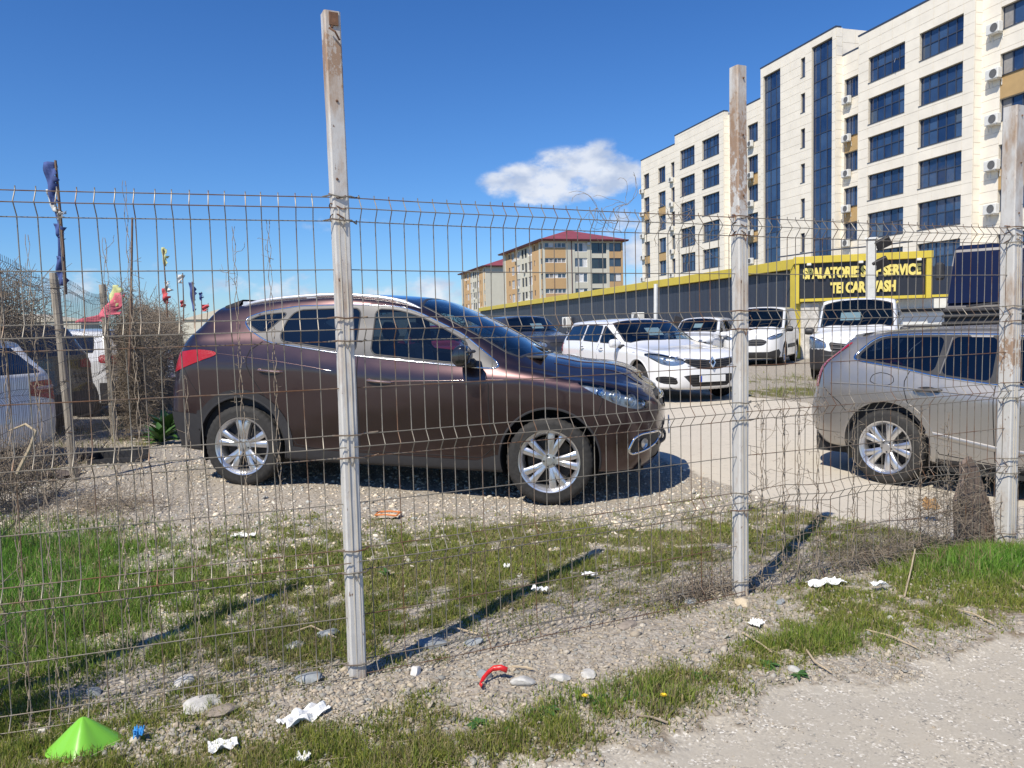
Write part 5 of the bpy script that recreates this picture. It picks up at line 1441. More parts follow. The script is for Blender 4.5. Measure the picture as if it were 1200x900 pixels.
section(29.26, 39.57, 0, 23.05, [(30.11, 33.53, BB[i], TB[i], 5, 2) for i in range(6)]+[(35.12, 38.37, BB[i], TB[i], 5, 2) for i in range(6)])
TA = [20.22, 17.34, 14.54, 11.83, 9.1, 6.3]; BA = [18.45, 15.6, 12.85, 10.15, 7.4, 4.6]
section(39.59, 48.47, -.02, 22.13, [(41.99, 43.82, BA[i], TA[i], 2, 1) for i in range(6)]+[(46.25, 47.74, BA[i], TA[i], 2, 1) for i in range(6)]+[(39.75, 40.6, BA[i]+.1, TA[i], 1, 1) for i in range(6)],
        [(41.99, 43.82, 14.56, 15.58), (41.99, 43.82, 9.12, 10.13), (46.25, 47.74, 14.56, 15.58), (46.25, 47.74, 9.12, 10.13)])
core.build('wall', MT['joint'], bld)
cap.build('parapet_cap', MT['frame_dark'], bld)
# cladding panels, the largest in view one by one
panels.sort(key=lambda p: (p[0]+60)/max(.2, (p[1]-p[0])*(p[3]-p[2]))**.35)
cache = {}; far_p = MB()
for i, (l, r_, z0, z1, e) in enumerate(panels):
    g0 = .010
    if i < 290:
        key = (round(r_-l, 3), round(z1-z0, 3))
        if key not in cache:
            b_ = MB(); b_.box(g0, key[0]-g0, -.028, .012, g0, key[1]-g0); o = b_.build('cladding_panel', MT['clad'], bld); cache[key] = o
        else: o = dup(cache[key])
        o.location = (l, e+RNG.normal(0, .002), z0)
    else: far_p.box(l+g0, r_-g0, e-.028, e+.012, z0+g0, z1-g0)
o = far_p.build('cladding_panel', MT['clad'], bld); o['kind'] = 'stuff'
# end faces of the projecting blocks
endp = MB()
for a_, e0, e1, zt, zb_ in ((-.865, -.6, -.03, 23.45, 0), (29.255, -.6, -.03, 23.05, 0), (12.375, -.6, .02, 25.15, 0), (12.375, -6.9, -.6, 25.1, 22.9)):
    nz_ = int((zt-zb_)/.735)
    for k in range(max(1, nz_)):
        z0 = zb_+(zt-zb_)*k/max(1, nz_); z1 = zb_+(zt-zb_)*(k+1)/max(1, nz_)
        m_ = max(1, round((e1-e0)/1.25))
        for q in range(m_): endp.box(a_-.03, a_-.005, e0+(e1-e0)*q/m_+.012, e0+(e1-e0)*(q+1)/m_-.012, z0+.012, z1-.012)
o = endp.build('end_cladding', MT['clad'], bld); o['kind'] = 'stuff'
b_ = MB(); b_.tube([(5.6, .03, 20.3), (5.6, .35, 20.4), (5.6, .45, 20.1)], .03, 5); b_.build('wall_bracket', MT['frame_dark'], bld)

# air conditioners, each a thing on the wall
FL = ['top', 'second', 'third', 'fourth', 'fifth', 'sixth']
ac0 = None
def ac(a, e, z, s, label):
    global ac0
    if ac0 is None:
        root = empty('air_conditioner')
        b_ = MB(); b_.box(-.42, .42, .12, .44, 0, .58, bev=.03); b_.build('casing', MT['ac'], root)
        b_ = MB(); b_.lathe([(.001, .446), (.21, .446), (.215, .452), (.235, .452), (.24, .442)], 20, 'y', (-.1, 0, .29))
        b_.build('fan_grille', MT['ac_dark'], root)
        b_ = MB()
        for x in (-.3, .3): b_.box(x-.02, x+.02, 0.0, .42, -.045, -.005); b_.box(x-.02, x+.02, 0, .03, -.35, -.045)
        b_.build('bracket', MT['ac'], root)
        b_ = MB(); b_.tube([(.4, .2, .15), (.5, .1, .1), (.5, .02, -.3)], .025, 5); b_.build('pipe', MT['ac'], root)
        ac0 = root
    else: root = dup(ac0)
    tag(root, label, 'air conditioner', 'air conditioners on the cream building')
    root.matrix_world = FTM @ Matrix.Translation((a, e, z)) @ Matrix.Scale(s, 4)
    root.location = (FTM @ Vector((a, e, z))); root.rotation_euler = (0, 0, math.atan2(D_[1], D_[0])); root.scale = (s, s, s)
for i in range(6):
    ac(11.55, -.6, BD[i]-.50, 1.0, f'white air conditioner under the {FL[i]} window right of the stair tower')
    ac(25.1, -.6, BC[i]-.50, 1.0, f'white air conditioner under the {FL[i]} window left of the stair tower')
    ac(-2.05, -.6, BF[i]-.20, 1.15, f'white air conditioner by the {FL[i]} window at the building right end')
    ac(40.25, -.02, BA[i]-.48, .9, f'small white air conditioner under the {FL[i]} narrow window near the far end')
    ac(47.9, -.02, BA[i]-.48, .95, f'white air conditioner at the {FL[i]} window of the far left corner')

# ------------------------------------------------------------------ apartment blocks farther off
MT['apt'] = simple('pale cream render', (.58, .56, .47), .8, 0, .06, .5)
MT['apt_tan'] = simple('ochre render', (.52, .34, .17), .8, 0, .06, .5)
MT['roof_red'] = simple('red metal roof', (.24, .055, .06), .5, 0, .15, .4)
MT['white_frame'] = simple('white window frame', (.7, .7, .7), .5)
MT['pane_dark'] = pane_mat('dark pane', (.012, .015, .02), (.04, .05, .06))
def block(corner, label, W=17.0, Lg=29.0, ze=18.6, seed=1, front_plain=False):
    rd = random.Random(seed)
    root = empty('apartment_building', label=label, cat='building')
    # local x along the long side (away), y outward (towards the viewer's left), z up ; front end at x = 0
    root.matrix_world = Matrix(((D_[0], N_[0], 0, corner[0]), (D_[1], N_[1], 0, corner[1]), (0, 0, 1, 0), (0, 0, 0, 1)))
    b_ = MB(); b_.box(.3, Lg, -W, -.3, 0, ze); b_.build('core', MT['joint'], root)
    # skins made of boxes round the openings
    def skin(cols, along, label_=None):
        """cols: (p0,p1,kind) ; along: function (p,depth,z)->local"""
        wall = MB(); tanm = MB(); nst = 6
        for p0, p1, kind in cols:
            if kind == 'wall': wall.prism([(p0, 0), (p1, 0), (p1, ze), (p0, ze)], 0, .35, along); continue
            if kind == 'tanwall': q_ = MB(); q_.prism([(p0, 0), (p1, 0), (p1, ze), (p0, ze)], 0, .30, along); q_.build('ochre_wall', MT['apt_tan'], root); continue
            z = 0
            for k in range(nst):
                zt = ze-.55-k*3.0
                h = {'strip': .95, 'win': 1.8, 'dark': 2.1, 'open': 1.7, 'small': 1.1, 'pair': 1.9, 'door': 1.9}[kind]
                z1 = zt; z0 = zt-h; zlow = ze-.55-(k+1)*3.0 if k < nst-1 else 0
                tgt = tanm if kind in ('strip', 'open', 'door', 'small') else wall
                if tgt is tanm: tgt = MB()
                tgt.prism([(p0, zlow), (p1, zlow), (p1, z0), (p0, z0)], 0, .35 if kind in ('strip', 'open') else .30, along)
                if tgt is not wall: tgt.build('ochre_panel', MT['apt_tan'], root)
                f = MB(); f.prism([(p0, z0), (p1, z0), (p1, z0+.10), (p0, z0+.10)], .12, .2, along); f.prism([(p0, z1-.10), (p1, z1-.10), (p1, z1), (p0, z1)], .12, .2, along)
                n = {'strip': 5, 'win': 3, 'dark': 2, 'open': 2, 'small': 1, 'pair': 2, 'door': 3}[kind]
                for i in range(n+1):
                    q = p0+(p1-p0)*i/n; f.prism([(max(p0, q-.07), z0+.1), (min(p1, q+.07), z0+.1), (min(p1, q+.07), z1-.1), (max(p0, q-.07), z1-.1)], .12, .21, along)
                fm = MT['white_frame'] if kind in ('win', 'strip', 'door') else MT['frame_dark']
                o = f.build('window', fm, root)
                for i in range(n):
                    pn_ = MB(); q0 = p0+(p1-p0)*i/n+.05; q1 = p0+(p1-p0)*(i+1)/n-.05
                    pn_.add([along(q0, z0+.08, .14), along(q1, z0+.08, .14), along(q1, z1-.08, .14), along(q0, z1-.08, .14)], [(0, 1, 2, 3)])
                    mm = MT['pane_dark'] if kind in ('dark', 'pair') else (MT['pane_far'] if rd.random() < .72 else (MT['curtain'] if rd.random() < .5 else MT['white_frame']))
                    pn_.build('pane', mm, o, fixn=False)
            wall.prism([(p0, ze-.55), (p1, ze-.55), (p1, ze), (p0, ze)], 0, .32, along)
        wall.build('wall', MT['apt'], root); 
        if tanm.v: tanm.build('ochre_wall', MT['apt_tan'], root)
    front = lambda p, z, d: (.3-d, -p, z)
    side = lambda p, z, d: (p, -.3+d, z)
    if front_plain: skin([(0.0, 6, 'wall'), (6, 6.5, 'small'), (6.5, W, 'wall')], front)
    else: skin([(0, .35, 'wall'), (.35, 4.7, 'strip'), (4.7, 6.6, 'wall'), (6.6, 9.3, 'win'), (9.3, 10.2, 'wall'), (10.2, 13.4, 'dark'), (13.4, 14.0, 'wall'), (14.0, 16.6, 'open'), (16.6, W, 'tanwall')], front)
    cs = [(0, .5, 'wall'), (.5, 1.6, 'small'), (1.6, 2.6, 'wall'), (2.6, 5.2, 'tanwall'), (5.2, 5.9, 'small'), (5.9, 7.2, 'tanwall'), (7.2, 9.8, 'win'), (9.8, 10.6, 'wall'), (10.6, 12.2, 'pair'), (12.2, 12.8, 'wall'), (12.8, 14.4, 'pair'), (14.4, 15.6, 'wall'), (15.6, 18.0, 'win'), (18.0, 20.0, 'tanwall'), (20, 22.2, 'door'), (22.2, 23.4, 'tanwall'), (23.4, 24.4, 'small'), (24.4, 26.8, 'tanwall'), (26.8, Lg, 'wall')]
    skin(cs, side)
    r_ = MB(); ov = .9; z0 = ze+.05; zr = ze+3.0
    vs = [(-ov, ov, z0), (Lg+ov, ov, z0), (Lg+ov, -W-ov, z0), (-ov, -W-ov, z0), (W/2, -W/2, zr), (Lg-W/2, -W/2, zr)]
    vs2 = [(x, y, z-.28) for x, y, z in vs[:4]]
    r_.add(vs+vs2, [(0, 1, 5, 4), (1, 2, 5), (2, 3, 4, 5), (3, 0, 4), (0, 6, 7, 1), (1, 7, 8, 2), (2, 8, 9, 3), (3, 9, 6, 0), (6, 9, 8, 7)]); r_.build('roof', MT['roof_red'], root)
    g_ = MB()
    for (x0, y0), (x1, y1) in (((-ov-.05, ov+.05), (Lg+ov, ov+.05)), ((-ov-.05, ov+.05), (-ov-.05, -W-ov))): g_.tube([(x0, y0, z0-.05), (x1, y1, z0-.05)], .10, 6)
    g_.tube([(-.12, -5.9, z0-.2), (-.12, -5.9, 0)], .08, 6); g_.build('gutter', simple('dark red gutter', (.10, .03, .03), .5), root)
    v_ = MB()
    for k in range(4):
        x, y = rd.uniform(2, 27), .12
        v_.box(x, x+.8, y-.1, y+.35, ze-2.6-3*k, ze-2.0-3*k)
    v_.box(-.5, -.05, -9.9, -9.2, ze-1.0, ze-.5); v_.build('air_conditioner_box', MT['ac'], root)
block((6.75, 152.0), 'ochre and cream apartment block with a red hip roof behind the car wash')
block((-6.5, 211.0), 'farther ochre apartment block with blank pale end wall and red roof', seed=5, front_plain=True, Lg=30)

# ------------------------------------------------------------------ car wash
Dw = np.array([-.2556, 1.003]); Dw /= np.linalg.norm(Dw)
WT = Matrix(((Dw[0], -Dw[1], 0, 10.05), (Dw[1], Dw[0], 0, 27.0), (0, 0, 1, 0), (0, 0, 0, 1)))     # x away along the wall, y outward (viewer side)
MT['navy'] = simple('navy sandwich panel', (.035, .042, .062), .45, .1, .08, 3)
MT['yellow'] = simple('yellow fascia', (.56, .44, .05), .45, 0, .06, 2)
MT['black_board'] = simple('dark sign board', (.018, .020, .028), .4, 0, .1, 4)
wash = empty('car_wash', label='low navy panelled car wash hall with a yellow roof edge and yellow lettered sign', cat='building')
wash.matrix_world = WT
nP = 48; pm = None
for i in range(nP):
    if pm is None:
        b_ = MB(); b_.box(.01, 1.09, -.12, .0, 0, 3.20, bev=.008); b_.box(.30, .32, 0, .006, 0, 3.2); b_.box(.66, .68, 0, .006, 0, 3.2); pm = b_.build('wall_panel', MT['navy'], wash); q = pm
    else: q = dup(pm)
    q.location = (.15+i*1.1, 0, 0)
b_ = MB(); b_.box(.1, .15+nP*1.1, -8, -.14, 0, 3.3); b_.build('hall', MT['navy'], wash)
b_ = MB(); b_.box(-.1, .2+nP*1.1, -.3, .22, 3.215, 3.56, bev=.01); b_.build('yellow_roof_edge', MT['yellow'], wash)
b_ = MB(); b_.box(-.22, .10, -.10, .22, .0, 3.21, bev=.01); b_.build('yellow_post', MT['yellow'], wash)
# sign, turned towards the road
p0 = Vector((9.90, 26.7, 0)); p1 = Vector((13.75, 25.45, 0)); sx = (p1-p0).normalized(); sy = Vector((sx.y, -sx.x, 0))
ST = Matrix(((sx.x, -sy.x, 0, p0.x), (sx.y, -sy.y, 0, p0.y), (0, 0, 1, 0), (0, 0, 0, 1)))   # x right, y away, z up
Lb = (p1-p0).length
def sobj(mb, name, mat, par=None, **k):
    mb.v = [tuple(ST @ Vector(v)) for v in mb.v]; mb.v = [tuple(WT.inverted() @ Vector(v)) for v in mb.v]
    return mb.build(name, mat, par or wash, **k)
b_ = MB(); b_.box(.06, Lb-.06, .02, .12, 2.18, 3.36); board = sobj(b_, 'sign_board', MT['black_board'])
b_ = MB(); b_.box(-.08, Lb+.16, -.12, .16, 3.365, 3.60, bev=.01); b_.box(Lb-.04, Lb+.14, -.10, .14, 2.05, 3.36, bev=.01); b_.box(-.02, .10, -.08, .14, 2.0, 3.36, bev=.01); b_.box(.12, Lb-.06, -.06, .10, 2.06, 2.165, bev=.01)
sobj(b_, 'sign_frame', MT['yellow'])
def text_mesh(txt, size, width, x, z, mat, name, depth=.03):
    cu = bpy.data.curves.new(name, 'FONT'); cu.body = txt; cu.size = size; cu.extrude = depth; cu.offset = .016*size/.3; cu.align_x = 'CENTER'; cu.space_character = .95; cu.shear = .03; cu.resolution_u = 3
    to = bpy.data.objects.new('tmp', cu); COL.objects.link(to); bpy.context.view_layer.update()
    me = bpy.data.meshes.new_from_object(to.evaluated_get(bpy.context.evaluated_depsgraph_get())); bpy.data.objects.remove(to)
    xs = [v.co.x for v in me.vertices]; w0 = max(xs)-min(xs); k = width/w0; cx = (max(xs)+min(xs))/2
    T = WT.inverted() @ ST @ Matrix.Translation((x, -.03, z)) @ Matrix.Rotation(PI/2, 4, 'X')
    for v in me.vertices: v.co = T @ Vector(((v.co.x-cx)*k, v.co.y*1.25, v.co.z))
    me.name = name; o = link_mesh(name, me, mat, board); return o
MT['letters'] = simple('pale yellow letters', (.72, .60, .16), .45, 0, .05, 6)
text_mesh('SPALATORIE SELF SERVICE', .38, Lb*.90, Lb*.505, 2.86, MT['letters'], 'sign_lettering')
text_mesh('TEI CAR WASH', .38, Lb*.50, Lb*.52, 2.34, MT['letters'], 'sign_lettering')
for i, q in enumerate((.10, .5, .93)):
    b_ = MB(); b_.box(Lb*q-.07, Lb*q+.07, -.30, -.12, 3.28, 3.36, bev=.01); b_.box(Lb*q-.015, Lb*q+.015, -.13, .02, 3.30, 3.37); sobj(b_, 'sign_lamp', MT['ac'])
b_ = MB(); b_.tube([(-.6, -.15, 3.62), (.4, -.1, 3.72), (1.2, .1, 3.80), (2.4, .2, 3.86), (Lb-.4, .2, 3.95)], .025, 5); sobj(b_, 'cable_conduit', MT['frame_dark'])
b_ = MB(); b_.box(.10, Lb+2.5, .55, .75, 0, 2.05); sobj(b_, 'white_wall', MT['ac'])
b_ = MB(); b_.box(1.2, Lb+2.5, .45, .55, 1.62, 1.72); b_.box(1.2, Lb+2.5, .45, .55, 1.10, 1.16); sobj(b_, 'wall_rail', MT['plastic_grey'])
b_ = MB(); b_.box(.15, .75, .10, .50, 0, 2.04, bev=.03); sobj(b_, 'rough_pillar', simple('rough plaster', (.52, .50, .46), .95, 0, .35, 6, .6))
b_ = MB(); b_.box(Lb+.14, Lb+3.5, -.1, .1, 2.08, 2.16); sobj(b_, 'yellow_band', MT['yellow'])
# light mast between the two vans
r0 = aty(1020.5, 340, 21.6)
mast = empty('light_mast', loc=(r0[0], r0[1], gzf(r0[0], r0[1])), rz=R(-25), label='white square light mast with two floodlights in front of the yellow lettered sign', cat='mast')
b_ = MB(); b_.box(-.13, .13, -.13, .13, 0, 3.52, bev=.02); b_.build('pole', simple('white mast paint', (.55, .55, .52), .6, 0, .15, 3), mast)
for x, z in ((.30, 3.40), (.24, 2.85)):
    b_ = MB(); T = Matrix.Translation((x, -.05, z)) @ Matrix.Rotation(R(-25), 4, 'Y') @ Matrix.Rotation(R(30), 4, 'X'); b_.box(-.2, .2, -.06, .06, -.14, .14, T, bev=.02); b_.box(-.25, .0, -.02, .02, -.02, .02, T); b_.build('floodlight', MT['plastic_grey'], mast)
b_ = MB(); b_.box(-.17, .17, -.17, .17, 3.522, 3.57); b_.build('mast_cap', MT['ac'], mast)
# pole with grey boxes by the hall wall
r0 = aty(769, 372, 27.5)
pl = empty('lamp_pole', loc=(r0[0], r0[1], .1), label='leaning grey pole with small lamps standing before the navy hall wall', cat='pole')
b_ = MB(); b_.tube([(-.12, 0, 0), (-.02, 0, 1.5), (.0, 0, 2.75)], .07, 8); b_.build('post', MT['ac'], pl)
b_ = MB(); T = Matrix.Rotation(R(20), 4, 'Y'); b_.box(.05, .40, -.15, .15, 1.35, 1.75, T, bev=.03); b_.build('lamp_box', MT['plastic_grey'], pl)
r0 = WT @ Vector((15.2, .05, 1.75))
for k, (dx_, s_) in enumerate(((0, 1.1), (11.5, 1.1))):
    o = dup(ac0); p_ = WT @ Vector((13.0+dx_, .0, 1.42)); o.location = p_; o.rotation_euler = (0, 0, math.atan2(Dw[1], Dw[0])); o.scale = (s_,)*3
    tag(o, ['white air conditioner on the navy car wash wall above the white estate car', 'white air conditioner on the navy car wash wall above the dark SUV'][k], 'air conditioner'); o['group'] = 'air conditioners on the car wash'
# ------------------------------------------------------------------ front fence
def wire_mat():
    m, t, b = newmat('galvanised wire, part rusted'); setc(b, rough=.5, metal=.35)
    n = noise_tex(t, 9, 4, .6, 'World'); n2 = noise_tex(t, 60, 3, .6, 'World'); oi = N(t, 'ShaderNodeObjectInfo')
    f = M('ADD', M('MULTIPLY', n, .9, t=t), M('MULTIPLY', oi.outputs['Random'], .42, t=t), t=t)
    zinc = mixc(t, n2, (.15, .135, .11), (.29, .265, .22)); rust = mixc(t, n2, (.10, .045, .022), (.22, .115, .06))
    t.links.new(mixc(t, ramp(t, f, [(.66, 0.0), (.92, 1.0)]), zinc, rust), b.inputs['Base Color'])
    return m
MT['wire'] = wire_mat()
def post_mat(patch=None):
    m, t, b = newmat('white painted steel, rust stained'); setc(b, rough=.55)
    n = noise_tex(t, 5, 6, .65, 'Object', (1, 1, .30)); n2 = noise_tex(t, 40, 5, .7, 'Object', (1, 1, .6)); n3 = noise_tex(t, 14, 4, .6)
    base = mixc(t, n3, (.44, .43, .405), (.60, .59, .565))
    c = mixc(t, ramp(t, n, [(.50, 0.0), (.64, 1.0)]), base, mixc(t, n2, (.24, .13, .06), (.40, .31, .22)))
    c = mixc(t, ramp(t, n2, [(.64, 0.0), (.69, 1.0)]), c, (.13, .07, .04))
    if patch:
        sz = N(t, 'ShaderNodeSeparateXYZ'); t.links.new(N(t, 'ShaderNodeTexCoord').outputs['Object'], sz.inputs[0])
        d_ = M('DIVIDE', M('SUBTRACT', sz.outputs['Z'], patch[0], t=t), patch[1], t=t)
        k_ = M('MULTIPLY', M('SUBTRACT', 1.0, M('MULTIPLY', d_, d_, t=t), t=t), .55, t=t)
        f_ = M('ADD', k_, M('MULTIPLY', M('SUBTRACT', n2, .5, t=t), 2.6, t=t), t=t)
        c = mixc(t, ramp(t, f_, [(.32, 0.0), (.52, .9)]), c, mixc(t, n2, (.20, .10, .05), (.36, .25, .16)))
    t.links.new(c, b.inputs['Base Color']); bump(t, b, n2, .25, .003)
    return m
MT['post'] = post_mat(); POSTM = {11: post_mat((2.45, .12)), 12: post_mat((2.20, .34)), 13: post_mat((1.2, .15)), 14: MT['post']}
MT['rust'] = simple('rusty iron', (.16, .085, .05), .85, .2, .5, 30, .2)
PX = [np.array([-2.375, 2.44]), np.array([-.646, 2.986]), np.array([1.141, 3.836]), np.array([2.984, 4.598]), np.array([4.83, 5.36])]
FOLD = [.045, .502, .957, 1.412, 1.872]
def fence_panel(A, B, label, s0=.04, s1=.04, first=None, zoff=0.0, lean=0.0, bot_damage=0.0, seed=0):
    rd = random.Random(seed)
    d = B-A; L = np.linalg.norm(d); d = d/L; nrm = np.array([d[1], -d[0]])      # towards the path
    root = empty('mesh_fence', loc=(A[0], A[1], zoff), rz=math.atan2(d[1], d[0]), label=label, cat='fence', group='welded mesh panels of the front fence')
    # local x along, -y towards the path
    start = first if first is not None else s0
    xs = []; q = start
    while q < L-s1: xs.append(q); q += .0612
    rows = []
    for f in FOLD: rows += [(f-.045, 0.0), (f, .036), (f+.045, 0.0)]
    rows += [((FOLD[i]+FOLD[i+1])/2, 0.0) for i in range(4)]
    def out_(z):
        for f in FOLD:
            k = 1-abs(z-f)/.045
            if k > 0: return .036*k
        return 0.0
    wig = [(rd.uniform(-.006, .006), rd.uniform(.5, 2.2)) for _ in range(3)]
    def warp(x, z): return sum(a*math.sin(w_*3*x+5*a*1000+z*w_) for a, w_ in wig)
    for x in xs:
        b_ = MB(); zs = [-.04]
        for f in FOLD: zs += [f-.045, f, f+.045]
        zs += [1.93]+[(FOLD[i]+FOLD[i+1])/2+o_ for i in range(4) for o_ in (-.08, .08)]
        zs = sorted(zs); jx = rd.gauss(0, .0014); bend = rd.gauss(0, .003)
        pts = []
        for z in zs:
            y = -out_(z)+warp(x, z)
            dmg = bot_damage*rd.gauss(0, .010) if z < .6 else 0
            pts.append((x+jx+bend*math.sin(z*3+jx*900)+dmg, y+dmg*.6, z))
        b_.tube(pts, .0021, 5, caps=False); b_.build('vertical_wire', MT['wire'], root, smooth=True, fixn=False)
    for z, o_ in sorted(rows):
        b_ = MB(); pts = []
        n = 14
        for k in range(n+1):
            x = s0*.3+(L-s0*.6)*k/n; sag = -.004*math.sin(PI*k/n)+bot_damage*(.010*math.sin(k*1.7+z*9) if z < .6 else 0)
            pts.append((x, -o_+warp(x, z)-.004, z+sag))
        b_.tube(pts, .0022, 5, caps=False); b_.build('horizontal_wire', MT['wire'], root, smooth=True, fixn=False)
    return root
fence_panel(PX[0], PX[1], 'mesh fence panel left of the tallest white post, over the tall grass', first=.0, seed=1)
fence_panel(PX[1], PX[2], 'mesh fence panel in front of the brown SUV bonnet, between the two tall posts', first=.077, seed=2)
fence_panel(PX[2], PX[3], 'mesh fence panel before the grey estate, bent and overgrown at its foot', first=.05, seed=3, bot_damage=1.0)
fence_panel(PX[3], PX[4], 'mesh fence panel running out of the picture beyond the right post', first=.05, seed=4)
def fence_post(P, h, label, seed, top='square', wid=.062):
    rd = random.Random(seed)
    d = PX[2]-PX[1]; rz = math.atan2(d[1], d[0])
    root = empty('fence_post', loc=(P[0], P[1], -.02), rz=rz, label=label, cat='post', group='white steel posts of the front fence')
    w2 = wid/2; b_ = MB(); n = 26
    ring = [(-w2+.006, -w2), (w2-.006, -w2), (w2, -w2+.006), (w2, w2-.006), (w2-.006, w2), (-w2+.006, w2), (-w2, w2-.006), (-w2, -w2+.006)]
    vs = []; 
    for k in range(n+1):
        z = h*k/n; ox = .003*math.sin(z*2.1+seed); oy = .002*math.sin(z*3.3+seed)
        vs += [(x*1.0+ox+rd.gauss(0, .0005), y+oy+rd.gauss(0, .0005), z) for x, y in ring]
    m_ = 8; fs = [(k*m_+i, k*m_+(i+1) % m_, (k+1)*m_+(i+1) % m_, (k+1)*m_+i) for k in range(n) for i in range(m_)]
    b_.add(vs, fs); b_.add([(x*.86, y*.86, h-.012) for x, y in ring], [tuple(range(8))]); b_.build('tube', POSTM[seed], root, fixn=False)
    # seam strip and clamps holding the panels
    for x in (-.010, .012):
        b_ = MB(); b_.box(x-.0022, x+.0022, -w2-.003, -w2-.0004, .02, 1.9); b_.build('weld_seam', MT['joint'], root)
    for f in FOLD:
        for dz in (-.045, .045):
            b_ = MB(); z = f+dz+.02
            pts = [(-w2-.03, .004, z), (-w2-.006, -w2-.007, z+.003), (0, -w2-.011, z+rd.gauss(0, .003)), (w2+.006, -w2-.007, z), (w2+.035, .002, z+rd.gauss(0, .004)), (w2+.07*rd.random()+.02, -.01, z+.004)]
            b_.tube(pts, .0032, 5); b_.build('wire_tie', MT['wire'], root, smooth=True)
        if rd.random() < .8:
            b_ = MB(); b_.tube([(-.012, -w2-.008, f-.02), (.0, -w2-.014, f-.055), (.012, -w2-.008, f-.02)], .0028, 4); b_.build('wire_hook', MT['wire'], root)
    for z in (h-.06, h-.33, h-.62): 
        b_ = MB(); b_.lathe([(.0001, -w2-.006), (.004, -w2-.0055), (.0055, -w2-.001)], 8, 'y', (rd.uniform(-.01, .012), 0, z)); b_.build('bolt', MT['rust'], root)
    if top == 'bracket':
        b_ = MB(); b_.box(-.016, .018, -w2-.006, -w2, h-.055, h-.008); b_.tube([(-.02, -w2-.012, h-.07), (.0, -w2-.022, h-.085), (.018, -w2-.012, h-.11)], .004, 5); b_.build('bracket', MT['rust'], root)
    z = 1.86
    for k in range(3):
        b_ = MB(); pts = [(w2*1.15*math.cos(a), w2*1.15*math.sin(a)*1.05, z+.04*k+.012*math.sin(a*2+k)) for a in np.linspace(0, 2*PI, 14)]
        b_.tube(pts, .0024, 4, caps=False); b_.build('rusty_binding', MT['rust'], root)
    return root
fence_post(PX[1], 2.62, 'tallest white rust-stained steel post in front of the brown SUV door', 11, 'bracket')
fence_post(PX[2], 2.66, 'white steel post with a broad rust patch, right of the middle', 12)
fence_post(PX[3], 2.64, 'white steel post at the right in front of the grey estate window', 13, wid=.085)
fence_post(PX[0], 2.62, 'white steel post just outside the left edge', 14)
# rusty lock plate on the right post
# ------------------------------------------------------------------ left boundary fence
MT['wire_old'] = simple('old dull wire', (.15, .12, .095), .7, .2, .3, 20)
MT['oldpost'] = simple('weathered pale post', (.34, .30, .24), .85, 0, .25, 12, .3, stretch=(1, 1, .3))
LA = np.array([-4.327, 7.483]); LB = np.array([-5.448, 10.436]); ld = (LB-LA); LL = np.linalg.norm(ld); ld /= LL
def lpt(s): return LA+ld*s
lspan = [(-3.15, 'nearest mesh panel of the left boundary fence, before the white car'), (0, 'mesh panel of the left boundary fence between its two pale posts'), (LL, 'mesh panel of the left boundary fence beyond the second pale post'), (2*LL, 'overgrown far mesh panel of the left boundary fence'), (3*LL, 'farthest mesh panel of the left boundary fence')]
for i, (s, lab) in enumerate(lspan):
    A = lpt(s)
    root = empty('mesh_fence', loc=(A[0], A[1], .02), rz=math.atan2(ld[1], ld[0]), label=lab, cat='fence', group='mesh panels of the left boundary fence')
    b_ = MB(); rd = random.Random(40+i)
    q = .03
    while q < LL-.03:
        pts = []
        for z in ([0]+[c+o_ for c in FOLD for o_ in (-.045, 0, .045)]+[1.96]): pts.append((q, (.03 if any(abs(z-c) < .001 for c in FOLD) else 0)+rd.gauss(0, .002), z+.03*math.sin(q*2+i)))
        b_.tube(pts, .0019, 3, caps=False); q += .056
    for f in FOLD:
        for z, o_ in ((f-.045, 0), (f, .03), (f+.045, 0), (f+.228, 0)):
            if z < 1.93: b_.tube([(LL*k/8, o_, z+.03*math.sin(LL*k/8*2+i)) for k in range(9)], .0020, 3, caps=False)
    o = b_.build('wire_mesh', MT['wire_old'], root, fixn=False); o['kind'] = 'stuff'
def lpost(s, h, lean, label, r=.038):
    A = lpt(s); root = empty('fence_post', loc=(A[0], A[1], 0), label=label, cat='post', group='pale posts of the left boundary fence')
    b_ = MB(); rd = random.Random(int(s*10)); b_.tube([(lean*k/8*h, rd.gauss(0, .004), h*k/8) for k in range(9)], [r*(1+rd.gauss(0, .04)) for _ in range(9)], 9)
    b_.build('pole', MT['oldpost'], root)
    b_ = MB()
    for z in (.5, 1.0, 1.5, 1.9): b_.tube([(r*1.2*math.cos(a)+lean*z, r*1.2*math.sin(a), z) for a in np.linspace(0, 2*PI, 10)], .004, 4, caps=False)
    b_.build('wire_tie', MT['wire'], root)
lpost(0, 2.05, -.035, 'thick pale post of the left fence with the torn blue flag above')
lpost(LL, 2.13, -.02, 'second pale post of the left fence beside the black debris', .045)
lpost(2*LL, 2.1, 0, 'post of the left fence wrapped in dry creeper')
lpost(3*LL, 2.1, 0, 'far post of the left fence inside the dry hedge')

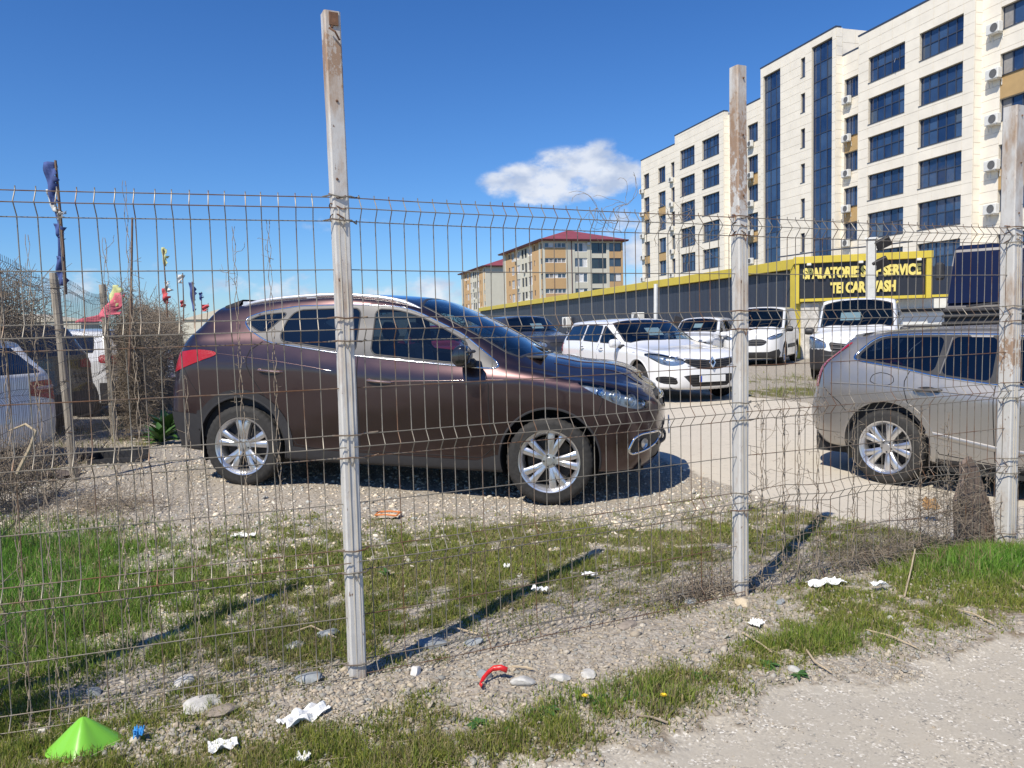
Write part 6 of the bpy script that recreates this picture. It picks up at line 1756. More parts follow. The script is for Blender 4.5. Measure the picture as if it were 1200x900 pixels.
# ------------------------------------------------------------------ flags
def cloth(root, pts, width, mat, seed=1, name='cloth', nu=14, nv=5):
    """torn strip of cloth hanging along pts (local)"""
    rd = random.Random(seed); pts = [Vector(p) for p in pts]
    vs = []; fs = []
    for i in range(nu):
        q = i/(nu-1)*(len(pts)-1); k = min(int(q), len(pts)-2); p = pts[k].lerp(pts[k+1], q-k)
        w_ = (width[min(k, len(width)-1)]*(1-(q-k))+width[min(k+1, len(width)-1)]*(q-k)) if isinstance(width, list) else width
        for j in range(nv):
            u = j/(nv-1)
            vs.append((p.x+w_*u+rd.gauss(0, .008)*(u > .8)*3, p.y+.05*math.sin(u*5+i*.8+seed)*w_*4, p.z+rd.gauss(0, .012)*(u > .8)))
    for i in range(nu-1):
        for j in range(nv-1):
            if j >= nv-2 and rd.random() < .25: continue
            fs.append((i*nv+j, i*nv+j+1, (i+1)*nv+j+1, (i+1)*nv+j))
    o = obj_from(name, vs, fs, mat, root, smooth=True)
    md = o.modifiers.new('thickness', 'SOLIDIFY'); md.thickness = .003
    return o
MT['flag_blue'] = simple('faded blue cloth', (.045, .075, .22), .9, 0, .35, 6)
MT['flag_white'] = simple('dirty white cloth', (.55, .55, .53), .9, 0, .15, 6)
MT['flag_red'] = simple('faded red cloth', (.50, .08, .09), .9, 0, .25, 6)
MT['flag_pink'] = simple('pink red sheet', (.55, .13, .17), .85, 0, .2, 4)
MT['flag_yellow'] = simple('pale yellow cloth', (.50, .52, .25), .9, 0, .2, 6)
MT['stick'] = simple('wooden stick', (.17, .11, .075), .85, 0, .3, 20)
def flagpole(px_top, py_top, px_bot, py_bot, Y, label, cloths, r=.014, cat='flag'):
    b0 = aty(px_bot, py_bot, Y); t0 = aty(px_top, py_top, Y)
    root = empty('flag_pole', loc=(b0[0], b0[1], b0[2]), label=label, cat=cat, group=None)
    b_ = MB(); v = Vector(t0-b0); b_.tube([v*0, v*.35+Vector((.01, 0, 0)), v*.7+Vector((.005, 0, 0)), v], [r*1.1, r, r*.9, r*.8], 6); b_.build('stick', MT['stick'], root)
    s = Y/900
    for i, (pts, wd, mm) in enumerate(cloths):
        P_ = [tuple(aty(px, py, Y+random.uniform(-.03, .03))-b0) for px, py in pts]
        cloth(root, P_, [w_*s for w_ in wd], MT[mm], seed=i+int(px_top))
    return root
flagpole(65, 188, 77, 345, 7.45, 'tall leaning stick with a shredded blue flag above the left fence',
    [([(50, 190), (53, 205), (56, 222), (60, 240)], [14, 12, 9, 5], 'flag_blue'), ([(54, 222), (57, 235), (62, 248)], [7, 6, 3], 'flag_white'), ([(64, 245), (67, 262), (69, 290), (66, 318)], [5, 8, 7, 8], 'flag_blue'), ([(63, 262), (66, 275), (69, 282)], [7, 6, 5], 'flag_blue'), ([(66, 300), (66, 318), (70, 335)], [9, 8, 8], 'flag_blue'), ([(67, 248), (68, 258)], [6, 6], 'flag_white')], .016)
flagpole(155, 255, 151, 440, 10.3, 'bare brown stick standing in the dry creeper by the left fence', [], .018, 'stick')
flagpole(191, 292, 196, 372, 14.0, 'stick with pale yellow and red rags over the dry hedge', [([(189, 290), (190, 300), (192, 312)], [5, 6, 4], 'flag_yellow'), ([(190, 338), (190, 348), (193, 356)], [6, 9, 5], 'flag_red'), ([(193, 330), (193, 342)], [5, 5], 'flag_white')], .014)
flagpole(214, 320, 215, 378, 17.0, 'small faded pink pennant on a stick behind the hedge', [([(208, 322), (209, 332)], [7, 3], 'flag_white'), ([(211, 352), (212, 360)], [5, 5], 'flag_red')], .014)
flagpole(225, 330, 228, 385, 19.0, 'narrow blue flag on a stick behind the brown SUV', [([(221, 331), (223, 345), (226, 365)], [6, 6, 3], 'flag_blue')], .014)
flagpole(236, 342, 236, 385, 22.0, 'small dark pennant next to the narrow blue flag', [([(233, 343), (234, 352)], [5, 3], 'flag_blue')], .014)
flagpole(244, 355, 241, 390, 24.0, 'small red flag low behind the tail of the brown SUV', [([(236, 357), (237, 365)], [9, 6], 'flag_red')], .014)
r0 = aty(120, 368, 9.7)
sh = empty('red_sheet', loc=tuple(r0), label='red and pale sheet draped over the left fence behind the first post', cat='sheet')
cloth(sh, [(-.36, 0, -.10), (-.22, 0, -.04), (-.05, 0, .0), (.10, .0, .14), (.16, 0, .26)], [.30, .30, .26, .2, .12], MT['flag_pink'], 3, nu=16)
cloth(sh, [(.02, .05, .05), (.08, .05, .20), (.12, .05, .36)], [.16, .16, .10], MT['flag_yellow'], 5)

# ------------------------------------------------------------------ twigs and creepers
MT['twig'] = simple('dry grey twig', (.25, .205, .155), .95, 0, .35, 25)
MT['twig_pale'] = simple('pale dry stem', (.42, .34, .23), .9, 0, .25, 12)
def twigs_mesh(name, segs, mat, parent=None, r=.0015):
    """segs (n,2,3): thin three sided sticks"""
    segs = np.asarray(segs); a = segs[:, 0]; b = segs[:, 1]; t = b-a; t /= np.linalg.norm(t, axis=1)[:, None]+1e-9
    ref = np.where(np.abs(t[:, 2:3]) > .8, np.array([[1., 0, 0]]), np.array([[0, 0, 1.]])); u = np.cross(t, ref); u /= np.linalg.norm(u, axis=1)[:, None]+1e-9; v = np.cross(t, u)
    rr = np.broadcast_to(np.asarray(r), (len(a),))[:, None]
    V = []
    for base, k in ((a, 1.0), (b, .7)):
        for j in range(3):
            an = 2*PI*j/3; V.append(base+(u*math.cos(an)+v*math.sin(an))*rr*k)
    V = np.stack(V, 1).reshape(-1, 3); n = len(a); o_ = np.arange(n)[:, None]*6
    F = np.concatenate([np.array([[0, 1, 4, 3], [1, 2, 5, 4], [2, 0, 3, 5]])+o_[i] for i in ()]) if False else (np.array([[0, 1, 4, 3], [1, 2, 5, 4], [2, 0, 3, 5]])[None]+o_[:, :, None]).reshape(-1, 4)
    return fast_mesh(name, V, F, mat, parent)
def creeper_on_wire(P0, base_z, top_z, label, seed, thick=.004, twisty=.008, side=.14, nb=16, mat='twig'):
    rd = random.Random(seed); segs = []; rs = []
    for strand in range(2):
        p = Vector((0, 0, base_z)); ph = 1.0
        while p.z < top_z:
            z = p.z+.018; ph += .55
            q = Vector((twisty*math.cos(ph+strand*PI)+rd.gauss(0, .0012), twisty*math.sin(ph+strand*PI), z)); segs.append((tuple(p), tuple(q))); rs.append(thick*(1-.5*(z-base_z)/(top_z-base_z+.01))*rd.uniform(.7, 1.3)); p = q
    for k in range(nb):
        z = rd.uniform(base_z+.1, top_z); p = Vector((0, 0, z)); d = Vector((rd.gauss(0, 1), rd.gauss(0, .6), rd.uniform(-.3, 1))).normalized(); L = rd.uniform(.3, 1)*side
        n = rd.randint(3, 7)
        for i in range(n):
            d = (d+Vector((rd.gauss(0, .45), rd.gauss(0, .45), rd.gauss(0, .35)))).normalized(); q = p+d*L/n; segs.append((tuple(p), tuple(q))); rs.append(thick*.38); p = q
            if rd.random() < .3:
                e = q+Vector((rd.gauss(0, .02), rd.gauss(0, .02), rd.gauss(0, .02))); segs.append((tuple(q), tuple(e))); rs.append(thick*.3)
    o = twigs_mesh('dry_creeper', segs, MT[mat], None, np.array(rs)); o.location = (P0[0], P0[1], 0)
    return tag(o, label, 'creeper', 'dry creepers twined round the fence wires')
def on_front(px, py=600):
    """foot of the front fence under a column of the photograph"""
    d = ray(px, py); k = d[0]/d[1]
    best = None
    for A, B in zip(PX[:-1], PX[1:]):
        e = B-A; den = e[0]-k*e[1]; s = (k*A[1]-A[0])/den
        if -.02 <= s <= 1.02: return A+e*s
    return PX[0]
specs = [(54, .0, 1.75, 'twisted dry creeper on the wire near the left edge, reaching the tall flag'), (142, .1, 1.75, 'dry creeper on the wire left of the bare stick'), (169, .3, 1.95, 'budding dry creeper that rises above the fence top at the left'), (290, .2, 1.80, 'dry creeper on the wire over the SUV rear quarter window'), (330, .3, 1.82, 'curly dry creeper on the wire before the SUV rear door'),
         (18, .0, 1.6, 'dry creeper on the second wire from the left edge'), (226, .0, 1.25, 'dry creeper on the wire behind the SUV tail lamp'), (893, .0, 1.0, 'dark creeper stem just right of the rust patched post'), (918, .0, 1.05, 'second dark creeper stem right of the rust patched post'), (936, .0, 1.0, 'creeper stem on the wire before the grey estate bumper'), (958, .0, 1.1, 'thick creeper stem in front of the grey estate tail'), (1000, .0, .95, 'creeper stem left of the grey estate wheel'), (1078, .1, .9, 'creeper stem right of the grey estate wheel'), (1110, .1, .85, 'creeper stem left of the leaning boards')]
for i, (px, z0, z1, lab) in enumerate(specs):
    P = on_front(px); creeper_on_wire(P, z0, z1, lab, 100+i, side=.17 if px > 850 else .085, nb=26 if px > 850 else 16, twisty=.006, thick=.0028 if px < 850 else .0042)
def tangle(name, cx, cy, cz, sx, sy, sz, n, label, seed, cat='dry plant', mat='twig', rot=0, r=.0016, L=.05, up=.2, group=None):
    g = np.random.default_rng(seed); p = g.normal(0, .5, (n, 3)); p = np.clip(p, -1.1, 1.1)*np.array([sx, sy, sz])
    c, s = math.cos(rot), math.sin(rot); p[:, :2] = p[:, :2] @ np.array([[c, s], [-s, c]])
    d = g.normal(0, 1, (n, 3)); d[:, 2] += up; d /= np.linalg.norm(d, axis=1)[:, None]; l = g.uniform(.4, 1.6, (n, 1))*L
    a = p; b = p+d*l; mid2 = b+(d+g.normal(0, .6, (n, 3)))*l*.7
    a[:, 2] = np.maximum(a[:, 2], -cz+.005); b[:, 2] = np.maximum(b[:, 2], -cz+.005); mid2[:, 2] = np.maximum(mid2[:, 2], -cz+.005)
    segs = np.concatenate([np.stack([a, b], 1), np.stack([b, mid2], 1)])
    o = twigs_mesh(name, segs, MT[mat], None, r); o.location = (cx, cy, cz+H(cx, cy))
    return tag(o, label, cat, group)
fdir = math.atan2(*(PX[3]-PX[2])[::-1])
tangle('dry_bramble', 2.50, 4.44, .26, .42, .04, .16, 600, 'tangled dry bramble along the fence foot before the grey estate wheel', 5, rot=fdir, r=.0013, L=.055)
tangle('dry_bramble', 2.30, 4.36, .07, .8, .08, .05, 700, 'low grey dead stalks left of the green tuft at the fence foot', 6, rot=fdir, r=.0012, L=.055)
tangle('dry_bramble', 2.0, 4.26, .08, .45, .08, .06, 400, 'dead grey stalks behind the bent lower mesh', 7, rot=fdir, r=.0012, L=.06)
tangle('dry_bramble', -2.0, 2.62, .28, .12, .09, .34, 700, 'tangled dead stems at the fence foot by the left edge', 8, rot=.3, r=.0018, L=.06, up=.9)
tangle('dry_bramble', -4.3, 6.2, .22, .30, .7, .24, 1500, 'dead bushy weeds at the foot of the left boundary fence', 9, rot=-.3, r=.003, L=.10, up=.8)
tangle('dry_bramble', .95, 3.84, .03, .28, .07, .035, 350, 'low heap of dry stems left of the rust patched post', 10, rot=.4, r=.0018, L=.07)
tangle('dry_bramble', -3.3, 6.1, .04, .5, .35, .04, 400, 'dry cut stems lying on the gravel by the first pale post', 12, rot=-.3, r=.002, L=.10, up=-.2)
# creeper overgrown stretches of the left fence
A = lpt(LL+.25)
tangle('dry_hedge', A[0]+.25, A[1], .95, .15, .30, 1.0, 4200, 'column of dry creeper over the left fence by the bare stick', 21, 'dry hedge', rot=math.atan2(ld[1], ld[0])-PI/2, r=.0028, L=.10, up=.1, group='dry hedges on the left fence')
for k in range(4):
    A = lpt(LL*2.1+k*2.2)
    tangle('dry_hedge', A[0]+.2, A[1], .90, .28, 1.2, .92, 4200, ['dry creeper hedge nearest behind the SUV tail', 'second stretch of the dry creeper hedge', 'third stretch of the dry creeper hedge', 'farthest stretch of the dry creeper hedge'][k], 22+k, 'dry hedge', rot=math.atan2(ld[1], ld[0])-PI/2, r=.0045, L=.15, up=.1, group='dry hedges on the left fence')
# bare shrub above the fence at the left edge
tangle('bare_shrub', -6.8, 10.0, 1.7, .7, .5, .55, 2200, 'bare shrub crown showing above the left fence at the picture edge', 30, 'shrub', r=.004, L=.16, up=.5)
b_ = MB(); b_.tube([(-6.8, 10.0, 0), (-6.75, 10.0, .9), (-6.9, 10.05, 1.6)], [.03, .022, .012], 6); o = b_.build('dead_trunk', MT['twig'], None); tag(o, 'thin stem of the bare shrub behind the left fence', 'stem')
# curled tendrils at the top of the middle panel
for i, (px, z) in enumerate(((700, 1.93), (735, 1.95), (785, 1.9), (815, 1.8))):
    P = on_front(px, 260); g = random.Random(60+i); segs = []; 
    for s in range(9):
        p = Vector((0, 0, 0)); a = g.random()*6; d = Vector((math.cos(a), 0, math.sin(a)))
        for k in range(9):
            a += g.gauss(.25, .35); q = p+Vector((math.cos(a), g.gauss(0, .3), math.sin(a)))*.018; segs.append((tuple(p), tuple(q))); p = q
    o = twigs_mesh('tendril', segs, MT['twig'], None, .0012); o.location = (P[0], P[1], z); tag(o, ['curled tendril on the fence top below the white cloud', 'curled tendril on the fence top at the cloud edge', 'curled tendril on the fence top before the cream building corner', 'curled tendril hanging left of the rust patched post'][i], 'tendril', 'curled tendrils on the fence top')
# the young budding shoot crossing the SUV rear quarter
# ------------------------------------------------------------------ grass
def grass_mat():
    m, t, b = newmat('grass blades'); setc(b, rough=.55, spec=.35)
    at = N(t, 'ShaderNodeAttribute', attribute_name='tone'); t.links.new(at.outputs['Color'], b.inputs['Base Color'])
    ms = N(t, 'ShaderNodeMixShader'); tr = N(t, 'ShaderNodeBsdfTranslucent'); t.links.new(at.outputs['Color'], tr.inputs[0])
    o_ = [n for n in t.nodes if n.type == 'OUTPUT_MATERIAL'][0]; ms.inputs[0].default_value = .35
    t.links.new(b.outputs[0], ms.inputs[1]); t.links.new(tr.outputs[0], ms.inputs[2]); t.links.new(ms.outputs[0], o_.inputs[0])
    return m
MT['grass'] = grass_mat()
def blades(x, y, L, w_, col, lean=.45, seed=1):
    g = np.random.default_rng(seed); n = len(x); z = ground_micro(x, y)-.004
    a = g.uniform(0, 2*PI, n); f = g.uniform(0, 2*PI, n); ln = np.abs(g.normal(0, lean, n))
    sx, sy = np.cos(a), np.sin(a); dx, dy = np.cos(f), np.sin(f)
    hx_, hz_ = np.sin(ln), np.cos(ln)
    base = np.stack([x, y, z], 1); s = np.stack([sx, sy, 0*sx], 1)*(w_/2)[:, None]
    mid = base+np.stack([dx*hx_*.35*L, dy*hx_*.35*L, hz_*.55*L], 1); tip = base+np.stack([dx*hx_*1.05*L, dy*hx_*1.05*L, hz_*.95*L], 1)
    V = np.stack([base-s, base+s, mid-s*.8, mid+s*.8, tip], 1).reshape(-1, 3)
    F = (np.array([[0, 1, 3], [0, 3, 2], [2, 3, 4]])[None]+(np.arange(n)*5)[:, None, None]).reshape(-1, 3)
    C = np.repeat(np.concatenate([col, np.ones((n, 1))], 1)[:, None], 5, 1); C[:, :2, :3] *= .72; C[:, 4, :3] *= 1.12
    return V, F, C.reshape(-1, 4)
def scatter(n, x0, x1, y0, y1, seed):
    """points thinned with the square of the distance"""
    g = np.random.default_rng(seed); y = 1/(1/y0-(1/y0-1/y1)*g.random(n)); x = g.uniform(-1, 1, n)*.78*y
    k = (x > x0) & (x < x1); return x[k], y[k], g
def grass_color(g, n, x, y, lush):
    v = g.random((n, 1)); base = np.array([[.070, .115, .018]])*(1-v)+np.array([[.205, .205, .045]])*v
    lushc = np.array([[.040, .115, .014]])*(1-v)+np.array([[.135, .24, .036]])*v
    base = base*(1-lush[:, None])+lushc*lush[:, None]
    dry = g.random(n) < (.16-.12*lush+.22*(fbm(x, y, 1.7, 33) > .53))
    base = base*1.62
    base[dry] = np.array([.36, .30, .16])*g.uniform(.6, 1.2, (dry.sum(), 1))
    return base
def lushness(x, y):
    def b(cx, cy, sx, sy): return np.exp(-((x-cx)/sx)**2-((y-cy)/sy)**2)
    return np.clip(1.1*b(-3.6, 4.8, 1.5, 1.1)+1.2*b(2.60, 4.15, .50, .22)+.9*b(-2.6, 3.6, .9, .8)+.5*b(3.6, 4.3, .8, .3)+.35*b(1.35, 3.28, .4, .12)+.35*b(.35, 2.8, .45, .15), 0, 1)
VV, FF, CC, off = [], [], [], 0
for seed, n, y0, y1 in ((1, 640000, 2.0, 9.5),):
    x, y, g = scatter(n, -7, 7, y0, y1, seed)
    gm, gr, p_, l_ = covers(x, y); k = g.random(len(x)) < np.clip(gm*.80-.04, 0, 1)
    # keep the shade under the cars bare
    x, y, gm = x[k], y[k], gm[k]; lu = lushness(x, y)
    L = (.016+.022*g.random(len(x)))*(1+1.0*fbm(x, y, 2.5, 40))*(.6+.6*np.clip(gm, 0, 1)) + lu*g.uniform(.03, .11, len(x))*np.where(y > 4.4, 1.0, .85)
    w_ = (.0016+.0022*g.random(len(x)))*(1+.12*np.maximum(y-3, 0)) + lu*.0012
    broad = (g.random(len(x)) < .38*(1-lu)); w_ = np.where(broad, w_*3.0, w_); L = np.where(broad, L*.55, L)
    c = grass_color(g, len(x), x, y, lu)
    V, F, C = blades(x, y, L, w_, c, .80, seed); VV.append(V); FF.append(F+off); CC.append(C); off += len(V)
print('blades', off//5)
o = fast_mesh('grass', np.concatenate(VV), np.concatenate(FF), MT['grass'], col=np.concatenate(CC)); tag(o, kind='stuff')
o['label'] = 'green and yellowing grass growing through the gravel on both sides of the fence'; o['category'] = 'grass'
# taller clumps farther back
x, y, g = scatter(120000, -12, 14, 9.5, 40, 5); gm, gr, p_, l_ = covers(x, y); k = g.random(len(x)) < np.clip(gm*.7-.1, 0, 1); x, y = x[k], y[k]
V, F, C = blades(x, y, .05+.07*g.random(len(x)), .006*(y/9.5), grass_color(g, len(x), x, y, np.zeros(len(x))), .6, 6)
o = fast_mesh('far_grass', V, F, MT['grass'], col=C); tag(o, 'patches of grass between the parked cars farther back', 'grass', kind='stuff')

# ------------------------------------------------------------------ gravel
def ico():
    bm = bmesh.new(); bmesh.ops.create_icosphere(bm, subdivisions=1, radius=1); v = np.array([q.co[:] for q in bm.verts]); f = np.array([[q.index for q in p.verts] for p in bm.faces]); bm.free(); return v, f
IV, IF = ico()
m, t, b = newmat('gravel stones'); setc(b, rough=.85, spec=.3); at = N(t, 'ShaderNodeAttribute', attribute_name='tone'); n_ = noise_tex(t, 130, 4, .6, 'World')
t.links.new(mixc(t, .35, at.outputs['Color'], mixc(t, n_, (.18, .16, .13), (.62, .58, .50))), b.inputs['Base Color']); MT['gravel'] = m
def pebbles(x, y, size, col, seed, sink=.35):
    g = np.random.default_rng(seed); n = len(x); z = ground_micro(x, y)
    V = IV[None]*(1+g.normal(0, .24, (n, len(IV), 1))); sc = np.stack([size*g.uniform(.8, 1.5, n), size*g.uniform(.6, 1.1, n), size*g.uniform(.4, .8, n)], 1)
    V = V*sc[:, None]; V = np.round(V*2.5/np.maximum(sc[:, None], 1e-6))/2.5*sc[:, None]*.35+V*.65; a = g.uniform(0, 2*PI, n); c, s = np.cos(a)[:, None], np.sin(a)[:, None]
    tl = g.normal(0, .3, n)[:, None]; zz = V[:, :, 2]+V[:, :, 0]*tl
    V = np.stack([V[:, :, 0]*c-V[:, :, 1]*s+x[:, None], V[:, :, 0]*s+V[:, :, 1]*c+y[:, None], zz+z[:, None]+sc[:, 2:3]*(1-2*sink)*.5], 2)
    F = (IF[None]+(np.arange(n)*len(IV))[:, None, None]).reshape(-1, 3)
    C = np.repeat(np.concatenate([col, np.ones((n, 1))], 1)[:, None], len(IV), 1)
    return V.reshape(-1, 3), F, C.reshape(-1, 4)
def stone_tones(g, n):
    pal = np.array([[.52, .46, .35], [.60, .54, .44], [.40, .34, .26], [.26, .27, .27], [.40, .40, .38], [.62, .59, .53], [.24, .20, .16], [.30, .33, .34], [.50, .42, .32]])
    return pal[g.integers(0, len(pal), n)]*g.uniform(.75, 1.2, (n, 1))
x, y, g = scatter(230000, -7, 7, 2.0, 11, 9); gm, gr, p_, l_ = covers(x, y)
cl = fbm(x, y, 3.5, 77)
k = g.random(len(x)) < np.clip(gr*.50*(.35+1.1*cl)-.03+.05*p_+.03*l_, 0, 1); x, y = x[k][:72000], y[k][:72000]; n = len(x)
fd = y-fence_y(x)
size = np.exp(g.normal(math.log(.0046), .42, n))*(1+.13*np.maximum(y-3, 0))*np.where(np.abs(fd+.2) < .4, 1.25, 1)
size = np.minimum(size, .022)
gm, gr, p_, l_ = covers(x, y); size = np.where((p_ > .5) | (l_ > .5), size*.55, size)
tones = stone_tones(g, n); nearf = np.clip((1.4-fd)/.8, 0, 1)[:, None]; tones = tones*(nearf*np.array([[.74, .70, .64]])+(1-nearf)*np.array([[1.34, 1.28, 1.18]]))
size = size*np.where(fd > 1.3, 1.25, 1)
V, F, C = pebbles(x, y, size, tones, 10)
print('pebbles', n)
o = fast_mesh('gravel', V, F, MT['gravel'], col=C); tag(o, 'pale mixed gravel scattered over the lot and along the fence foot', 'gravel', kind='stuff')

# ------------------------------------------------------------------ single stones, litter, small plants
def rock(px, py, size, flat, col, label, seed, group='larger stones along the fence foot', z=None, name='stone'):
    P = gp(px, py); 
    g = np.random.default_rng(seed)
    bm = bmesh.new(); bmesh.ops.create_icosphere(bm, subdivisions=3, radius=1)
    o1 = Vector(g.uniform(0, 50, 3))
    cuts = [Vector(g.normal(0, 1, 3)).normalized() for _ in range(7)]
    for v in bm.verts:
        p = v.co.copy()
        for c_ in cuts:
            d = p.dot(c_); 
            if d > .72: p -= c_*(d-.72)*.85
        p *= 1+.10*noise.noise(p*1.6+o1)+.04*noise.noise(p*6+o1)
        v.co = Vector((p.x*size, p.y*size*g.uniform(.70, .7001), p.z*size*flat))
    me = bpy.data.meshes.new(name); bm.to_mesh(me); bm.free()
    o = link_mesh(name, me, col, None, True); auto_smooth(me, R(24))
    o.location = (P[0], P[1], H(P[0], P[1])+size*flat*.35); o.rotation_euler = (g.normal(0, .15), g.normal(0, .15), g.uniform(0, 6))
    return tag(o, label, 'stone', group)
def rockmat(n, c): 
    m = simple(n, c, .9, 0, .25, 30, .5); return m
RC = dict(beige=rockmat('beige stone', (.50, .42, .30)), white=rockmat('white stone', (.66, .64, .60)), grey=rockmat('grey stone', (.24, .26, .27)), pale=rockmat('pale grey stone', (.46, .45, .42)), brown=rockmat('brown stone', (.26, .22, .18)))
rocks = [(871, 715, .045, .6, 'beige', 'rounded beige stone at the foot of the rust patched post'), (487, 797, .030, .8, 'white', 'white lump of stone right of the tallest post foot'), (568, 800, .035, .7, 'grey', 'blue grey stone beside the red ribbon'),
    (215, 806, .05, .45, 'pale', 'pale broken stone under the left mesh panel'), (362, 806, .06, .4, 'grey', 'grey striped rock left of the tallest post foot'), (385, 748, .055, .5, 'grey', 'dark grey rock behind the mesh left of the tallest post'), (238, 836, .085, .28, 'pale', 'large flat pale slab under the bottom wires at the left'),
    (262, 842, .07, .30, 'brown', 'brown slab leaning against the large pale slab'), (508, 758, .075, .30, 'grey', 'grey slab lying in the post shadow under the mesh'), (555, 757, .05, .35, 'grey', 'small grey slab right of the shadowed slab'), (110, 815, .04, .5, 'grey', 'grey stone under the mesh above the green cone'),
    (656, 800, .05, .4, 'pale', 'pale chunk left in the gravel below the middle panel'), (612, 806, .055, .4, 'pale', 'pale grey chunk right of the red ribbon'), (735, 740, .06, .25, 'brown', 'flat reddish brown shard in the gravel'), (810, 708, .05, .35, 'grey', 'grey rock left of the rust patched post'), (797, 702, .025, .7, 'white', 'small white stone left of the rust patched post'),
    (1165, 655, .035, .6, 'white', 'white stone at the foot of the right post'), (1193, 668, .02, .7, 'white', 'small white pebble at the right edge'), (1042, 726, .025, .6, 'white', 'cream pebble in the grass below the right panel'), (915, 712, .03, .5, 'grey', 'bluish stone under the right panel'), (930, 785, .03, .5, 'pale', 'small pale stone on the verge by the path'), (345, 760, .05, .35, 'pale', 'cream flat stone left of the tallest post'), (690, 795, .045, .3, 'pale', 'weathered pale plate in the gravel strip'), (50, 862, .02, .6, 'white', 'white pebble left of the green cone')]
for i, (px, py, s, fl, c, lab) in enumerate(rocks): rock(px, py, s, fl, RC[c], lab, 200+i)

def crumple(name, px, py, w_, h_, mat, label, cat, seed, lift=.015, n=16, amp=.02, rz=0, z=0, group=None, tilt=0):
    P = gp(px, py, z); g = random.Random(seed); o1 = Vector((seed*3.1, 1, 2)); vs = []; fs = []
    for i in range(n):
        for j in range(n):
            u, v_ = i/(n-1)-.5, j/(n-1)-.5
            e = 1+.18*noise.noise(Vector((u*4, v_*4, seed)))
            q = noise.noise(Vector((u*5, v_*5, 0))+o1)*amp*.8+abs(noise.noise(Vector((u*3, v_*3, 4))+o1))*amp*.9+noise.noise(Vector((u*14, v_*14, 9))+o1)*amp*.16
            vs.append((u*w_*e*1.15, v_*h_*e*1.15, lift+q+abs(u)*0))
    for i in range(n-1):
        for j in range(n-1): fs.append((i*n+j, (i+1)*n+j, (i+1)*n+j+1, i*n+j+1))
    o = obj_from(name, vs, fs, mat, None, False)
    md = o.modifiers.new('thickness', 'SOLIDIFY'); md.thickness = .002
    o.location = (P[0], P[1], H(P[0], P[1])+z); o.rotation_euler = (tilt, 0, rz)
    return tag(o, label, cat, group)
crumple('paper_litter', 357, 850, .07, .15, MT['paper'], 'crumpled white paper on the gravel below the tallest post', 'litter', 1, rz=-.7, amp=.03)
crumple('paper_litter', 968, 692, .17, .075, MT['paper'], 'flattened white paper box against the right panel foot', 'litter', 2, rz=.35, amp=.018, lift=.02)
crumple('paper_litter', 633, 697, .075, .03, MT['paper'], 'small folded white scrap in the grass behind the middle panel', 'litter', 3, rz=-.3, amp=.02, lift=.03)
crumple('paper_litter', 691, 677, .075, .03, MT['paper'], 'white scrap just right of the post shadow tip', 'litter', 4, rz=-.2, amp=.02, lift=.03)
crumple('paper_litter', 286, 633, .13, .05, MT['paper'], 'white plastic scrap on the gravel behind the left panel', 'litter', 5, rz=.0, amp=.02)
crumple('paper_litter', 887, 738, .06, .05, MT['paper'], 'white paper scrap below the beige stone', 'litter', 6, rz=.8)
crumple('paper_litter', 594, 667, .03, .03, MT['paper'], 'tiny white scrap in the grass left of the shadow', 'litter', 7)
crumple('paper_litter', 262, 885, .08, .05, MT['paper'], 'torn white and pink scrap near the green cone', 'litter', 8, rz=.4)
crumple('paper_litter', 800, 730+0, .03, .05, MT['paper'], 'thin torn white scrap in the gravel', 'litter', 9, rz=.9) if False else None
crumple('blue_litter', 164, 880, .025, .045, simple('blue plastic', (.05, .28, .62), .3, 0, .3, 20), 'blue plastic scrap right of the green cone', 'litter', 10, rz=.3, amp=.03, lift=.03)
crumple('paper_litter', 1030, 697, .07, .03, MT['paper'], 'white torn scrap in the right grass tuft', 'litter', 11, rz=.2, lift=.04)
crumple('paper_litter', 355, 896, .04, .03, MT['paper'], 'small white scrap at the bottom edge', 'litter', 12)
o = crumple('wrapper_litter', 455, 604, .17, .11, simple('cream wrapper', (.60, .54, .42), .7, 0, .1, 20), 'orange edged cream wrapper on the gravel behind the middle panel', 'litter', 13, rz=-.2, amp=.012, z=0)
b_ = MB()
for a_, c_ in (((-.085, -.055), (.085, -.055)), ((.085, -.055), (.085, .055)), ((.085, .055), (-.085, .055)), ((-.085, .055), (-.085, -.055))): b_.tube([(*a_, .03), ((a_[0]+c_[0])/2, (a_[1]+c_[1])/2, .036), (*c_, .03)], .007, 5)
b_.build('orange_edge', simple('orange card', (.55, .18, .05), .7), o)
crumple('leaf_litter', 1082, 601, .10, .10, simple('dry leaf tan', (.50, .30, .12), .8, 0, .3, 30), 'curled tan dry leaf hanging in the bramble', 'leaf', 14, amp=.05, z=.0, lift=.15, tilt=.6)
# red ribbon
P = gp(572, 812); b_ = MB(); pts = [(.075, .05, .035), (.05, .055, .045), (.02, .06, .04), (0.0, .045, .030), (-.02, .01, .022), (-.03, -.02, .02), (-.022, -.035, .016)]
vs = []; fs = []
for i, p in enumerate(pts):
    tw = .5*i; d = Vector((math.cos(tw)*.2, .3, math.sin(tw+1))).normalized()*.010
    vs += [Vector(p)-d, Vector(p)+d*1.2]
for i in range(len(pts)-1): fs.append((2*i, 2*i+1, 2*i+3, 2*i+2))
o = obj_from('red_ribbon', [tuple(v) for v in vs], fs, simple('red ribbon', (.55, .02, .02), .35, 0, .1, 30), None, True); o.modifiers.new('t', 'SOLIDIFY').thickness = .002
o.location = (P[0], P[1], H(P[0], P[1])+.005); tag(o, 'twisted red ribbon lying over the blue grey stone', 'litter')
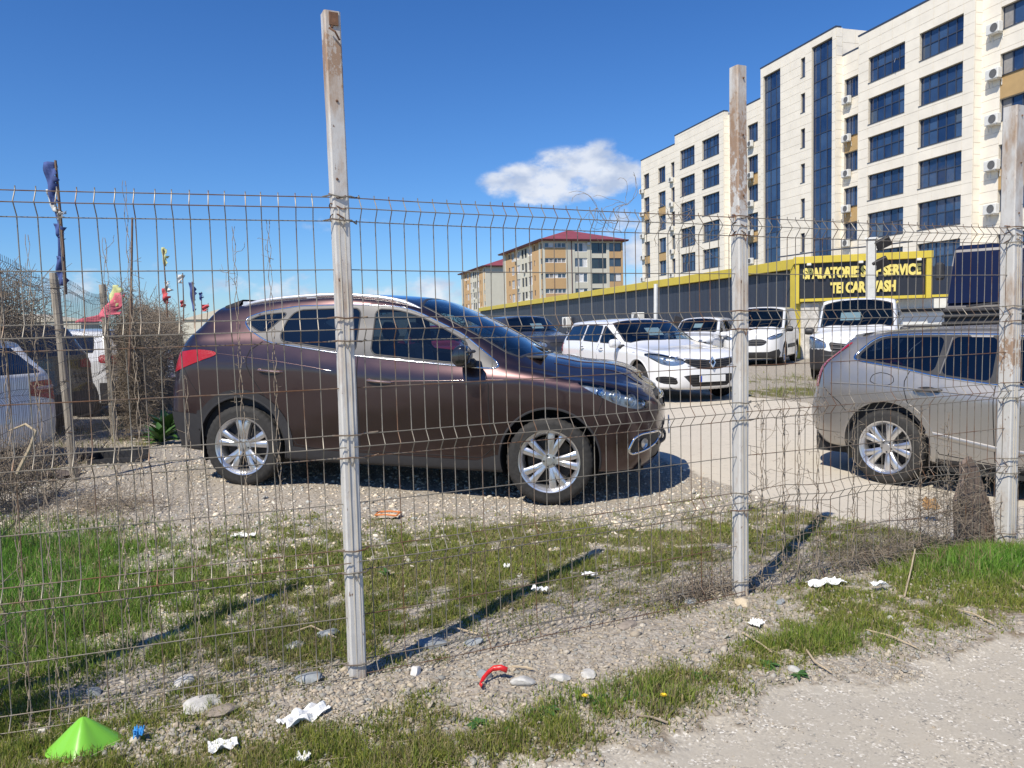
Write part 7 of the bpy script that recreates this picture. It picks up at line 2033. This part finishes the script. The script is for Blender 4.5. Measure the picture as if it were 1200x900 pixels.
# green marker cone
P = gp(100, 886)
cone = empty('marker_cone', loc=(P[0], P[1], H(P[0], P[1])), rz=R(20), label='bright lime green low plastic cone standing in the grass at the bottom left', cat='cone')
m, t, b = newmat('lime plastic'); setc(b, color=(.19, .50, .045), rough=.3, coat=.4); MT['lime'] = m
b_ = MB(); b_.lathe([(.105, .0), (.106, .003), (.074, .035), (.038, .072), (.012, .097), (.005, .101), (.0005, .102)], 40, 'z')
b_.v = [(x*(1+.10*math.cos(4*math.atan2(y, x))), y*(1+.10*math.cos(4*math.atan2(y, x))), z+.004*math.sin(3*math.atan2(y, x))*(x*x+y*y)**.5/.1) for x, y, z in b_.v]
c_ = b_.build('shell', MT['lime'], cone, smooth=True)
c_.modifiers.new('t', 'SOLIDIFY').thickness = .004
b_ = MB(); b_.box(-.105, -.02, -.012, .012, .004, .012); b_.build('rim_tab', MT['lime'], cone)
# yellow flowers
def flower(px, py, label):
    P = gp(px, py); root = empty('dandelion', loc=(P[0], P[1], H(P[0], P[1])), label=label, cat='flower', group='yellow flowers by the path')
    b_ = MB(); b_.tube([(0, 0, 0), (.003, 0, .02), (.002, -.002, .038)], .0015, 5); b_.build('stem', simple('flower stem', (.10, .16, .04), .6), root)
    b_ = MB(); rd = random.Random(px)
    for k in range(22):
        a_ = 2*PI*k/22*1.0+rd.gauss(0, .1); r_ = .013 if k % 2 else .009; tz = .004 if k % 2 else .007
        p0_, p1_ = Vector((.002, -.002, .038)), Vector((.002+r_*math.cos(a_), -.002+r_*math.sin(a_), .038+tz)); s_ = Vector((-math.sin(a_), math.cos(a_), 0))*.0022
        b_.add([p0_-s_*.3, p1_-s_, p1_+s_, p0_+s_*.3], [(0, 1, 2, 3)])
    b_.build('petals', simple('yellow petal', (.75, .52, .02), .6), root, fixn=False)
flower(685, 829, 'yellow dandelion in the weeds left of the other'); flower(777, 828, 'yellow dandelion at the edge of the path')
flower(684, 830, 'yellow dandelion in the weeds left of the other') if False else None
# leafy weeds, each with its own leaves
MT['leafg'] = simple('weed leaf', (.045, .11, .022), .5, 0, .3, 40)
def weed(P, size, nl, label, seed, upright=.5, mat='leafg', group='leafy weeds', name='weed', wide=.36):
    rd = random.Random(seed); root = empty(name, loc=(P[0], P[1], P[2] if len(P) > 2 else H(P[0], P[1])), label=label, cat='weed', group=group)
    for k in range(nl):
        a_ = 2*PI*k/nl*1.618*2+rd.gauss(0, .2); L = size*rd.uniform(.6, 1.15); el_ = rd.uniform(.15, 1)*upright*1.4; n = 5; vs = []; fs = []
        for i in range(n+1):
            u = i/n; rr = L*u*math.cos(el_*(1-.4*u)); zz = L*(math.sin(el_)*u-.35*u*u*(1-.3*upright)); w2 = L*wide*math.sin(PI*min(1, u*.92+.06))**.8*.5
            c_ = Vector((rr*math.cos(a_), rr*math.sin(a_), zz+.004)); s_ = Vector((-math.sin(a_), math.cos(a_), 0))
            vs += [c_-s_*w2+Vector((0, 0, w2*.35)), c_, c_+s_*w2+Vector((0, 0, w2*.35))]
        for i in range(n): fs += [(3*i, 3*i+1, 3*i+4, 3*i+3), (3*i+1, 3*i+2, 3*i+5, 3*i+4)]
        obj_from('leaf', vs, fs, MT[mat], root, True)
    return root
wl_ = [(455, 676, .07, 7, 'broad leaved dark weed in the grass right of the tallest post', 1.0), (700, 825, .05, 14, 'toothed weed rosette in the verge beside the yellow flower', .4), (745, 820, .05, 12, 'weed rosette between the two yellow flowers', .4), (640, 838, .055, 14, 'weed rosette in the verge left of the yellow flowers', .4), (590, 860, .045, 12, 'dark weed rosette in the bottom grass', .4), (820, 795, .05, 12, 'weed rosette on the verge above the path', .4), (900, 780, .05, 14, 'weed rosette right on the path edge', .4), (935, 790, .045, 12, 'weed patch near the small pale stone', .4), (560, 850, .05, 10, 'weed rosette below the red ribbon', .5)]
for i, (px, py, s, nl, lab, u) in enumerate(wl_): weed(gp(px, py)[:2], s, nl, lab, 300+i, u)
for i, (px, py, Y, s, lab) in enumerate(((193, 470, 10.6, .42, 'leafy green plant growing against the dry hedge behind the SUV'), (187, 482, 10.0, .32, 'smaller leafy plant at the foot of the dry hedge'), (205, 462, 11.2, .36, 'leafy plant half hidden by the SUV rear'), (1003, 428, 20.5, .0, ''))):
    if not s: continue
    g0 = aty(px, py, Y); weed((g0[0], g0[1], .02), s, 30, lab, 330+i, 1.15, wide=.26)
# sticks and dry stems lying about
stk = [(40, 600, 125, 705, .012, 'pale bent branch leaning in the mesh at the left edge'), (0, 845, 40, 700, .004, 'thin dry stem by the left edge')]
def stick(pts, r_, label, mat='twig_pale'):
    b_ = MB(); b_.tube(pts, r_, 6); o = b_.build('dry_stick', MT[mat], None, smooth=True); return tag(o, label, 'stick', 'dry sticks on the ground')
def gs(px, py, h=.012): P = gp(px, py); return (P[0], P[1], H(P[0], P[1])+h)
stick([aty(20, 555, 5.0), aty(35, 525, 5.0), aty(42, 505, 5.02), aty(30, 497, 5.05), aty(10, 505, 5.1)], [.014, .012, .01, .008, .005], 'pale curved branch at the left edge before the white car')
stick([gs(945, 765), gs(955, 780, .02), gs(975, 790)], [.004, .005, .003], 'curved dry stick on the verge near the path')
stick([gs(905, 825-40), gs(930, 770+20, .02), gs(850, 748)], .003, 'thin dry stick in the gravel') if False else None
stick([gs(1015, 742), gs(1045, 752, .02), gs(1075, 762)], .003, 'dry stalk across the verge below the green tuft')
stick([gs(1120, 715), gs(1140, 722, .02), gs(1165, 733)], .004, 'dry stalk in the grass at the right')
stick([gs(1150, 660), gs(1170, 675, .02), gs(1200, 692)], .008, 'dead branch lying right of the right post foot')
stick([gs(870, 748), gs(890, 760, .02), gs(905, 768)], .004, 'brown stick right of the gravel strip')
stick([gs(745, 842), gs(765, 844, .015), gs(783, 848)], .004, 'short dark stick on the path edge', 'twig')
stick([gs(600, 790), gs(615, 791, .015), gs(625, 792)], .004, 'short stick in the gravel by the red ribbon')
stick([gs(340, 745), gs(365, 742, .03), gs(395, 755, .02)], .004, 'dry twig lying behind the mesh left of the post')
stick([gs(515, 745), gs(530, 740, .02), gs(560, 748)], .004, 'dry twig lying behind the mesh right of the post')
stick([gs(1060, 705), gs(1068, 680, .05), gs(1072, 668, .10)], .004, 'dry stalk standing in the green tuft')
# random fine straw
g = np.random.default_rng(71); n = 2600; x, y, _ = scatter(n, -6, 6, 2.1, 8, 72); n = len(x); a_ = g.uniform(0, PI, n); L = g.uniform(.02, .09, n); z = ground_micro(x, y)+g.uniform(.004, .02, n)
segs = np.stack([np.stack([x, y, z], 1), np.stack([x+np.cos(a_)*L, y+np.sin(a_)*L, z+g.normal(0, .006, n)], 1)], 1)
gm, gr, p_, l_ = covers(x, y); k = (p_ < .3) & (l_ < .3)
o = twigs_mesh('dry_straw', segs[k], MT['twig_pale'], None, .0011); tag(o, 'fine dry straw and twigs strewn over the verge', 'straw', kind='stuff')
# rough boards leaning at the right post
Pq = gp(1160, 645); bd = empty('leaning_boards', loc=(Pq[0], Pq[1]+.12, -.01), rz=math.atan2(*(PX[3]-PX[2])[::-1]), label='rough brown wedge of upright boards against the right post', cat='boards')
MT['wood'] = simple('weathered wood', (.165, .125, .10), .9, 0, .35, 7, .5, stretch=(6, 6, .6))
tops = [.30, .52, .55, .46, .30]
for k in range(5):
    x0_ = -.19+k*.070; b_ = MB(); hL = tops[k]; hR = tops[k]+[.16, .04, -.05, -.16, -.2][k]
    b_.prism([(x0_, 0), (x0_+.064, 0), (x0_+.064-.01*(k-2), hR), (x0_-.0, hL)], -.018, .012, lambda u, v, d: (u+(.0)*v, d+.06*v, v)); b_.build('board', MT['wood'], bd)
# dark debris by the second pale post
Pq = gp(140, 541); db_ = empty('black_tray', loc=(Pq[0], Pq[1], .01), rz=R(8), label='broken black plastic tray on the gravel by the second pale post', cat='tray')
b_ = MB(); b_.box(-.28, .28, -.17, .17, 0, .015); b_.box(-.28, .28, .155, .17, .015, .13); b_.box(-.28, -.265, -.17, .155, .015, .10); b_.box(.265, .28, -.17, .155, .015, .06); b_.box(-.28, .28, -.17, -.155, .015, .05); b_.build('tray', MT['plastic'], db_)
crumple('black_rag', 112, 538, .30, .20, simple('black rag', (.02, .02, .025), .8, 0, .3, 10), 'black rag beside the broken tray', 'rag', 31, amp=.10, lift=.03)
crumple('black_rag', 62, 560, .40, .25, simple('grey brown rag', (.12, .10, .09), .9, 0, .3, 10), 'grey rag by the foot of the first pale post', 'rag', 32, amp=.06, lift=.02)
# far skyline: trees and low roofs on the horizon
MT['treeline'] = simple('far leafless trees', (.11, .10, .085), .95, 0, .3, .2)
g = np.random.default_rng(5); segs = []; 
for k in range(60):
    x0_ = g.uniform(-230, 20); y0_ = g.uniform(230, 300); hh = g.uniform(4, 9)
    for j in range(40):
        a_ = np.array([x0_+g.normal(0, 1.8), y0_+g.normal(0, 2), g.uniform(.5, hh)]); segs.append((a_, a_+g.normal(0, 1, 3)*[1, .5, 1.4]))
o = twigs_mesh('far_trees', segs, MT['treeline'], None, .22); tag(o, 'thin line of far leafless trees on the horizon', 'trees', kind='stuff')
for i, (px, w_, h_, Y) in enumerate(((262, 16, 5, 150), (30, 26, 6, 180), (470, 20, 5.5, 220))):
    P = aty(px, 385, Y); root = empty('low_building', loc=(P[0], Y, -.3), label=['low pale shed far behind the SUV tail', 'low shed on the horizon at the left edge', 'low shed on the horizon behind the SUV roof'][i], cat='building')
    b_ = MB(); b_.box(-w_/2, w_/2, 0, 8, 0, h_); b_.build('wall', MT['apt'], root); b_ = MB(); b_.prism([(-w_/2-.4, h_+.01), (w_/2+.4, h_+.01), (0, h_+2)], -.3, 8.3, lambda u, v, d: (u, d, v)); b_.build('roof', MT['joint'], root)
